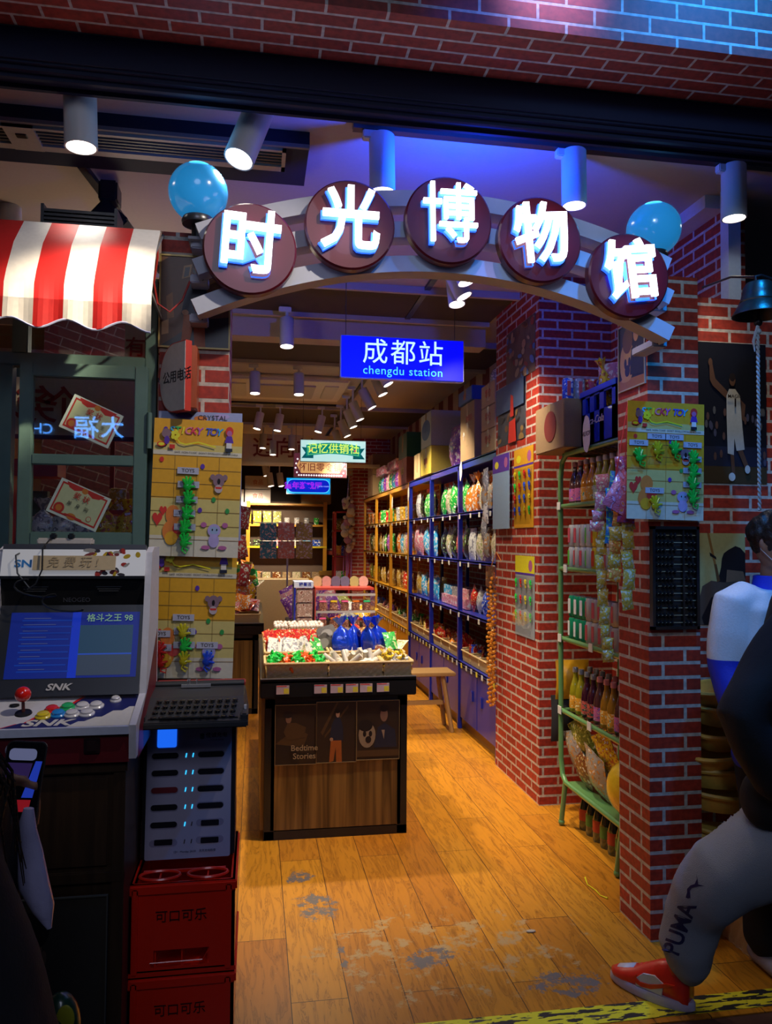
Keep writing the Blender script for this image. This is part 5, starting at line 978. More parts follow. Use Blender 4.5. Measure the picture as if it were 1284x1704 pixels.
# ---- hanging things
def strip(label, pts, n, m1, m2, w_=.055, name='hanging_sweet_strip', rotz=0):
    t = thing(name, label, 'sweets', pts[0], rotz); P = [Vector(p)-Vector(pts[0]) for p in pts]
    def at(u): k = min(int(u*(len(P)-1)), len(P)-2); f = u*(len(P)-1)-k; return P[k].lerp(P[k+1], f)
    for i in range(n):
        a = at((i+1)/n); L = (at((i+1)/n)-at(i/n)).length; q = pouch_mesh(w_, L*1.02, .026, 5, 6, seed=i); q.T = Matrix()
        o = q.build('packet', (m1, m2)[i % 2], t, True); o.location = a; o.rotation_euler = (random.uniform(-.1, .1), random.uniform(-.12, .12), random.uniform(-.3, .3))
    return t
SWY = PK((.62, .40, .06), (.6, .55, .35), (.75, .70, .5), 60, .12); SWP = PK((.70, .22, .25), (.8, .6, .5), (.85, .7, .2), 60, .12); SWB = PK((.02, .20, .65), (.1, .55, .3), (.6, .7, .7), 60, .12); SWR = PK((.40, .05, .12), (.3, .08, .4), (.6, .55, .6), 50, .15)
def hp(px, py, Y=2.93): return PY(px, py, Y)
strip('pink packets of a hanging sweet strip beside the green rack', [hp(1008, 790), hp(1000, 850), hp(992, 885)], 4, SWP, SWP, .06)
strip('bright blue and green packets of a hanging sweet strip', [hp(1026, 785, 2.90), hp(1018, 840, 2.9), hp(1015, 905, 2.9)], 4, SWB, SWB, .05)
strip('long strip of yellow sweet packets reaching lowest, in front of the green rack', [hp(1004, 870), hp(999, 950), hp(1004, 1040), hp(1012, 1102)], 9, SWY, SWY, .045)
strip('yellow and orange sweet strip between the blue one and the brick corner', [hp(1032, 830, 2.88), hp(1026, 900, 2.88), hp(1020, 968, 2.88)], 6, SWY, PK((.75, .25, .05), (.8, .6, .1), W8, 60, .12), .06)
strip('yellow sweet strip nearest the abacus, ending in a wider packet', [hp(1046, 850, 2.86), hp(1046, 930, 2.86), hp(1045, 1015, 2.86)], 5, SWY, SWY, .055)
strip('red and purple packets hanging from a red string on the right pillar', [hp(1040, 760, 2.85), hp(1038, 815, 2.85), hp(1040, 870, 2.85)], 3, SWR, SWR, .07)
o = pouch_mesh(.10, .17, .03, seed=8).build('foil_packet', PK((.65, .15, .25), (.6, .3, .6), (.75, .3, .1), 40, .15), None, True); o.location = hp(1018, 835, 2.84)-Vector((0, 0, .03)); o.rotation_euler = (0, .5, 0); tag(o, 'shiny pink and orange foil packet slanting above the hanging strips', 'sweets')
tag(MB().tube([hp(1044, 672, 2.95), hp(1036, 720, 2.85), hp(1028, 768, 2.84)], .002, 5).tube([hp(1044, 672, 2.95), hp(1043, 720, 2.85), hp(1040, 760, 2.85)], .002, 5).tube([hp(1028, 768, 2.84), hp(1018, 850, 2.85)], .004, 5).build('red_string', M((.5, .01, .01), .5), None, True), 'red string holding the foil packets on the right pillar', 'string')
AMB = M((.50, .17, .012), .1, coat=1, alpha=.85, var=.3)
t = thing('amber_bead_strings', 'long hanging bundle of glossy amber sweets at the edge of the middle pillar', 'sweets', (1.60, 5.12, .62)); random.seed(6)
top = PX(838, 960, 1.60); bt_ = PX(833, 1175, 1.60)
for s in range(7):
    b = MB(); x0_, y0_ = random.uniform(-.03, .03), random.uniform(-.10, .10)
    for k in range(30): z = (top.z-.62)-.02-k*.0295; b.ball((x0_+random.uniform(-.008, .008), y0_*(1-.3*k/30)+random.uniform(-.012, .012), z), random.uniform(.009, .014), 8)
    b.build('bead_string', AMB, t, True)
MB().box((-.012, -.10, top.z-.62-.08), (.0, .08, top.z-.62+.06)).build('header_card', PK((.10, .03, .02), (.3, .08, .03), (.15, .05, .03), 30), t)
MB().tube([(0, 0, top.z-.62+.05), (.02, -.06, top.z-.62+.16), (.04, -.10, top.z-.62+.10)], .003, 5).build('orange_string', M((.7, .25, .02), .5), t)
t = thing('hanging_snack_pouch', 'clear striped snack pouches clipped to the last post of the blue shelving', 'snack', (1.62, 5.30, 1.42)); 
for k in range(5): o = pouch_mesh(.11, .17, .04, seed=k).build('pouch', (PM['clear'], PM['silver'], PM['white'])[k % 3], t, True); o.location = (0, .04*(k % 2), .02+k*.115); o.rotation_euler = (0, random.uniform(-.2, .2), -PI/2)
# ---------------------------------------------------------------- green rack with drinks
GR = M((.12, .28, .09), .3, coat=.4, var=.04); xf, xb, ya, yb = 1.68, 2.03, 3.36, 4.08
t = thing('green_tube_rack', 'green tubular metal drinks rack standing in the brick niche', 'rack', (xf, ya, 0)); L = yb-ya; D = xb-xf
def loop(x): return [(x, 0, .24), (x, L*.90, .24), (x, L*.97, .27), (x, L, .36), (x, L, 1.90), (x, L*.97, 1.99), (x, L*.88, 2.03), (x, 0, 2.03), (x, -.06, 2.0), (x, -.1, 1.9), (x, -.1, .36), (x, -.06, .27), (x, 0, .24)]
MB().tube(loop(0), .014, 12, caps=False).build('front_frame', GR, t, True); MB().tube(loop(D), .014, 12, caps=False).build('rear_frame', GR, t, True)
RS = (.24, .62, 1.015, 1.40, 1.745)
for z in RS[1:]+(2.03,):
    b = MB()
    if z < 2: b.tube([(0, -.1, z), (0, L, z)], .013, 10).tube([(D, -.1, z), (D, L, z)], .013, 10)
    b.tube([(0, L-.03 if z > 2 else L, z), (D, L-.03 if z > 2 else L, z)], .010, 8); b.build('shelf_rail', GR, t, True)
    b = MB()
    for k in range(16): b.box((0, -.09+k*(L+.06)/15, z-.002), (D, -.086+k*(L+.06)/15, z+.001))
    for k in range(8): b.box((.02+k*D/8, -.09, z-.002), (.024+k*D/8, L-.02, z+.001))
    b.build('wire_mesh', M((.05, .06, .05), .5), t)
MB().box((0, -.08, .236), (D, L-.06, .244)).build('base_sheet', GR, t)
for y in (.0, L-.06):
    MB().tube([(0, y, .24), (-.01, y+.03, .03)], .014, 10).ball((-.01, y+.03, .018), .018, 10).build('leg', GR, t, True); MB().tube([(D, y, .24), (D, y+.03, .03)], .014, 10).ball((D, y+.03, .018), .018, 10).build('leg', GR, t, True)
for z, ys in ((1.745, (L-.01,)), (1.40, (L-.10,)), (1.015, (L-.02, L-.42)), (.62, (L-.02, L-.40))):
    for y in ys: MB().box((-.018, y-.022, z-.018), (-.014, y+.022, z+.024)).build('price_tag', TAGM, t)
def bottle(mliq, mlab, mcap):
    t = thing('juice_bottle', 'x', 'bottle')
    MB().lathe([(.001, 0), (.029, 0), (.032, .006), (.032, .10), (.029, .13), (.016, .175), (.0125, .19), (.0125, .215), (.001, .215)], 18).build('glass_body', mliq, t, True)
    MB().lathe([(.0325, .022), (.0327, .024), (.0327, .088), (.0325, .09)], 18).build('paper_label', mlab, t, True)
    MB().lathe([(.0145, .213), (.0155, .214), (.0150, .236), (.013, .240), (.001, .240)], 14).build('cap', mcap, t, True); return t
def can(mb_, mt_):
    t = thing('drink_can', 'x', 'can'); MB().lathe([(.025, 0), (.031, .008), (.031, .108), (.027, .117)], 20).build('can_body', mb_, t, True)
    MB().lathe([(.027, .117), (.0275, .119), (.024, .117), (.001, .116)], 20).build('can_top', METAL, t, True)
    MB().box((-.016, -.0325, .02), (.004, -.0300, .1), .001).build('character_label', mt_, t); return t
LQ = lambda c: M(c, .06, coat=1, var=.1, spec=.8)
LBP = PK((.65, .15, .35), (.28, .12, .55), (.8, .4, .2), 45, .4); LBO = PK((.8, .35, .02), (.9, .7, .3), (.05, .3, .2), 45, .4); LBG = PK((.45, .60, .30), (.7, .7, .5), (.2, .5, .1), 45, .4); PCAP = M((.65, .22, .18), .4); SCAP = M((.45, .45, .42), .3, .5)
BT = {'pink labelled dark': bottle(LQ((.09, .03, .03)), LBP, PCAP), 'orange': bottle(LQ((.70, .24, .01)), LBO, M((.75, .5, .45), .4)), 'green labelled yellow': bottle(LQ((.55, .45, .03)), LBG, M((.65, .55, .52), .4)), 'yellow green': bottle(LQ((.30, .26, .01)), LBO, SCAP), 'dark grape': bottle(LQ((.05, .008, .02)), PK((.6, .1, .08), (.02, .1, .08), (.8, .6, .3), 45, .4), SCAP), 'amber': bottle(LQ((.35, .16, .01)), LBO, PCAP)}
CN = {'green': can(M((.01, .28, .12), .3, .2), PAPER), 'white and green': can(M((.50, .50, .48), .35, .2), M((.10, .50, .03), .4)), 'white': can(M((.50, .48, .45), .35, .2), M((.55, .08, .10), .4)), 'yellow': can(M((.70, .48, .02), .35, .2), M((.60, .06, .02), .4))}
used = set()
def place(dic, key, loc, label, group, rotz=-PI/2, rot=None, scale=1):
    src = dic[key]
    if id(src) not in used:
        used.add(id(src)); src.location = loc; src.rotation_euler = rot or (0, 0, rotz); src['label'] = label; src['group'] = group; src.scale = (scale,)*3; return src
    return dup(src, loc, rotz, label, group, scale, rot)
random.seed(3); OR2 = ('at the far end', 'second from the far end', 'third from the far end', 'fourth from the far end', 'fifth from the far end', 'sixth from the far end', 'seventh from the far end', 'nearest the brick corner')
seqT = ['pink labelled dark', 'pink labelled dark', 'orange', 'orange', 'green labelled yellow', 'green labelled yellow', 'green labelled yellow', 'pink labelled dark']
OR2 = tuple(o_.replace('from the far', 'from the far') for o_ in OR2)
seqL = ['yellow green', 'yellow green', 'dark grape', 'dark grape', 'pink labelled dark', 'amber', 'amber', 'pink labelled dark']
for z, seq, nm in ((1.748, seqT, 'upper bottle shelf'), (.623, seqL, 'lower bottle shelf')):
    for k, key in enumerate(seq):
        for r in range(2):
            place(BT, key, (xf+.055+r*.085, yb-.07-k*.076, z+.001), '%s bottle, %s, %s row, %s of green rack' % (key, OR2[k].replace('at the', 'at').replace('from the', 'from').replace('nearest the', 'near'), ('front', 'rear')[r], nm), 'bottles on the green rack', random.uniform(-2, -1.2))
for z, seqs, nm in ((1.403, (['white and green', 'white', 'white', 'white and green', 'yellow', 'yellow', 'white', 'white and green'],)*1, 'upper can shelf'), (1.018, (['green', 'green', 'green', 'white', 'white', 'white', 'white', 'white'],), 'lower can shelf')):
    for k, key in enumerate(seqs[0]):
        for s in range(2):
            key2 = key if not (s and nm == 'upper can shelf' and k in (0,)) else 'white'
            place(CN, key2, (xf+.05, yb-.07-k*.074, z+s*.1205), '%s can, %s, %s layer on the %s' % (key2, OR2[k], ('bottom', 'top')[s], nm), 'cans on the green rack', random.uniform(-1.9, -1.2))
for (px, py, c, s, lb) in ((955, 1250, 'clear', 1.5, 'crumpled clear bag of snacks at the far end of the rack bottom'), (985, 1235, 'olive', 1.4, 'yellow and clear snack bag lying in the middle of the rack bottom'), (1000, 1290, 'clear', 1.5, 'clear snack bag lowest in the rack bottom'), (975, 1285, 'brown', 1.3, 'clear bag with reddish snacks on the rack bottom'), (1022, 1250, 'yellow', 1.2, 'yellow printed bag half hidden by the brick corner')):
    p = PX(px, py, 1.76); put('bigbag', (p.x, min(p.y, 3.93), max(p.z-.10, .25) if px != 955 else .30), PM[c], lb, 'snack', rot=(.25, random.uniform(-.5, .3), -PI/2), scale=(s*.6, s*.6, s*.6))
o = MB().ball((0, 0, .13), .13, 18, .8, 1, 1).build('yellow_sack', M((.75, .48, .02), .25, bump=1.2, bs=30, coat=.5), None, True); o.location = (1.75, 3.42, .26); tag(o, 'bulging yellow plastic sack on the rack bottom at the brick corner', 'sack')
o = pouch_mesh(.2, .22, .1, seed=4).build('yellow_cloth_bag', M((.60, .30, .01), .4, bump=.8, bs=20), None, True); o.location = (1.78, 4.16, .66); tag(o, 'orange yellow bag hanging behind the far post of the green rack', 'bag')
o = pouch_mesh(.16, .26, .08, seed=5).build('black_cloth_bag', MATTE, None, True); o.location = (1.74, 4.18, .42); tag(o, 'black bag hanging below the orange one behind the rack', 'bag')
pk = LQ((.03, .05, .02))
for k in range(7):
    t = thing('shrink_wrapped_bottle', 'dark drink bottle under the green rack, %s from the far leg' % ORD[k], 'bottle', (xf+.10-.0*k, yb-.10-k*.085, 0), 0, 'bottles under the green rack')
    MB().lathe([(.001, 0), (.034, 0), (.036, .01), (.036, .11), (.02, .165), (.014, .18), (.014, .195), (.001, .195)], 14).build('bottle_body', pk, t, True); MB().lathe([(.0365, .05), (.0365, .11)], 14).build('red_label', (M((.45, .04, .02), .4), M((.05, .2, .03), .4))[k % 2], t, True); MB().lathe([(.015, .185), (.015, .2), (.001, .2)], 10).build('cap', M((.02, .15, .04), .4), t, True)
# things on top of the rack
t = thing('blue_bottle_crate', 'bright blue plastic bottle crate with white lettering on top of the green rack', 'crate', (1.69, 3.42, 2.045)); BC = M((.008, .04, .62), .3, coat=.3); b = MB(); W_, L_, H_ = .32, .40, .29
b.box((0, 0, 0), (.012, L_, H_*.58)).box((0, 0, H_*.86), (.012, L_, H_))
for y in (0, L_*.34, L_*.62, L_-.05): b.box((0, y, 0), (.012, y+.05, H_))
b.box((W_-.012, 0, 0), (W_, L_, H_)).box((0, 0, 0), (W_, .012, H_)).box((0, L_-.012, 0), (W_, L_, H_)).box((0, 0, 0), (W_, L_, .01)).box((-.008, -.008, H_-.03), (W_+.008, L_+.008, H_-.026)).box((-.008, -.008, H_-.03), (.004, L_+.008, H_), .003)
b.build('shell', BC, t); text('Coca-Cola', .055, AWW, t, (-.003, L_*.62, H_*.42), (PI/2, 0, -PI/2), extr=.01, shear=.3, name='crate_lettering')
random.seed(31)
for k in range(9):
    put('twist' if k % 2 else 'bag', (1.80+random.uniform(-.06, .06), 3.48+k*.035, 2.24+random.uniform(0, .05)), PM[('red', 'orange', 'brown', 'clear', 'pink', 'yellow', 'brown', 'clear', 'clear')[k]], 'sweet bag sticking out of the blue crate, %s from its near end' % ORD[k], 'snack', rot=(random.uniform(-.4, .4), random.uniform(-.3, .3), random.uniform(-2, -1)), scale=random.uniform(.8, 1.05))
carton('brown carton with a round red stamp overhanging the end of the green rack', (1.80, 4.05, 2.05), (.40, .42, .26), CB, marks=(('●', .22, M((.20, .03, .02), .6), .02, .12),))
for k in range(6): o = dup(CN['white'], (1.66+.066*k, 3.93, 2.315), 0, 'dark tin can standing on the stamped carton, %s from the left' % ORD[k], 'tins on the stamped carton'); [paint(ch, (PM['blue'], PM['silver'], PM['red'])[k % 3]) for ch in o.children if ch.name.startswith('can_body')]
o = MB().prism([(x*1.0+.004*math.sin(z*110), z) for x, z in ell(0, 0, .045, .095, 20)], -.001, .001).build('paper_note', PAPER); tag(o, 'ragged white handwritten paper note on the top rail of the green rack', 'note'); q = PX(977, 722, 1.66); o.location = (1.655, q.y, q.z); o.rotation_euler = (0, 0, -PI/2-.0); text('AUG9', .035, INK, o, (0, -.002, 0), extr=.01, shear=.3, name='handwriting')
# ---------------------------------------------------------------- market baskets beside the pillar (right)
WICK = M((.70, .36, .05), .55, bump=.2)
def punnet(loc, tilt, label, sc=1):
    t = thing('chip_basket', label, 'basket', loc, 0, 'thin wooden baskets stacked beside the right pillar'); t.rotation_euler = tilt; t.scale = (sc,)*3
    b = MB(); n = 20
    def rg(z, f): return [(.13*f*math.cos(2*PI*i/n), .09*f*math.sin(2*PI*i/n), z) for i in range(n)]
    vs = rg(0, .7)+rg(.03, .88)+rg(.07, 1)+rg(.07, .96)+rg(.03, .84)+rg(.006, .66); b.add(vs, [(j*n+i, j*n+(i+1) % n, (j+1)*n+(i+1) % n, (j+1)*n+i) for j in range(5) for i in range(n)]+[tuple(range(n))[::-1]])
    b.build('slats', WICK, t, True); r = MB(); r.tube([(.133*math.cos(2*PI*i/24), .093*math.sin(2*PI*i/24), .066) for i in range(25)], .007, 6, flat=1.3).build('rim', WICK, t, True)
    h = MB(); h.tube([(.0, .09*math.cos(PI*i/12), .07+.0*math.sin(PI*i/12)) for i in range(13)], .004, 6) if False else None
    return t
random.seed(14)
for k in range(11):
    z = .06+k*.083; punnet((1.865+random.uniform(-.025, .025), 2.90, z), (random.uniform(-.15, .15), random.choice((.16, -.08, PI+.1)) if k % 3 == 1 else random.uniform(-.1, .22), random.uniform(-.3, .3)), 'thin wooden chip basket, %s from the floor in the leaning stack' % ORD[k], 1.05)
t = basket((2.02, 2.75, .0), .36, .24, .2, 'brown woven basket on the floor behind the walking legs', detail=True)
# ---------------------------------------------------------------- counters in the aisle
CW = wood_mat('striped dark veneer', (.07, .034, .009), (.26, .14, .035), 1.2, 30, .35); CBK = M((.010, .010, .011), .3)
def counter(name, label, x0, x1, y0, y1, h, w=.05):
    t = thing(name, label, 'counter', (x0, y0, 0)); W = x1-x0; D = y1-y0
    MB().box((.02, .02, .0), (W-.02, D-.02, h-.09)).build('carcass', CBK, t)
    MB().box((.055, .006, .05), (W-.055, .022, h-.13)).build('front_panel', CW, t)
    MB().box((.02, .006, 0), (.075, .03, h-.1), .003).box((W-.075, .006, 0), (W-.02, .03, h-.1), .003).box((.02, .006, 0), (W-.02, .03, .045)).box((.02, .006, h-.15), (W-.02, .03, h-.09)).build('black_frame', CBK, t)
    MB().box((.002, .02, .05), (.02, D, h-.1)).build('side_panel', CW, t)
    MB().box((-.005, -.012, h-.095), (W+.025, D, h-.005), .004).box((-.005, -.012, h-.02), (W+.025, -.002, h+.006), .002).build('tray', CBK, t)
    MB().box((-.005, -.0135, h+.002), (W+.025, -.010, h+.008)).build('metal_edge', METAL, t)
    return t
H0 = .825
t = counter('display_counter', 'black edged sweet counter with dark striped wood in the middle of the floor', .04, .83, 4.06, 5.85, H0)
for k, x in enumerate((.11, .305, .39, .47, .545, .635)):
    MB().mat(M((.55, .42, .45), .5)).box((x-.033, -.0155, H0-.075), (x+.033, -.0135, H0-.03)).mat(TAGY).box((x+.005, -.016, H0-.072), (x+.031, -.0153, H0-.045)).mat(RD).box((x-.031, -.016, H0-.035), (x+.02, -.0153, H0-.031)).build('price_tag', None, t)
def cposter(label, x0, x1, z0, z1, sh, bg):
    return poster('counter_poster', label, 'poster', (.04+(x0+x1)/2, 4.06+.002, (z0+z1)/2), 0, x1-x0, z1-z0, bg, sh, M((.22, .14, .06), .4), .003)
DBR = M((.030, .016, .010), .4); DB2 = M((.08, .04, .015), .4); SKD = M((.20, .10, .06), .5)
cposter('left dark poster on the counter front with blackletter title', .075, .285, .385, .69, [(DB2, [(0, .35), (.3, .5), (.5, .62), (.8, .5), (.7, .3), (.2, .3)]), (SKD, ell(.32, .77, .07, .08)), (DK, ell(.3, .84, .12, .06)), (DB2, [(.2, .55), (.3, .7), (.5, .7), (.75, .62), (.7, .45), (.3, .4)]), (DK, [(0, 0), (.6, 0), (.5, .3), (0, .35)])], DBR)
o_ = [x for x in bpy.data.objects if 'blackletter' in x.get('label', '')][0]; text('Bedtime\nStories', .042, M((.36, .26, .14), .5), o_, (.045, -.006, -.09), extr=.01, bold=.01, name='poster_title')
cposter('middle dark poster on the counter front, person in orange trousers', .289, .495, .388, .70, [(DB2, [(.1, .5), (.5, 1), (.55, 1), (.15, .45)]), (DB2, [(.2, .4), (.8, .9), (.8, .95), (.2, .45)])]+[(m, [(x*.9+.05, y) for x, y in P]) for m, P in man[9:]], DBR)
cposter('right dark poster on the counter front, bulldog and person', .50, .725, .395, .70, [(SKD, ell(.64, .76, .09, .12)), (DK, ell(.64, .87, .11, .06)), (NVY, [(.4, .2), (.5, .55), (.66, .62), (.9, .5), (.95, .2)]), (AWW if False else M((.28, .20, .12), .5), ell(.24, .42, .2, .22)), (DK, ell(.2, .58, .17, .10)), (DK, ell(.18, .44, .04, .05)), (DK, ell(.32, .44, .04, .05)), (DK, ell(.27, .34, .07, .06)), (M((.3, .2, .13), .5), [(.58, .5), (.66, .5), (.64, .34)]), (DB2, [(0, .05), (1, .05), (1, .16), (0, .16)])], DBR)
zc = H0+.002
def nth(k):
    return ORD[k] if k < 18 else (str(k+1)+('st' if k % 10 == 0 else 'nd' if k % 10 == 1 else 'rd' if k % 10 == 2 else 'th'))
def heap(kind, x0, x1, y0, y1, z, n, cols, label, cat, group, sc=1, flat=.5, dz=.04):
    xs_ = sorted(random.uniform(x0, x1) for k in range(n))
    for k in range(n):
        put(kind, (xs_[k], random.uniform(y0, y1), z+random.uniform(0, dz)), cols[k % len(cols)] if not isinstance(cols[0], str) else PM[cols[k % len(cols)]], ('%s from the left among ' % nth(k))+label, cat, group, rot=(random.uniform(-flat, flat)-(.9 if kind in ('sachet', 'card', 'bag') else 0), random.uniform(-flat, flat), random.uniform(-.8, .8)), scale=sc*random.uniform(.85, 1.15))
NG = M((.02, .62, .08), .3, coat=.4); NO = M((.80, .10, .01), .3, coat=.4); NW = M((.62, .58, .50), .35, coat=.3)
random.seed(77); BX = .04
basket((BX+.185, 4.21, zc), .315, .25, .075, 'front left woven basket of green and orange toys on the counter'); basket((BX+.495, 4.21, zc), .285, .25, .075, 'front middle woven basket of white tubes on the counter'); basket((BX+.72, 4.21, zc), .145, .25, .075, 'front right woven basket of yellow twisted sweets on the counter')
for i in range(5): heap('spring', BX+.05+i*.056, BX+.10+i*.056, 4.11, 4.30, zc+.045, 14, [(NG, NO, NG, NO, NG)[i]], '%s rubbery novelties, %s clump, front left basket' % (('green', 'orange')[i % 2], ORD[i]), 'toy', 'rubbery %s novelties in the front left basket' % ('green', 'orange')[i % 2], 1.0, .9, .035)
heap('tube', BX+.38, BX+.62, 4.10, 4.30, zc+.045, 26, [NW], 'white tubes heaped in the front middle basket', 'tube', 'white tubes in the front middle basket', 1.0, 1.4, .03)
SWT = PK((.70, .50, .02), (.30, .16, .02), (.8, .75, .4), 80, .15)
heap('sweet', BX+.665, BX+.775, 4.10, 4.32, zc+.04, 46, [SWT, SWT, PM['white']], 'yellow twisted sweets heaped in the front right basket', 'sweet', 'twisted sweets in the front right basket', 1.1, .7, .04)
for i in range(2): basket((BX+.07+.0, 4.50+i*.42, zc), .15 if i == 5 else .10, .38, .09, '%s woven basket along the left edge of the counter' % ('near', 'far')[i], detail=True) if False else None
basket((BX+.20, 4.56, zc), .34, .36, .09, 'second row left basket of red bags and white cards on the counter'); basket((BX+.20, 4.98, zc), .34, .38, .10, 'third row left basket of upright lollipops on the counter'); basket((BX+.56, 4.56, zc), .30, .36, .09, 'second row middle basket holding tins and blue tied bags'); basket((BX+.76, 4.58, zc), .09, .38, .08, 'narrow right basket of sachets on the counter')
for k in range(6):
    x = BX+.08+.045*k; put('card', (x, 4.45+.02*(k % 2), zc+.055), PM[('white', 'white', 'white', 'cream', 'white', 'green')[k]], 'white carded gummy toy, %s from the left behind the green toys' % ORD[k], 'toy', rot=(-.75, random.uniform(-.7, .7), random.uniform(-.4, .4)), scale=1.0)
for r in range(3):
    for k in range(11): put('sachet', (BX+.06+.027*k+random.uniform(-.005, .005), 4.56+r*.055, zc+.06+r*.012), PM['red'], 'upright red sachet, %s from left, %s row, second row left basket' % (ORD[k], ORD[r]), 'snack', 'red sachets in the second row left basket', rot=(-.25, random.uniform(-.2, .2), random.uniform(.5, 1.2)), scale=.85)
STK = M((.62, .50, .42), .4); t0 = None
for r in range(3):
    for k in range(14):
        x = BX+.055+.022*k; y = 4.86+r*.11; t = thing('lollipop', 'white headed lollipops standing in rows in the third row left basket', 'lollipop', (x, y, zc+.02), 0, 'lollipops in the third row left basket') if t0 is None else dup(t0, (x, y, zc+.02)); t['label'] = 'white headed lollipop, %s from left, %s row, third row left basket' % (ORD[k], ORD[r]); t.rotation_euler = (-.2, .25+random.uniform(-.05, .05), 0)
        if t0 is None: t0 = t; MB().cyl((0, 0, 0), (0, 0, .15), .0025, n=5).build('stick', STK, t); MB().ball((0, 0, .165), .015, 10).build('head', M((.70, .60, .55), .3, coat=.5), t, True)
for k in range(5): put('bag', (BX+.08+.06*k, 4.74, zc+.06), PM[('green', 'white', 'yellow', 'olive', 'light blue')[k]], '%s patterned packet, %s from the left behind the red sachets' % (('green', 'white', 'yellow', 'olive', 'pale blue')[k], ORD[k]), 'snack', rot=(-.5, random.uniform(-.5, .5), random.uniform(-.3, .3)), scale=.62)
GT = M((.18, .17, .16), .3, .6, bump=.5, bs=80)
for k in range(4):
    t = thing('grey_toy_tin', 'grey embossed tin card, %s' % ('leaning highest behind the white tubes', 'lying in front of the others', 'standing at the left of the group', 'partly under the blue bags')[k], 'tin', (BX+.40+(.0, .07, -.01, .12)[k], 4.48+(.1, .0, .04, .08)[k], zc+.07+(.05, .0, .01, .0)[k])); t.rotation_euler = (-.6, (-.3, .05, -.7, .1)[k], 0)
    MB().prism(rrect(.11, .11, .02, cz=.05), -.006, .006).build('tin', GT, t); b = MB(); b.prism(ell(0, .05, .035, .03, 18), -.009, -.006); b.build('embossed_face', M((.30, .29, .28), .35, .4), t)
BF = M((.01, .06, .75), .12, .4, bump=1, bs=60, coat=1)
for k in range(4):
    o = twist_bag(MB(), .13, .22, k).build('blue_foil_bag', BF, None, True); o.location = (BX+.475+.075*k, 4.50+.05*(k % 2), zc+.05); o.rotation_euler = (-.1, (-.1, .05, -.05, .15)[k], k); tag(o, 'shiny blue foil gift bag tied at the neck, %s from the left' % ORD[k], 'sweet bag')
heap('sachet', BX+.67, BX+.80, 4.38, 4.75, zc+.05, 16, ['green', 'cream', 'brown', 'white'], 'mixed green and brown sachets in the narrow right basket', 'snack', 'sachets in the narrow right basket', .8, .5, .04)
heap('sachet', BX+.62, BX+.74, 4.78, 5.05, zc+.03, 12, ['brown', 'red', 'pink'], 'dark brown and pink sachets behind the blue bags', 'snack', 'dark sachets behind the blue bags', .9, .5, .06)
# acrylic rack of small jars
ACR = glass_mat((.95, .9, .88), 1.2)
rx, ry = BX+.36, 5.20
t = thing('tiered_display_rack', 'red and clear three tier rack of small jars on the counter', 'rack', (rx, ry, zc)); RDM = M((.50, .06, .04), .3, alpha=.9)
MB().box((0, 0, 0), (.006, .22, .40)).box((.0, -.002, .385), (.40, .22, .40)).build('red_frame', RDM, t)
for k in range(4): MB().box((.01, 0, .0+k*.115), (.41, .16, .006+k*.115)).box((.01, -.004, .0+k*.115), (.41, -.001, .016+k*.115)).build('acrylic_shelf', M((.55, .5, .48), .1, alpha=.5), t)
MB().box((.405, 0, 0), (.41, .2, .38)).build('acrylic_side', ACR, t)
JC = [M(c, .4) for c in ((.75, .15, .3), (.75, .55, .02), (.75, .12, .3), (.75, .2, .02), (.05, .5, .2))]; jt = None
for r in range(3):
    for k in range(5):
        j = thing('mini_jar', 'x', 'jar', (rx+.055+k*.075, ry+.04, zc+.007+.115*(2-r)+.0)) if jt is None else dup(jt, (rx+.055+k*.075, ry+.04, zc+.007+.115*(2-r)))
        if jt is None:
            jt = j; MB().box((-.026, -.026, 0), (.026, .026, .062), .006).build('jar_body', PK((.16, .05, .03), (.5, .25, .15), (.3, .1, .05), 90, .2), j); MB().box((-.024, -.024, .062), (.024, .024, .076), .004).build('jar_lid', JC[0], j)
        for ch in j.children:
            if ch.name.startswith('jar_lid'): paint(ch, JC[(k+(r*2 if r else 0)) % 5])
        j['label'] = 'small jar, %s from the left on the %s tier of the clear rack' % (ORD[k], ('top', 'middle', 'bottom')[r]); j['group'] = 'small jars on the tiered rack'
for k in range(6): o = MB().prism(ell(0, 0, .035, .04, 20), -.004, .004).build('round_sweet_card', (M((.45, .30, .15), .5), M((.45, .22, .2), .5), M((.10, .09, .16), .5), M((.10, .10, .18), .5), M((.35, .33, .12), .5), M((.55, .30, .25), .5))[k]); o.location = (rx+.03+k*.065, 5.40, zc+.43); tag(o, 'round topped card above the tiered rack, %s from the left' % ORD[k], 'card', 'round cards above the tiered rack')
t = thing('blue_display_stand', 'blue and white framed stand of clear boxes left of the jar rack', 'stand', (BX+.22, 5.22, zc)); MB().box((0, 0, 0), (.012, .2, .42)).build('blue_post', BLU, t); MB().box((0, -.005, .40), (.13, .2, .44)).build('white_header', M((.5, .55, .7), .4), t); text('糖果派', .028, BLU, t, (.075, -.007, .42), extr=.01, bold=.01)
for k in range(4): MB().box((.02, .01, .005+k*.098), (.125, .12, .095+k*.098), .004).build('clear_box', PK((.35, .22, .18), (.5, .4, .35), (.2, .06, .04), 40, .15), t)
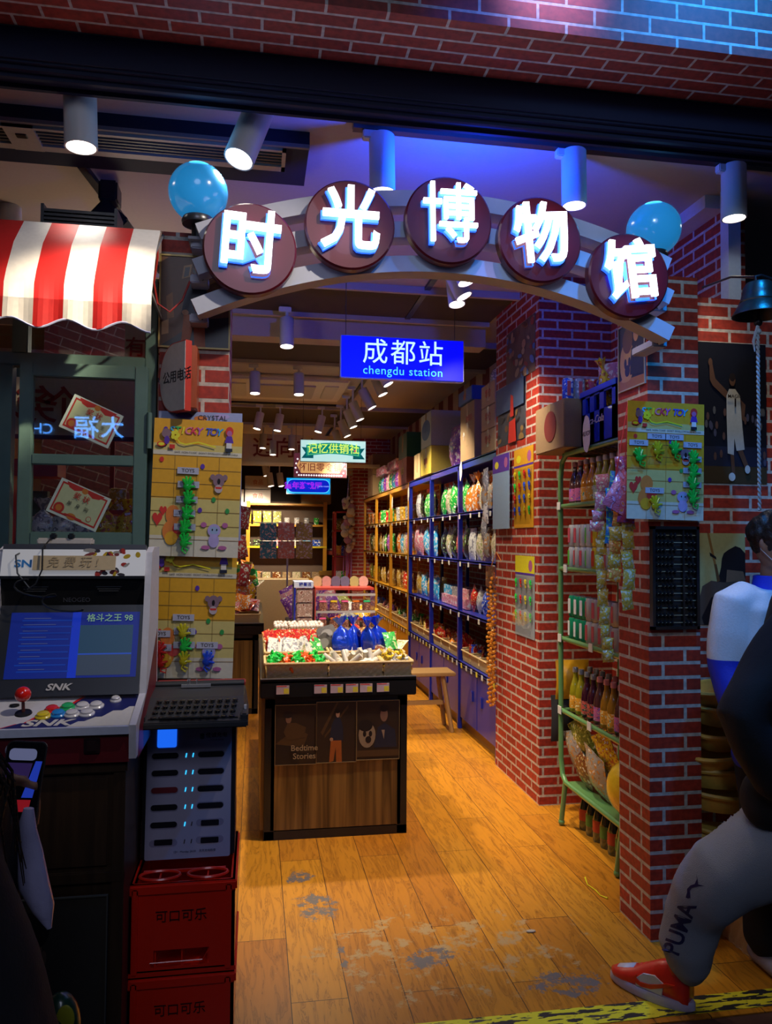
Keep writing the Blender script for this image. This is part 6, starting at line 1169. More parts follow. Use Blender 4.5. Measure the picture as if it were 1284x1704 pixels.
# second and third counters
t = counter('rear_left_counter', 'wood fronted sweet counter with a black tray, behind the left pillar', -1.3, .06, 7.0, 9.4, .80)
MB().box((.98, -.0145, .71), (1.05, -.0125, .76)).build('price_tag', TAGM, t)
for k in range(3): basket((-.12-.36*k, 7.16, .803), .32, .26, .075, 'woven basket on the rear left counter, %s from the right' % ORD[k], detail=False)
random.seed(41)
for k in range(3): heap('bag', -.24-.36*k, -.0-.36*k, 7.08, 7.26, .86, 8, [['red', 'pink', 'orange'], ['orange', 'white'], ['yellow', 'orange']][k], 'packets in the %s front basket, rear left counter' % ORD[k], 'snack', 'packets in the %s front basket of the rear left counter' % ORD[k], .75, .4, .06)
tiers = ((7.45, .86, ['orange', 'white', 'clear'], 'orange and clear'), (7.8, .94, ['yellow', 'orange', 'orange'], 'orange'), (8.15, 1.0, ['cream', 'green', 'white'], 'cream and green'), (8.5, 1.02, ['gold', 'yellow', 'red'], 'golden'), (8.9, 1.10, ['yellow', 'orange', 'yellow'], 'yellow'))
MB_ = MB()
for i, (yy, zz, cc, nm) in enumerate(tiers):
    o = MB().box((-1.25, yy-.14, .803), (.02, yy+.14, zz-.03)).build('display_tier', CBK); tag(o, 'low stepped tier of the rear left counter under the %s bags' % nm, 'tier')
    heap('twist' if i % 2 else 'bag', -1.0, -.02, yy-.08, yy+.08, zz-.02, 26, cc, '%s bags on the %s tier, rear left counter' % (nm, ORD[i]), 'snack', '%s bags on the %s tier of the rear left counter' % (nm, ORD[i]), .95, .45, .08)
for k in range(3): o = MB().box((-.32+.11*k, 8.28, 1.14), (-.215+.11*k, 8.36, 1.24), .01).build('green_packet', M((.01, .42, .10), .2, coat=.8)); tag(o, 'glossy green packet, %s of three in a row on the rear left counter' % ('left', 'middle', 'right')[k], 'packet')
t = counter('rear_right_counter', 'small dark counter of pink packets behind the jar rack', .30, .95, 6.5, 7.6, .80); random.seed(8)
for r in range(3):
    for k in range(7): put('bag', (.36+.055*k, 6.62+r*.13, .90+r*.03), PM['pink' if (k+r) % 2 else 'purple'], '%s fanned packet, %s from left, %s row, behind the blue display stand' % ('pink' if (k+r) % 2 else 'purple', ORD[k], ORD[r]), 'snack', 'fanned pink and purple packets', rot=(-.35, -.35+random.uniform(-.1, .1), .25), scale=.95)
heap('bag', .6, .9, 6.6, 7.3, .82, 14, ['yellow', 'olive', 'red', 'white'], 'mixed yellow and red bags on the small rear right counter', 'snack', 'mixed bags on the rear right counter', .9, .5, .1)
o = MB().mat(CB2).box((.02, 9.5, 0), (.66, 9.9, 1.06)).build('wooden_cupboard', wood_mat('pale wood', (.22, .13, .06), (.30, .19, .09), 2, 20)); tag(o, 'pale wooden cupboard below the back shelves', 'cupboard')
CP = [PK(c, (.6, .5, .5), W8, 30, .2) for c in ((.06, .30, .45), (.65, .25, .2), (.45, .35, .1), (.2, .3, .1))]
for i, (px, py) in enumerate([(446+21*(k % 3)+(k % 3)*9, (885, 915)[k//3]) for k in range(6)]): p = PY(px, py, 9.0); o = MB().box((-.095, 0, -.1), (.095, .02, .1), .004).build('hanging_toy_packet', CP[i % 3]); o.location = p; tag(o, 'clear fronted toy packet hanging in the %s row, %s of three, before the back shelves' % (('upper', 'lower')[i//3], ('left', 'middle', 'right')[i % 3]), 'toy')
tag(MB().box((-.22, 9.03, .80), (-.20, 9.05, 1.75)).box((.36, 9.03, .8), (.38, 9.05, 1.75)).box((-.22, 9.03, 1.74), (.38, 9.05, 1.75)).build('peg_stand', METAL), 'metal peg stand holding the hanging toy packets', 'stand')
# ---------------------------------------------------------------- back of the shop
t = thing('back_shelving', 'yellow framed shelving across the back of the shop', 'shelving', (-1.6, 12.9, 0))
for x in (.0, 1.25, 1.45, 2.72): MB().box((x, 0, 0), (x+.06, .05, 2.18)).build('post', YLW, t)
for z in (2.15, 1.80, 1.44, .9): MB().box((0, -.01, z-.03), (2.78, .4, z)).build('shelf_board', YLW if z != 1.44 else M((.72, .55, .02), .4), t)
MB().box((.0, .42, .3), (2.78, .44, 2.2)).build('back_board', M((.14, .09, .06), .7), t); MB().box((1.14, -.02, 2.07), (1.45, -.01, 2.16)).build('shelf_sign', PAPER, t)
random.seed(50)
for lv, (z, nm) in enumerate(((1.80, 'upper'), (1.44, 'middle'), (.9, 'lower'))):
    for k in range(16):
        x = -1.5+k*.165
        if -.38 < x < -.10 and 0: continue
        c = (['white', 'white', 'brown', 'white', 'brown', 'white', 'red', 'white', 'yellow', 'yellow', 'olive', 'olive', 'white', 'white', 'silver', 'green'], ['black', 'brown', 'orange', 'gold', 'orange', 'gold', 'white', 'gold', 'black', 'black', 'silver', 'pink', 'white', 'white', 'light blue', 'blue'], ['tan', 'cream', 'brown']*6)[lv][k]
        st = 2 if (k in (8, 9, 10, 11) or (k < 8 and lv == 0 and k % 2)) and lv == 0 else 1
        kd = 'tub' if (lv == 0 and k > 11) else 'box'
        for s in range(st): put(kd, (x+.04, 13.05, z+.001+s*.112), PM[c], '%s %s, %s from the left on the %s back shelf%s' % (c, 'tub' if kd == 'tub' else 'box', ORD[k], nm, (', %s one' % ('lower', 'upper')[s]) if st > 1 else ''), 'tub' if kd == 'tub' else 'box', scale=(1.1, 1, 1.08))
for k, (x, z, w_, m, lb) in enumerate(((-.40, 0, .40, M((.50, .45, .40), .6), 'left white carton on top of the back shelving'), (.03, 0, .42, M((.50, .46, .42), .6), 'right white carton on top of the back shelving'), (.03, .23, .42, M((.50, .46, .42), .6), 'white carton stacked highest on the back shelving'), (1.0, 0, .5, CB, 'brown carton at the right end of the back shelving'))):
    t = thing('carton', lb, 'carton', (x, 13.1, 2.155+z)); MB().box((-w_/2, -.15, 0), (w_/2, .15, .22 if k < 3 else .36), .004).build('box', m, t); text('食品', .09, CRT, t, (0, -.152, .11), extr=.01, name='printed_lettering')
t = thing('grey_lattice_rail', 'grey metal lattice railing behind the back shelving', 'railing', (.55, 13.6, 1.4)); b = MB()
for k in range(6): x = k*.3; b.tube([(x, 0, .0), (x+.15, 0, .25), (x+.3, 0, 0)], .012, 5).tube([(x, 0, .5), (x+.15, 0, .25), (x+.3, 0, .5)], .012, 5)
b.box((0, -.01, -.03), (1.8, .02, 0)).box((0, -.01, .5), (1.8, .02, .53)); b.build('lattice', M((.25, .24, .25), .5), t)
o = MB().box((1.22, 13.0, 1.30), (2.0, 13.4, 1.36)).box((1.22, 13.0, .9), (2.0, 13.4, .95)).box((1.35, 13.05, .95), (2.0, 13.4, 1.25)).box((1.22, 13.0, 0), (1.26, 13.4, .9)).box((1.96, 13.0, 0), (2.0, 13.4, .9)).build('red_back_bench', M((.30, .05, .03), .5)); tag(o, 'red edged low shelf at the back right', 'shelf')
for k in range(5): o = MB().box((1.05, 12.6, .62+k*.085), (1.47, 12.9, .695+k*.085), .01).build('yellow_bundle', M((.42, .25, .03), .5, bump=.5)); o.rotation_euler = (0, 0, .0); tag(o, 'yellow wrapped bundle, %s from the bottom of the pile at the back' % ORD[k], 'bundle')
tag(MB().box((1.0, 12.5, 0), (1.5, 12.95, .615)).build('low_wooden_table', CW), 'low dark table under the yellow bundles', 'table')
RP_ = M((.40, .015, .015), .4); t = thing('red_shelving', 'narrow red metal shelving before the far brick pillar', 'shelving', (1.22, 12.05, 0))
for x in (0, .22): MB().box((x, 0, 0), (x+.03, .03, 2.0)).box((x, .3, 0), (x+.03, .33, 2.0)).build('post', RP_, t)
for z in (.5, .9, 1.3, 1.7, 2.0): MB().box((0, 0, z-.02), (.25, .33, z)).build('shelf_board', RP_, t)
random.seed(12)
for lv, z in enumerate((.5, .9, 1.3, 1.7)):
    for k in range(3): put('bag', (1.28+.06*k, 12.1+.06*k, z+.001), PM[('olive', 'orange', 'white', 'green', 'yellow', 'blue')[(lv*2+k) % 6]], 'small packet, %s from the left on the %s shelf of the red shelving' % (ORD[k], ORD[lv]), 'snack', scale=.8)
PL = M((.58, .60, .68), .7, bump=.8, bs=40); t = thing('hanging_plush_bunch', 'bunch of white and lilac plush toys hanging on the far brick pillar', 'plush toys', (1.42, 11.9, 1.2)); random.seed(66)
for k in range(16): z = .95-k*.05; o = MB().ball((random.uniform(-.06, .06), random.uniform(-.05, .05), z), random.uniform(.05, .08), 10).ball((random.uniform(-.1, .1), -.04, z+.05), .03, 8).build('plush_toy', (PL, PL, M((.45, .25, .55), .7), PL, M((.6, .45, .3), .7))[k % 5], t, True)
b = MB()
for k in range(7): b.tube([(-.06+.02*k, 0, .2), (-.06+.02*k+random.uniform(-.02, .02), 0, -.15-random.random()*.15)], .007, 5)
b.build('ribbons', M((.30, .10, .28), .6), t, True); MB().tube([(0, .1, 1.0), (.04, .1, 1.75)], .012, 6).box((-.05, .0, 1.35), (.06, .06, 1.72)).build('clear_sleeve', PM['clear'], t)
WDL = M((.38, .21, .07), .5)
t = thing('wooden_stool', 'plain wooden bench with splayed legs beside the sweet counter', 'stool', (1.26, 6.25, 0)); MB().box((-.36, -.14, .45), (.36, .14, .48), .006).build('seat', WDL, t)
for sx in (-1, 1):
    for sy in (-1, 1): MB().tube([(sx*.26, sy*.09, .45), (sx*.33, sy*.13, 0)], .019, 6).build('leg', WDL, t)
MB().box((-.29, -.012, .2), (.29, .012, .235)).build('stretcher', WDL, t)
# left of the aisle: wrapped goods hanging by the left pillar
for k in range(4): p = PY(404, 880+k*48, 7.6); o = pouch_mesh(.12, .22, .05, seed=k).build('hanging_red_bag', PK((.40, .03, .03), (.6, .5, .4), W8, 30, .12), None, True); o.location = p; o.rotation_euler = (0, .15*(-1)**k, .5); tag(o, 'red and clear packet hanging at the edge of the left pillar, %s from the top' % ORD[k], 'snack')
# kiosk interior goods seen through the glass
for k in range(7): put('twist', (-1.05+k*.085, 3.42, 1.50), PM['white'] if k < 5 else PM['yellow'], '%s wrapped bag inside the kiosk, %s from the left' % ('white' if k < 5 else 'yellow', ORD[k]), 'snack', scale=.9)
t = thing('red_kiosk_shelf', 'dark red shelf with jars seen through the lower kiosk pane', 'shelf', (-.70, 3.7, 1.3)); MB().box((.28, .2, -1.3), (.30, .22, .75)).build('post', M((.28, .02, .03), .5), t); MB().box((0, .2, -1.3), (.02, .22, .75)).build('post', M((.28, .02, .03), .5), t)
for z in (.18, .36, .72): MB().box((0, 0, z), (.30, .22, z+.02)).build('shelf_board', M((.28, .02, .03), .5), t)
for k in range(3): put('tub', (-.64+.09*k, 3.78, 1.681), PM['gold'], 'golden jar on the upper red shelf inside the kiosk, %s from the left' % ORD[k], 'jar', scale=.95)
for k in range(4): put('bag', (-.66+.07*k, 3.76, 1.501), PM[('olive', 'yellow', 'green', 'red')[k]], '%s packet on the lower red shelf inside the kiosk' % ('olive', 'yellow', 'green', 'red')[k], 'snack', scale=.7)
lamp_light('POINT', (-.6, 4.2, 2.5), (0, 0, 0), 6, (1, .85, .65), .1)
# odds on the floor
p = PZ(985, 1480, .004); o = MB().tube([p+Vector((.02, .12, 0)), p+Vector((0, .05, 0)), p+Vector((.012, -.01, 0)), p+Vector((.01, -.06, 0)), p+Vector((.03, -.09, 0))], [.004, .002, .003, .002, .005], 5).build('floor_scrap', YEL, None, True); tag(o, 'thin scrap of yellow string lying on the floorboards', 'scrap')
p = PZ(883, 1550, .002); o = MB().lathe([(.001, 0), (.02, .001), (.018, .004), (.001, .006)], 10, sy=.5).build('crumpled_wrapper', M((.5, .4, .25), .5)); o.location = p; tag(o, 'tiny crumpled wrapper lying on the floorboards', 'wrapper')
for o in [x for x in bpy.data.objects if x.get('_proto')]: bpy.data.objects.remove(o)
# ---------------------------------------------------------------- people
SKN = M((.36, .19, .12), .5, var=.06); HAIR = M((.012, .009, .008), .35, bump=.8, bs=200); COAT = M((.004, .004, .006), .85, bump=.2, bs=200); JWH = M((.62, .66, .72), .6, bump=.2, bs=160); JBL = M((.008, .03, .55), .6, bump=.2, bs=160); SWG = M((.30, .31, .34), .85, bump=.6, bs=400)
def head_parts(b, c, yaw):
    """head volume with brow, nose, lips, chin and ears; faces -y before the turn"""
    T0 = b.T.copy(); b.T = T0 @ Matrix.Translation(c) @ Matrix.Rotation(yaw, 4, 'Z')
    b.loft([((0, .01+o, z), (rx, 0, 0), (0, ry, 0)) for z, rx, ry, o in ((-.118, .02, .02, -.055), (-.11, .036, .04, -.04), (-.085, .052, .065, -.02), (-.05, .062, .078, -.006), (-.01, .069, .086, 0), (.03, .073, .092, .004), (.07, .068, .085, .008), (.10, .048, .06, .01), (.115, .015, .02, .01))], 24)
    b.tube([(0, -.083, .018), (0, -.098, -.008), (0, -.104, -.022), (0, -.088, -.032)], [.008, .011, .014, .009], 10)
    b.ball((0, -.078, -.052), .018, 10, 1.3, .6, .5).ball((0, -.070, -.088), .02, 10)
    for s in (-1, 1): b.ball((s*.03, -.074, .028), .018, 10, 1.2, .5, .4).ball((s*.074, .012, -.002), .024, 10, .35, .7, 1.25)
    b.T = T0
def hand(b, wr, d, nrm, curl=.5, L=.175):
    """palm, four unequal bent fingers and a thumb; d along the hand, nrm out of the palm"""
    d = Vector(d).normalized(); nrm = Vector(nrm).normalized(); s = d.cross(nrm).normalized(); nrm = s.cross(d); wr = Vector(wr)
    b.loft([(wr, s*.026, nrm*.018), (wr+d*.03, s*.034, nrm*.017), (wr+d*.07, s*.042, nrm*.014), (wr+d*.092, s*.040, nrm*.011)], 14)
    for k, (o, l) in enumerate(((-.031, .070), (-.010, .082), (.011, .076), (.031, .058))):
        p = wr+d*.085+s*o; pts = [p-d*.03]; a = 0; q = p
        for seg in (.45, .32, .23):
            pts.append(q); a += curl*.9; q = q+(d*math.cos(a)+nrm*math.sin(a))*l*seg
        pts.append(q); b.tube(pts, [.008, .0095, .009, .0082, .0072], 8)
    p = wr+d*.025-s*.03; pts = [p, p+(d*.5-s*.8)*.03, p+(d*.8-s*.8+nrm*.4)*.045, p+(d*1.0-s*.5+nrm*.8)*.062]; b.tube(pts, [.013, .012, .0105, .008], 8)
def face_bits(t, c, yaw, mask=None):
    T = Matrix.Translation(c) @ Matrix.Rotation(yaw, 4, 'Z')
    for s in (-1, 1):
        e = MB(); e.T = T; e.ball((s*.030, -.083, .012), .011, 12, 1.2, .5, .75); e.build('eye', M((.6, .58, .55), .2), t, True)
        e = MB(); e.T = T; e.ball((s*.030, -.0885, .012), .005, 10, 1, .4, 1); e.build('iris', M((.02, .01, .01), .1), t, True)
        e = MB(); e.T = T; e.tube([(s*.016, -.088, .030), (s*.03, -.091, .035), (s*.046, -.082, .030)], [.002, .003, .0015], 6); e.build('eyebrow', HAIR, t, True)
    if mask:
        e = MB(); e.T = T; vs = []; n = 12
        for j, (z, f, rr) in enumerate(((-.005, .6, .085), (-.03, .92, .098), (-.06, .92, .098), (-.09, .75, .088), (-.105, .55, .068))):
            for i in range(n+1): a = (-1+2*i/n)*1.15*f; vs.append((math.sin(a)*rr*.80, .012-math.cos(a)*rr*1.10-(.018*max(0, 1-abs(a)*1.6) if 0 < j < 3 else 0), z+.004*math.sin(j*2)))
        e.add(vs, [(j*(n+1)+i, j*(n+1)+i+1, (j+1)*(n+1)+i+1, (j+1)*(n+1)+i) for j in range(4) for i in range(n)]); o = e.build('face_mask', mask, t, True, sharp=2)
        m = o.modifiers.new('s', 'SOLIDIFY'); m.thickness = .002
        for s in (-1, 1): e = MB(); e.T = T; e.tube([(s*.066, -.05, -.012), (s*.076, -.01, .008), (s*.078, .018, .012), (s*.077, .02, -.02), (s*.060, -.045, -.085)], .0014, 5); e.build('mask_loop', M((.6, .6, .62), .5), t, True)
    else: e = MB(); e.T = T; e.tube([(-.02, -.083, -.052), (0, -.089, -.050), (.02, -.083, -.052)], [.002, .004, .002], 6); e.build('mouth', M((.30, .07, .06), .4), t, True)
# --- person in grey sweatpants stepping to the left
F = lambda px, py, Y: PY(px, py, Y)
ank = F(1140, 1612, 2.40); shin = F(1152, 1520, 2.37); knee = F(1203, 1452, 2.30); th = F(1270, 1415, 2.26); hip = F(1350, 1350, 2.24)
t = thing('person', 'person in black coat and grey sweatpants stepping left, mostly outside the right edge', 'person', (1.80, 2.24, 0)); O = Vector(t.location)
def rel(*P): return [(Vector(p)-O, r) for p, r in P]
hc = Vector((0.03, 0, 1.56)); yawA = R(-80); sh = F(1345, 1015, 2.16)-O; el = F(1232, 1195, 2.15)-O; wr = F(1290, 1300, 2.12)-O
hp2 = Vector((.05, .06, .84)); kn2 = Vector((.24, .12, .47)); an2 = Vector((.50, .10, .11))
b = MB(); head_parts(b, hc, yawA); limb(b, [((hc+Vector((0.01, 0, -.08))), .055), (hc+Vector((.02, 0, -.2)), .058)])
b.loft([((.02, 0, z), (0, rx, 0), (ry, 0, 0)) for z, rx, ry in ((.80, .15, .11), (.95, .14, .10), (1.10, .15, .105), (1.25, .18, .105), (1.36, .17, .09), (1.41, .08, .06))], 24)
limb(b, [(sh, .055), (el, .043), (wr, .028)]); limb(b, [(Vector((.04, .18, 1.33)), .055), (Vector((.12, .17, 1.05)), .043), (Vector((.05, .15, .84)), .028)])
hand(b, wr, (.95, .1, -.3), (-.1, -.9, 0), .5); hand(b, (.05, .15, .83), (-.2, 0, -1), (0, 1, 0), .4)
limb(b, rel((hip, .085), (knee, .056), (ank, .036))); limb(b, [(hp2, .085), (kn2, .056), (an2, .036)])
remesh(b, 'body', SKN, t, .008, 4); face_bits(t, hc, yawA)
b = MB(); b.T = Matrix.Translation(hc) @ Matrix.Rotation(yawA, 4, 'Z'); b.ball((0, .022, .03), .095, 20, .88, 1.0, 1.0).loft([((0, .06, z), (.075*k, 0, 0), (0, .05*k, 0)) for z, k in ((.06, 1), (-.05, 1.1), (-.15, .95), (-.2, .5))], 16); remesh(b, 'hair', HAIR, t, .01, 3)
b = MB(); limb(b, rel((hip, .15), (F(1305, 1390, 2.25), .145), (th, .135), (knee, .118), (F(1172, 1495, 2.33), .10), (shin, .092), (F(1138, 1570, 2.40), .086), (F(1143, 1602, 2.41), .072)), 24)
limb(b, [(hp2, .15), (kn2+Vector((-.1, 0, .2)), .13), (kn2, .11), (an2+Vector((-.08, 0, .12)), .09), (an2, .075)], 20); b.loft([((.03, .02, z), (.14, 0, 0), (0, .17, 0)) for z in (.72, .8, .9, .95)], 20)
pants = remesh(b, 'sweatpants', SWG, t, .010, 6, noise=.022, ns=8)
pants['label'] = 'heather grey sweatpants with dark blue lettering down the shin'
# lettering laid on the cloth
bv = BVHTree.FromPolygons([v.co.copy() for v in pants.data.vertices], [tuple(p.vertices) for p in pants.data.polygons])
NV2 = M((.008, .008, .07), .6)
def lay(me, px, py, ang, size, name):
    me = me.copy(); bm = bmesh.new(); bm.from_mesh(me); bmesh.ops.triangulate(bm, faces=bm.faces[:]); bmesh.ops.subdivide_edges(bm, edges=[e for e in bm.edges if e.calc_length() > .12], cuts=2)
    for v in bm.verts:
        x, y = v.co.x*size, v.co.y*size; u = px+x*math.cos(ang)+y*math.sin(ang); w_ = py+x*math.sin(ang)-y*math.cos(ang)
        o0 = CAM-O; d = ray(u, w_); h = bv.ray_cast(o0, d); v.co = (h[0]-d*.002) if h[0] else (o0+d*2.7)
    bm.to_mesh(me); bm.free(); me.materials.clear(); me.materials.append(NV2); o = bpy.data.objects.new(name, me); col.objects.link(o); o.parent = t; me.name = name
def squash(me, sx): m = me.copy(); m.transform(Matrix.Diagonal((sx, 1, 1, 1))); return m
lay(squash(text_mesh('PUMA', .02), .80), 1131, 1546, R(-70), 42, 'trouser_lettering')
cat = MB().add([(x, y, 0) for x, y in ((-.9, -.55), (-.6, -.2), (-.5, .05), (-.1, .2), (.25, .15), (.6, .45), (.75, .9), (.62, .35), (.5, .0), (.95, -.35), (.45, -.15), (.2, -.1), (-.1, -.05), (-.35, -.2), (-.55, -.75), (-.75, -.7))], [tuple(range(16))]).build('tmp'); cm = cat.data; bpy.data.objects.remove(cat)
lay(cm, 1152, 1476, R(-25), 20, 'leaping_cat_emblem')
b = MB(); b.loft([((.03+o, 0, z), (ry, 0, 0), (0, rx, 0)) for z, rx, ry, o in ((.70, .23, .19, .0), (.80, .23, .185, 0), (.95, .21, .165, 0), (1.12, .20, .15, 0), (1.27, .22, .15, .0), (1.37, .19, .12, 0), (1.43, .09, .08, .01), (1.47, .075, .07, .015))], 24)
limb(b, [(sh+Vector((.05, .06, 0)), .09), (sh, .092), (sh.lerp(el, .5), .085), (el, .078), (el.lerp(wr, .5), .075), (wr, .062)], 18); limb(b, [(Vector((.04, .14, 1.33)), .08), (Vector((.12, .17, 1.05)), .065), (Vector((.05, .15, .86)), .05)])
b.ball(F(1290, 1330, 2.2)-O, .10, 14); remesh(b, 'black_coat', COAT, t, .012, 5, noise=.022, ns=9)
SRED = M((.72, .025, .008), .35, coat=.3); SWHT = M((.62, .58, .58), .4); SSOL = M((.50, .46, .62), .45)
def sneaker(loc, yaw, pitch=0, lab=None):
    q = bpy.data.objects.new('sneaker', None); col.objects.link(q); q.parent = t; q.location = loc; q.rotation_euler = (0, pitch, yaw)
    b = MB(); n = 20; P = [(.145*math.cos(a)*1.02, (.050 if math.cos(a) > 0 else .040)*math.sin(a)*(1-.12*math.cos(a)**4)) for a in [2*PI*i/n for i in range(n)]]
    b.loft([((0, 0, z), (.150*k, 0, 0), (0, .050*k, 0)) for z, k in ((.0, .95), (.006, 1), (.026, 1.0), (.032, .97))], 28); b.build('sole', SSOL, q, True)
    secs = [(-.135, .030, .045, .055), (-.12, .038, .065, .066), (-.08, .040, .075, .072), (-.035, .042, .066, .066), (.01, .043, .050, .055), (.05, .045, .036, .046), (.09, .044, .026, .040), (.125, .034, .018, .036), (.143, .012, .010, .034)]
    b = MB(); b.loft([((x, 0, cz), (0, w_, 0), (0, 0, h_)) for x, w_, h_, cz in secs], 20); o = b.build('upper', SRED, q, True, sharp=2)
    b = MB(); b.loft([((x, 0, cz+.0015), (0, w_*.72, 0), (0, 0, h_)) for x, w_, h_, cz in ((.055, .045, .035, .047), (.09, .044, .026, .0415), (.118, .036, .019, .038))], 16); b.build('toe_box', SWHT, q, True, sharp=2)
    b = MB(); b.loft([((x, 0, z), (.036, 0, 0), (0, .034, 0)) for x, z in ((-.088, .09), (-.092, .125), (-.096, .145))], 18); b.build('ankle_collar', SRED, q, True)
    for s in (-1, 1):
        b = MB(); b.prism([(-.055, .034), (.035, .034), (.040, .055), (.010, .082), (-.03, .090), (-.06, .075)], s*.0415-.003, s*.0415+.003); b.build('side_panel', SWHT, q)
        b = MB(); b.prism([(-.10, .085), (-.075, .082), (-.04, .066), (-.01, .055), (.02, .052), (.035, .062), (.028, .076), (.042, .062), (.036, .044), (.015, .038), (-.02, .044), (-.055, .060)], s*.045-.003, s*.045+.003); b.build('curved_stripe', SRED, q)
    b = MB()
    for k in range(6): x = .048-k*.017; z = .078+k*.0085; b.tube([(x, -.026, z-.006), (x+.004, 0, z+.004), (x, .026, z-.006)], .0035, 6)
    b.build('laces', M((.75, .04, .01), .5), q, True); return q
toe = PZ(1020, 1628, 0)-O; heel = PZ(1152, 1684, 0)-O; mid = (toe+heel)/2; sneaker((mid.x, mid.y, .002), math.atan2(toe.y-heel.y, toe.x-heel.x)); sneaker((.44, .10, .002), PI*.98, 0)
# --- person in the white and blue track jacket
t = thing('person', 'person in white and blue track jacket and blue face mask beside the brick wall', 'person', (1.955, 2.60, 0)); O = Vector(t.location); t['group'] = 'x'; del t['group']
hc = F(1296, 905, 2.58)-O; yawB = R(18)
b = MB(); head_parts(b, hc, yawB); limb(b, [(hc+Vector((0, .02, -.08)), .052), (hc+Vector((0, .03, -.19)), .055)])
b.loft([((0, 0, z), (rx, 0, 0), (0, ry, 0)) for z, rx, ry in ((.78, .15, .10), (.95, .13, .095), (1.10, .14, .10), (1.24, .17, .10), (1.31, .16, .08), (1.36, .07, .06))], 24)
shl = F(1222, 1002, 2.58)-O; ell_ = F(1210, 1110, 2.58)-O; wrl = F(1240, 1215, 2.50)-O; shr = Vector((-shl.x, 0, shl.z)); elr = Vector((-ell_.x+.02, 0, ell_.z)); wrr = Vector((.16, -.12, .84))
limb(b, [(shl, .05), (ell_, .04), (wrl, .027)]); limb(b, [(shr, .05), (elr, .04), (wrr, .027)]); hand(b, wrl, (.5, -.3, -.8), (1, 0, 0), .5); hand(b, wrr, (-.3, -.3, -.9), (-1, 0, 0), .5)
for s in (-1, 1): limb(b, [((s*.085, 0, .82), .08), ((s*.09, -.01, .46), .055), ((s*.09, .01, .09), .036)]); limb(b, [((s*.09, .02, .05), .035), ((s*.09, -.12, .03), .032)])
remesh(b, 'body', SKN, t, .008, 4); face_bits(t, hc, yawB, M((.20, .42, .62), .7))
b = MB(); b.T = Matrix.Translation(hc) @ Matrix.Rotation(yawB, 4, 'Z'); b.ball((0, .022, .035), .094, 20, .90, 1.02, 1.0).ball((.03, -.05, .09), .045, 12).ball((-.035, -.045, .085), .045, 12).ball((-.072, -.02, .04), .03, 10, .5, 1, 1.6).ball((.072, -.02, .04), .03, 10, .5, 1, 1.6); remesh(b, 'hair', HAIR, t, .008, 2, noise=.012, ns=40)
b = MB(); b.loft([((0, 0, z), (rx, 0, 0), (0, ry, 0)) for z, rx, ry in ((.72, .20, .14), (.76, .215, .15), (.90, .195, .14), (1.05, .19, .14), (1.20, .20, .14), (1.30, .19, .115), (1.36, .11, .09), (1.385, .08, .075))], 28)
limb(b, [(shl+Vector((.08, -.01, -.02)), .10), (ell_+Vector((.09, .0, .0)), .10)], 16); limb(b, [(shl+Vector((.05, 0, .01)), .075), (shl, .078), (shl.lerp(ell_, .5), .080), (ell_, .072), (ell_.lerp(wrl, .6), .062), (wrl, .045)], 18); limb(b, [(shr, .078), (elr, .07), (wrr, .045)], 18)
jk = remesh(b, 'track_jacket', JWH, t, .011, 6, noise=.014, ns=9); jk.data.materials.append(JBL)
for p in jk.data.polygons:
    c = p.center; cx = c.x
    lim = ell_.z+.035 if cx < -.13 else (ell_.z+.06+(cx+.13)*.85 if cx < .02 else 1.25)
    if c.z < lim: p.material_index = 1
cb = hc+Vector((0, .03, -.17)); MB().loft([(cb+Vector((0, -.005, z)), (rx, 0, 0), (0, ry, 0)) for z, rx, ry in ((-.05, .115, .10), (.0, .085, .08), (.05, .075, .075), (.052, .068, .068), (-.0, .07, .07))], 24, caps=False).build('collar', JBL, t, True)
MB().tube([cb+Vector((-.09, -.07, -.035)), cb+Vector((-.03, -.105, -.03)), cb+Vector((.03, -.105, -.035))], .004, 6).build('white_piping', AWW, t, True)
b = MB()
for s in (-1, 1): limb(b, [((s*.09, 0, .80), .11), ((s*.095, -.01, .46), .085), ((s*.095, .0, .10), .075)])
remesh(b, 'dark_trousers', COAT, t, .012, 4, noise=.006, ns=12)
for s in (-1, 1): b = MB(); b.loft([((s*.095, y, .035), (w_, 0, 0), (0, 0, h_)) for y, w_, h_ in ((.07, .03, .03), (.03, .042, .034), (-.06, .046, .034), (-.13, .044, .028), (-.17, .02, .02))], 16); b.build('shoe', M((.30, .27, .27), .5), t, True)
# --- person at the left edge, seen from behind, photographing the arcade machine
t = thing('person', 'dark coated person with long hair at the lower left edge, seen from behind', 'person', (-.60, 1.22, 0)); O = Vector(t.location); hc = Vector((0.0, .02, 1.47)); yawC = R(180)
ph = F(36, 1300, 1.62)-O; wrC = ph+Vector((-.01, .025, -.135)); elC = Vector((.17, .16, .98)); shC = Vector((.15, 0, 1.25))
b = MB(); head_parts(b, hc, yawC); limb(b, [(hc+Vector((0, 0, -.08)), .05), (hc+Vector((0, 0, -.19)), .055)])
b.loft([((0, 0, z), (rx, 0, 0), (0, ry, 0)) for z, rx, ry in ((.75, .15, .11), (.9, .13, .1), (1.05, .13, .1), (1.2, .16, .1), (1.27, .14, .08), (1.32, .07, .06))], 24)
limb(b, [(shC, .05), (elC, .04), (wrC, .026)]); hand(b, wrC, (.05, -.05, 1), (0, -1, 0), .3); limb(b, [((-.17, 0, 1.24), .05), ((-.24, .06, .98), .04), ((-.16, .28, .98), .026)]); hand(b, (-.16, .28, .98), (.3, .8, .3), (.6, 0, .2), .5)
for s in (-1, 1): limb(b, [((s*.085, 0, .8), .08), ((s*.09, .01, .45), .055), ((s*.09, 0, .07), .036)]); limb(b, [((s*.09, 0, .03), .033), ((s*.09, .13, .02), .03)])
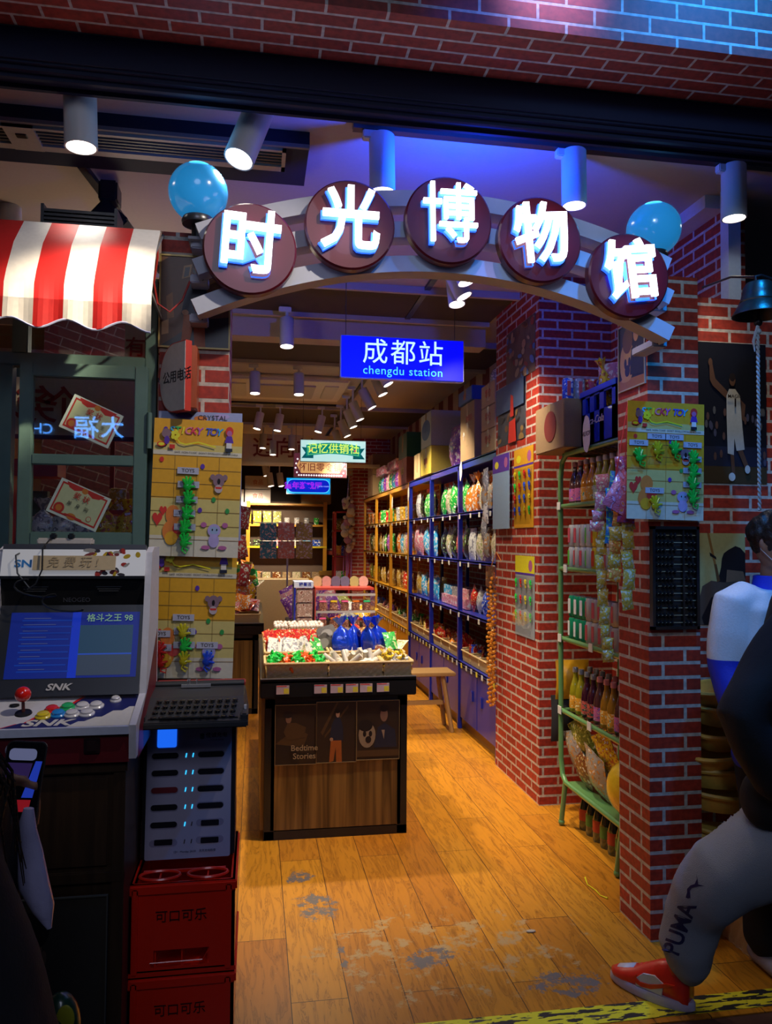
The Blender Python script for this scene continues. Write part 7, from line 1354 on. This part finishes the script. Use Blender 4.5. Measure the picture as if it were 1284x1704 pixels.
remesh(b, 'body', SKN, t, .008, 4); face_bits(t, hc, yawC)
b = MB(); limb(b, [(hc+Vector((0, -.02, .03)), .10), (hc+Vector((0, -.045, -.15)), .095)]); b.loft([((o, -.04, z), (rx, 0, 0), (0, .055, 0)) for z, rx, o in ((1.42, .10, 0), (1.30, .12, .01), (1.18, .15, .03), (1.08, .12, .07), (1.0, .05, .10))], 20)
remesh(b, 'hair', HAIR, t, .010, 3, noise=.008, ns=50)
random.seed(99); b = MB()
for k in range(60):
    x0_ = random.uniform(.08, .19); z1 = random.uniform(.98, 1.14); y_ = random.uniform(-.03, .08)
    b.tube([(x0_-.04, y_-.02, 1.36), (x0_+.01, y_, 1.26), (x0_+.03+random.uniform(-.02, .03), y_+.02, 1.18), (x0_+.03+random.uniform(-.01, .05), y_+.03, z1)], [.004, .0035, .0025, .0008], 5)
b.build('hair_strands', HAIR, t, True)
b = MB(); b.loft([((0, 0, z), (rx, 0, 0), (0, ry, 0)) for z, rx, ry in ((.45, .37, .22), (.70, .35, .21), (.86, .31, .19), (1.02, .255, .16), (1.15, .215, .14), (1.25, .17, .12), (1.32, .09, .08))], 24)
limb(b, [(shC, .075), (elC, .062), (wrC+Vector((-.0, -.03, -.03)), .042)]); limb(b, [((-.17, 0, 1.24), .075), ((-.25, .06, .98), .06), ((-.17, .25, .98), .042)]); remesh(b, 'dark_coat', COAT, t, .012, 5, noise=.01, ns=9)
b = MB()
for s in (-1, 1): limb(b, [((s*.09, 0, .80), .10), ((s*.095, .01, .45), .075), ((s*.095, .0, .08), .06)])
remesh(b, 'trousers', COAT, t, .012, 4)
for s in (-1, 1): b = MB(); b.loft([((s*.095, y, .012), (w_, 0, 0), (0, 0, h_)) for y, w_, h_ in ((-.07, .03, .03), (-.03, .042, .032), (.06, .046, .032), (.13, .044, .026), (.17, .02, .02))], 16); b.build('shoe', BLACK, t, True)
q = thing('smartphone', 'smartphone held up at the left edge, its screen showing the arcade machine', 'phone', ph+O, R(8)); q.rotation_euler = (R(-12), R(6), R(6)); MB().prism(rrect(.074, .150, .012), 0, .008).build('case', M((.03, .028, .03), .3, .4), q)
b = MB().mat(M((.005, .005, .008), .2)).prism(rrect(.069, .145, .010), -.0008, 0); b.mat(EM((.10, .11, .20), .8)).prism(rrect(.05, .022, .008, cz=.05, cx=-.005), -.0014, -.0008)
b.mat(EM((.01, .03, .30), .9)).add([(.004, -.0016, -.03), (.024, -.0016, -.03), (.032, -.0016, .038), (.02, -.0016, .038)], [(0, 1, 2, 3)]).mat(EM((.20, .005, .01), .8)).add([(-.01, -.0016, -.056), (.02, -.0016, -.056), (.022, -.0016, -.034), (-.006, -.0016, -.034)], [(0, 1, 2, 3)]); b.mat(EM((.02, .01, .06), .7)).add([(-.03, -.0015, .0), (.01, -.0015, .0), (.015, -.0015, .034), (-.03, -.0015, .034)], [(0, 1, 2, 3)]); b.build('screen', None, q)
q = thing('plastic_bag', 'pale lilac plastic bag hanging beside the dark coat at the left edge', 'bag', F(58, 1450, 1.36)); O2 = Vector(q.location); b = MB()
cs = [(F(48, 1345, 1.36), .008), (F(44, 1380, 1.36), .016), (F(48, 1420, 1.36), .022), (F(56, 1470, 1.36), .024), (F(72, 1510, 1.36), .018), (F(82, 1545, 1.36), .004)]
b.tube([Vector(p)-O2 for p, r in cs], [r for p, r in cs], 16, flat=.8); b.build('bag', M((.42, .40, .62), .25, bump=1, bs=25, coat=.5), q, True)
o = MB().ball((0, 0, 0), .065, 18, .55, .5, 1).build('green_bag', M((.01, .05, .03), .3, coat=.5), None, True); o.location = F(100, 1712, 1.5); tag(o, 'dark green bag with a yellow spot at the bottom left corner', 'bag'); q = MB().ball((.014, -.026, .03), .020, 12, .8, .15, 1.3).build('yellow_spot', M((.35, .35, .02), .5), o, True)
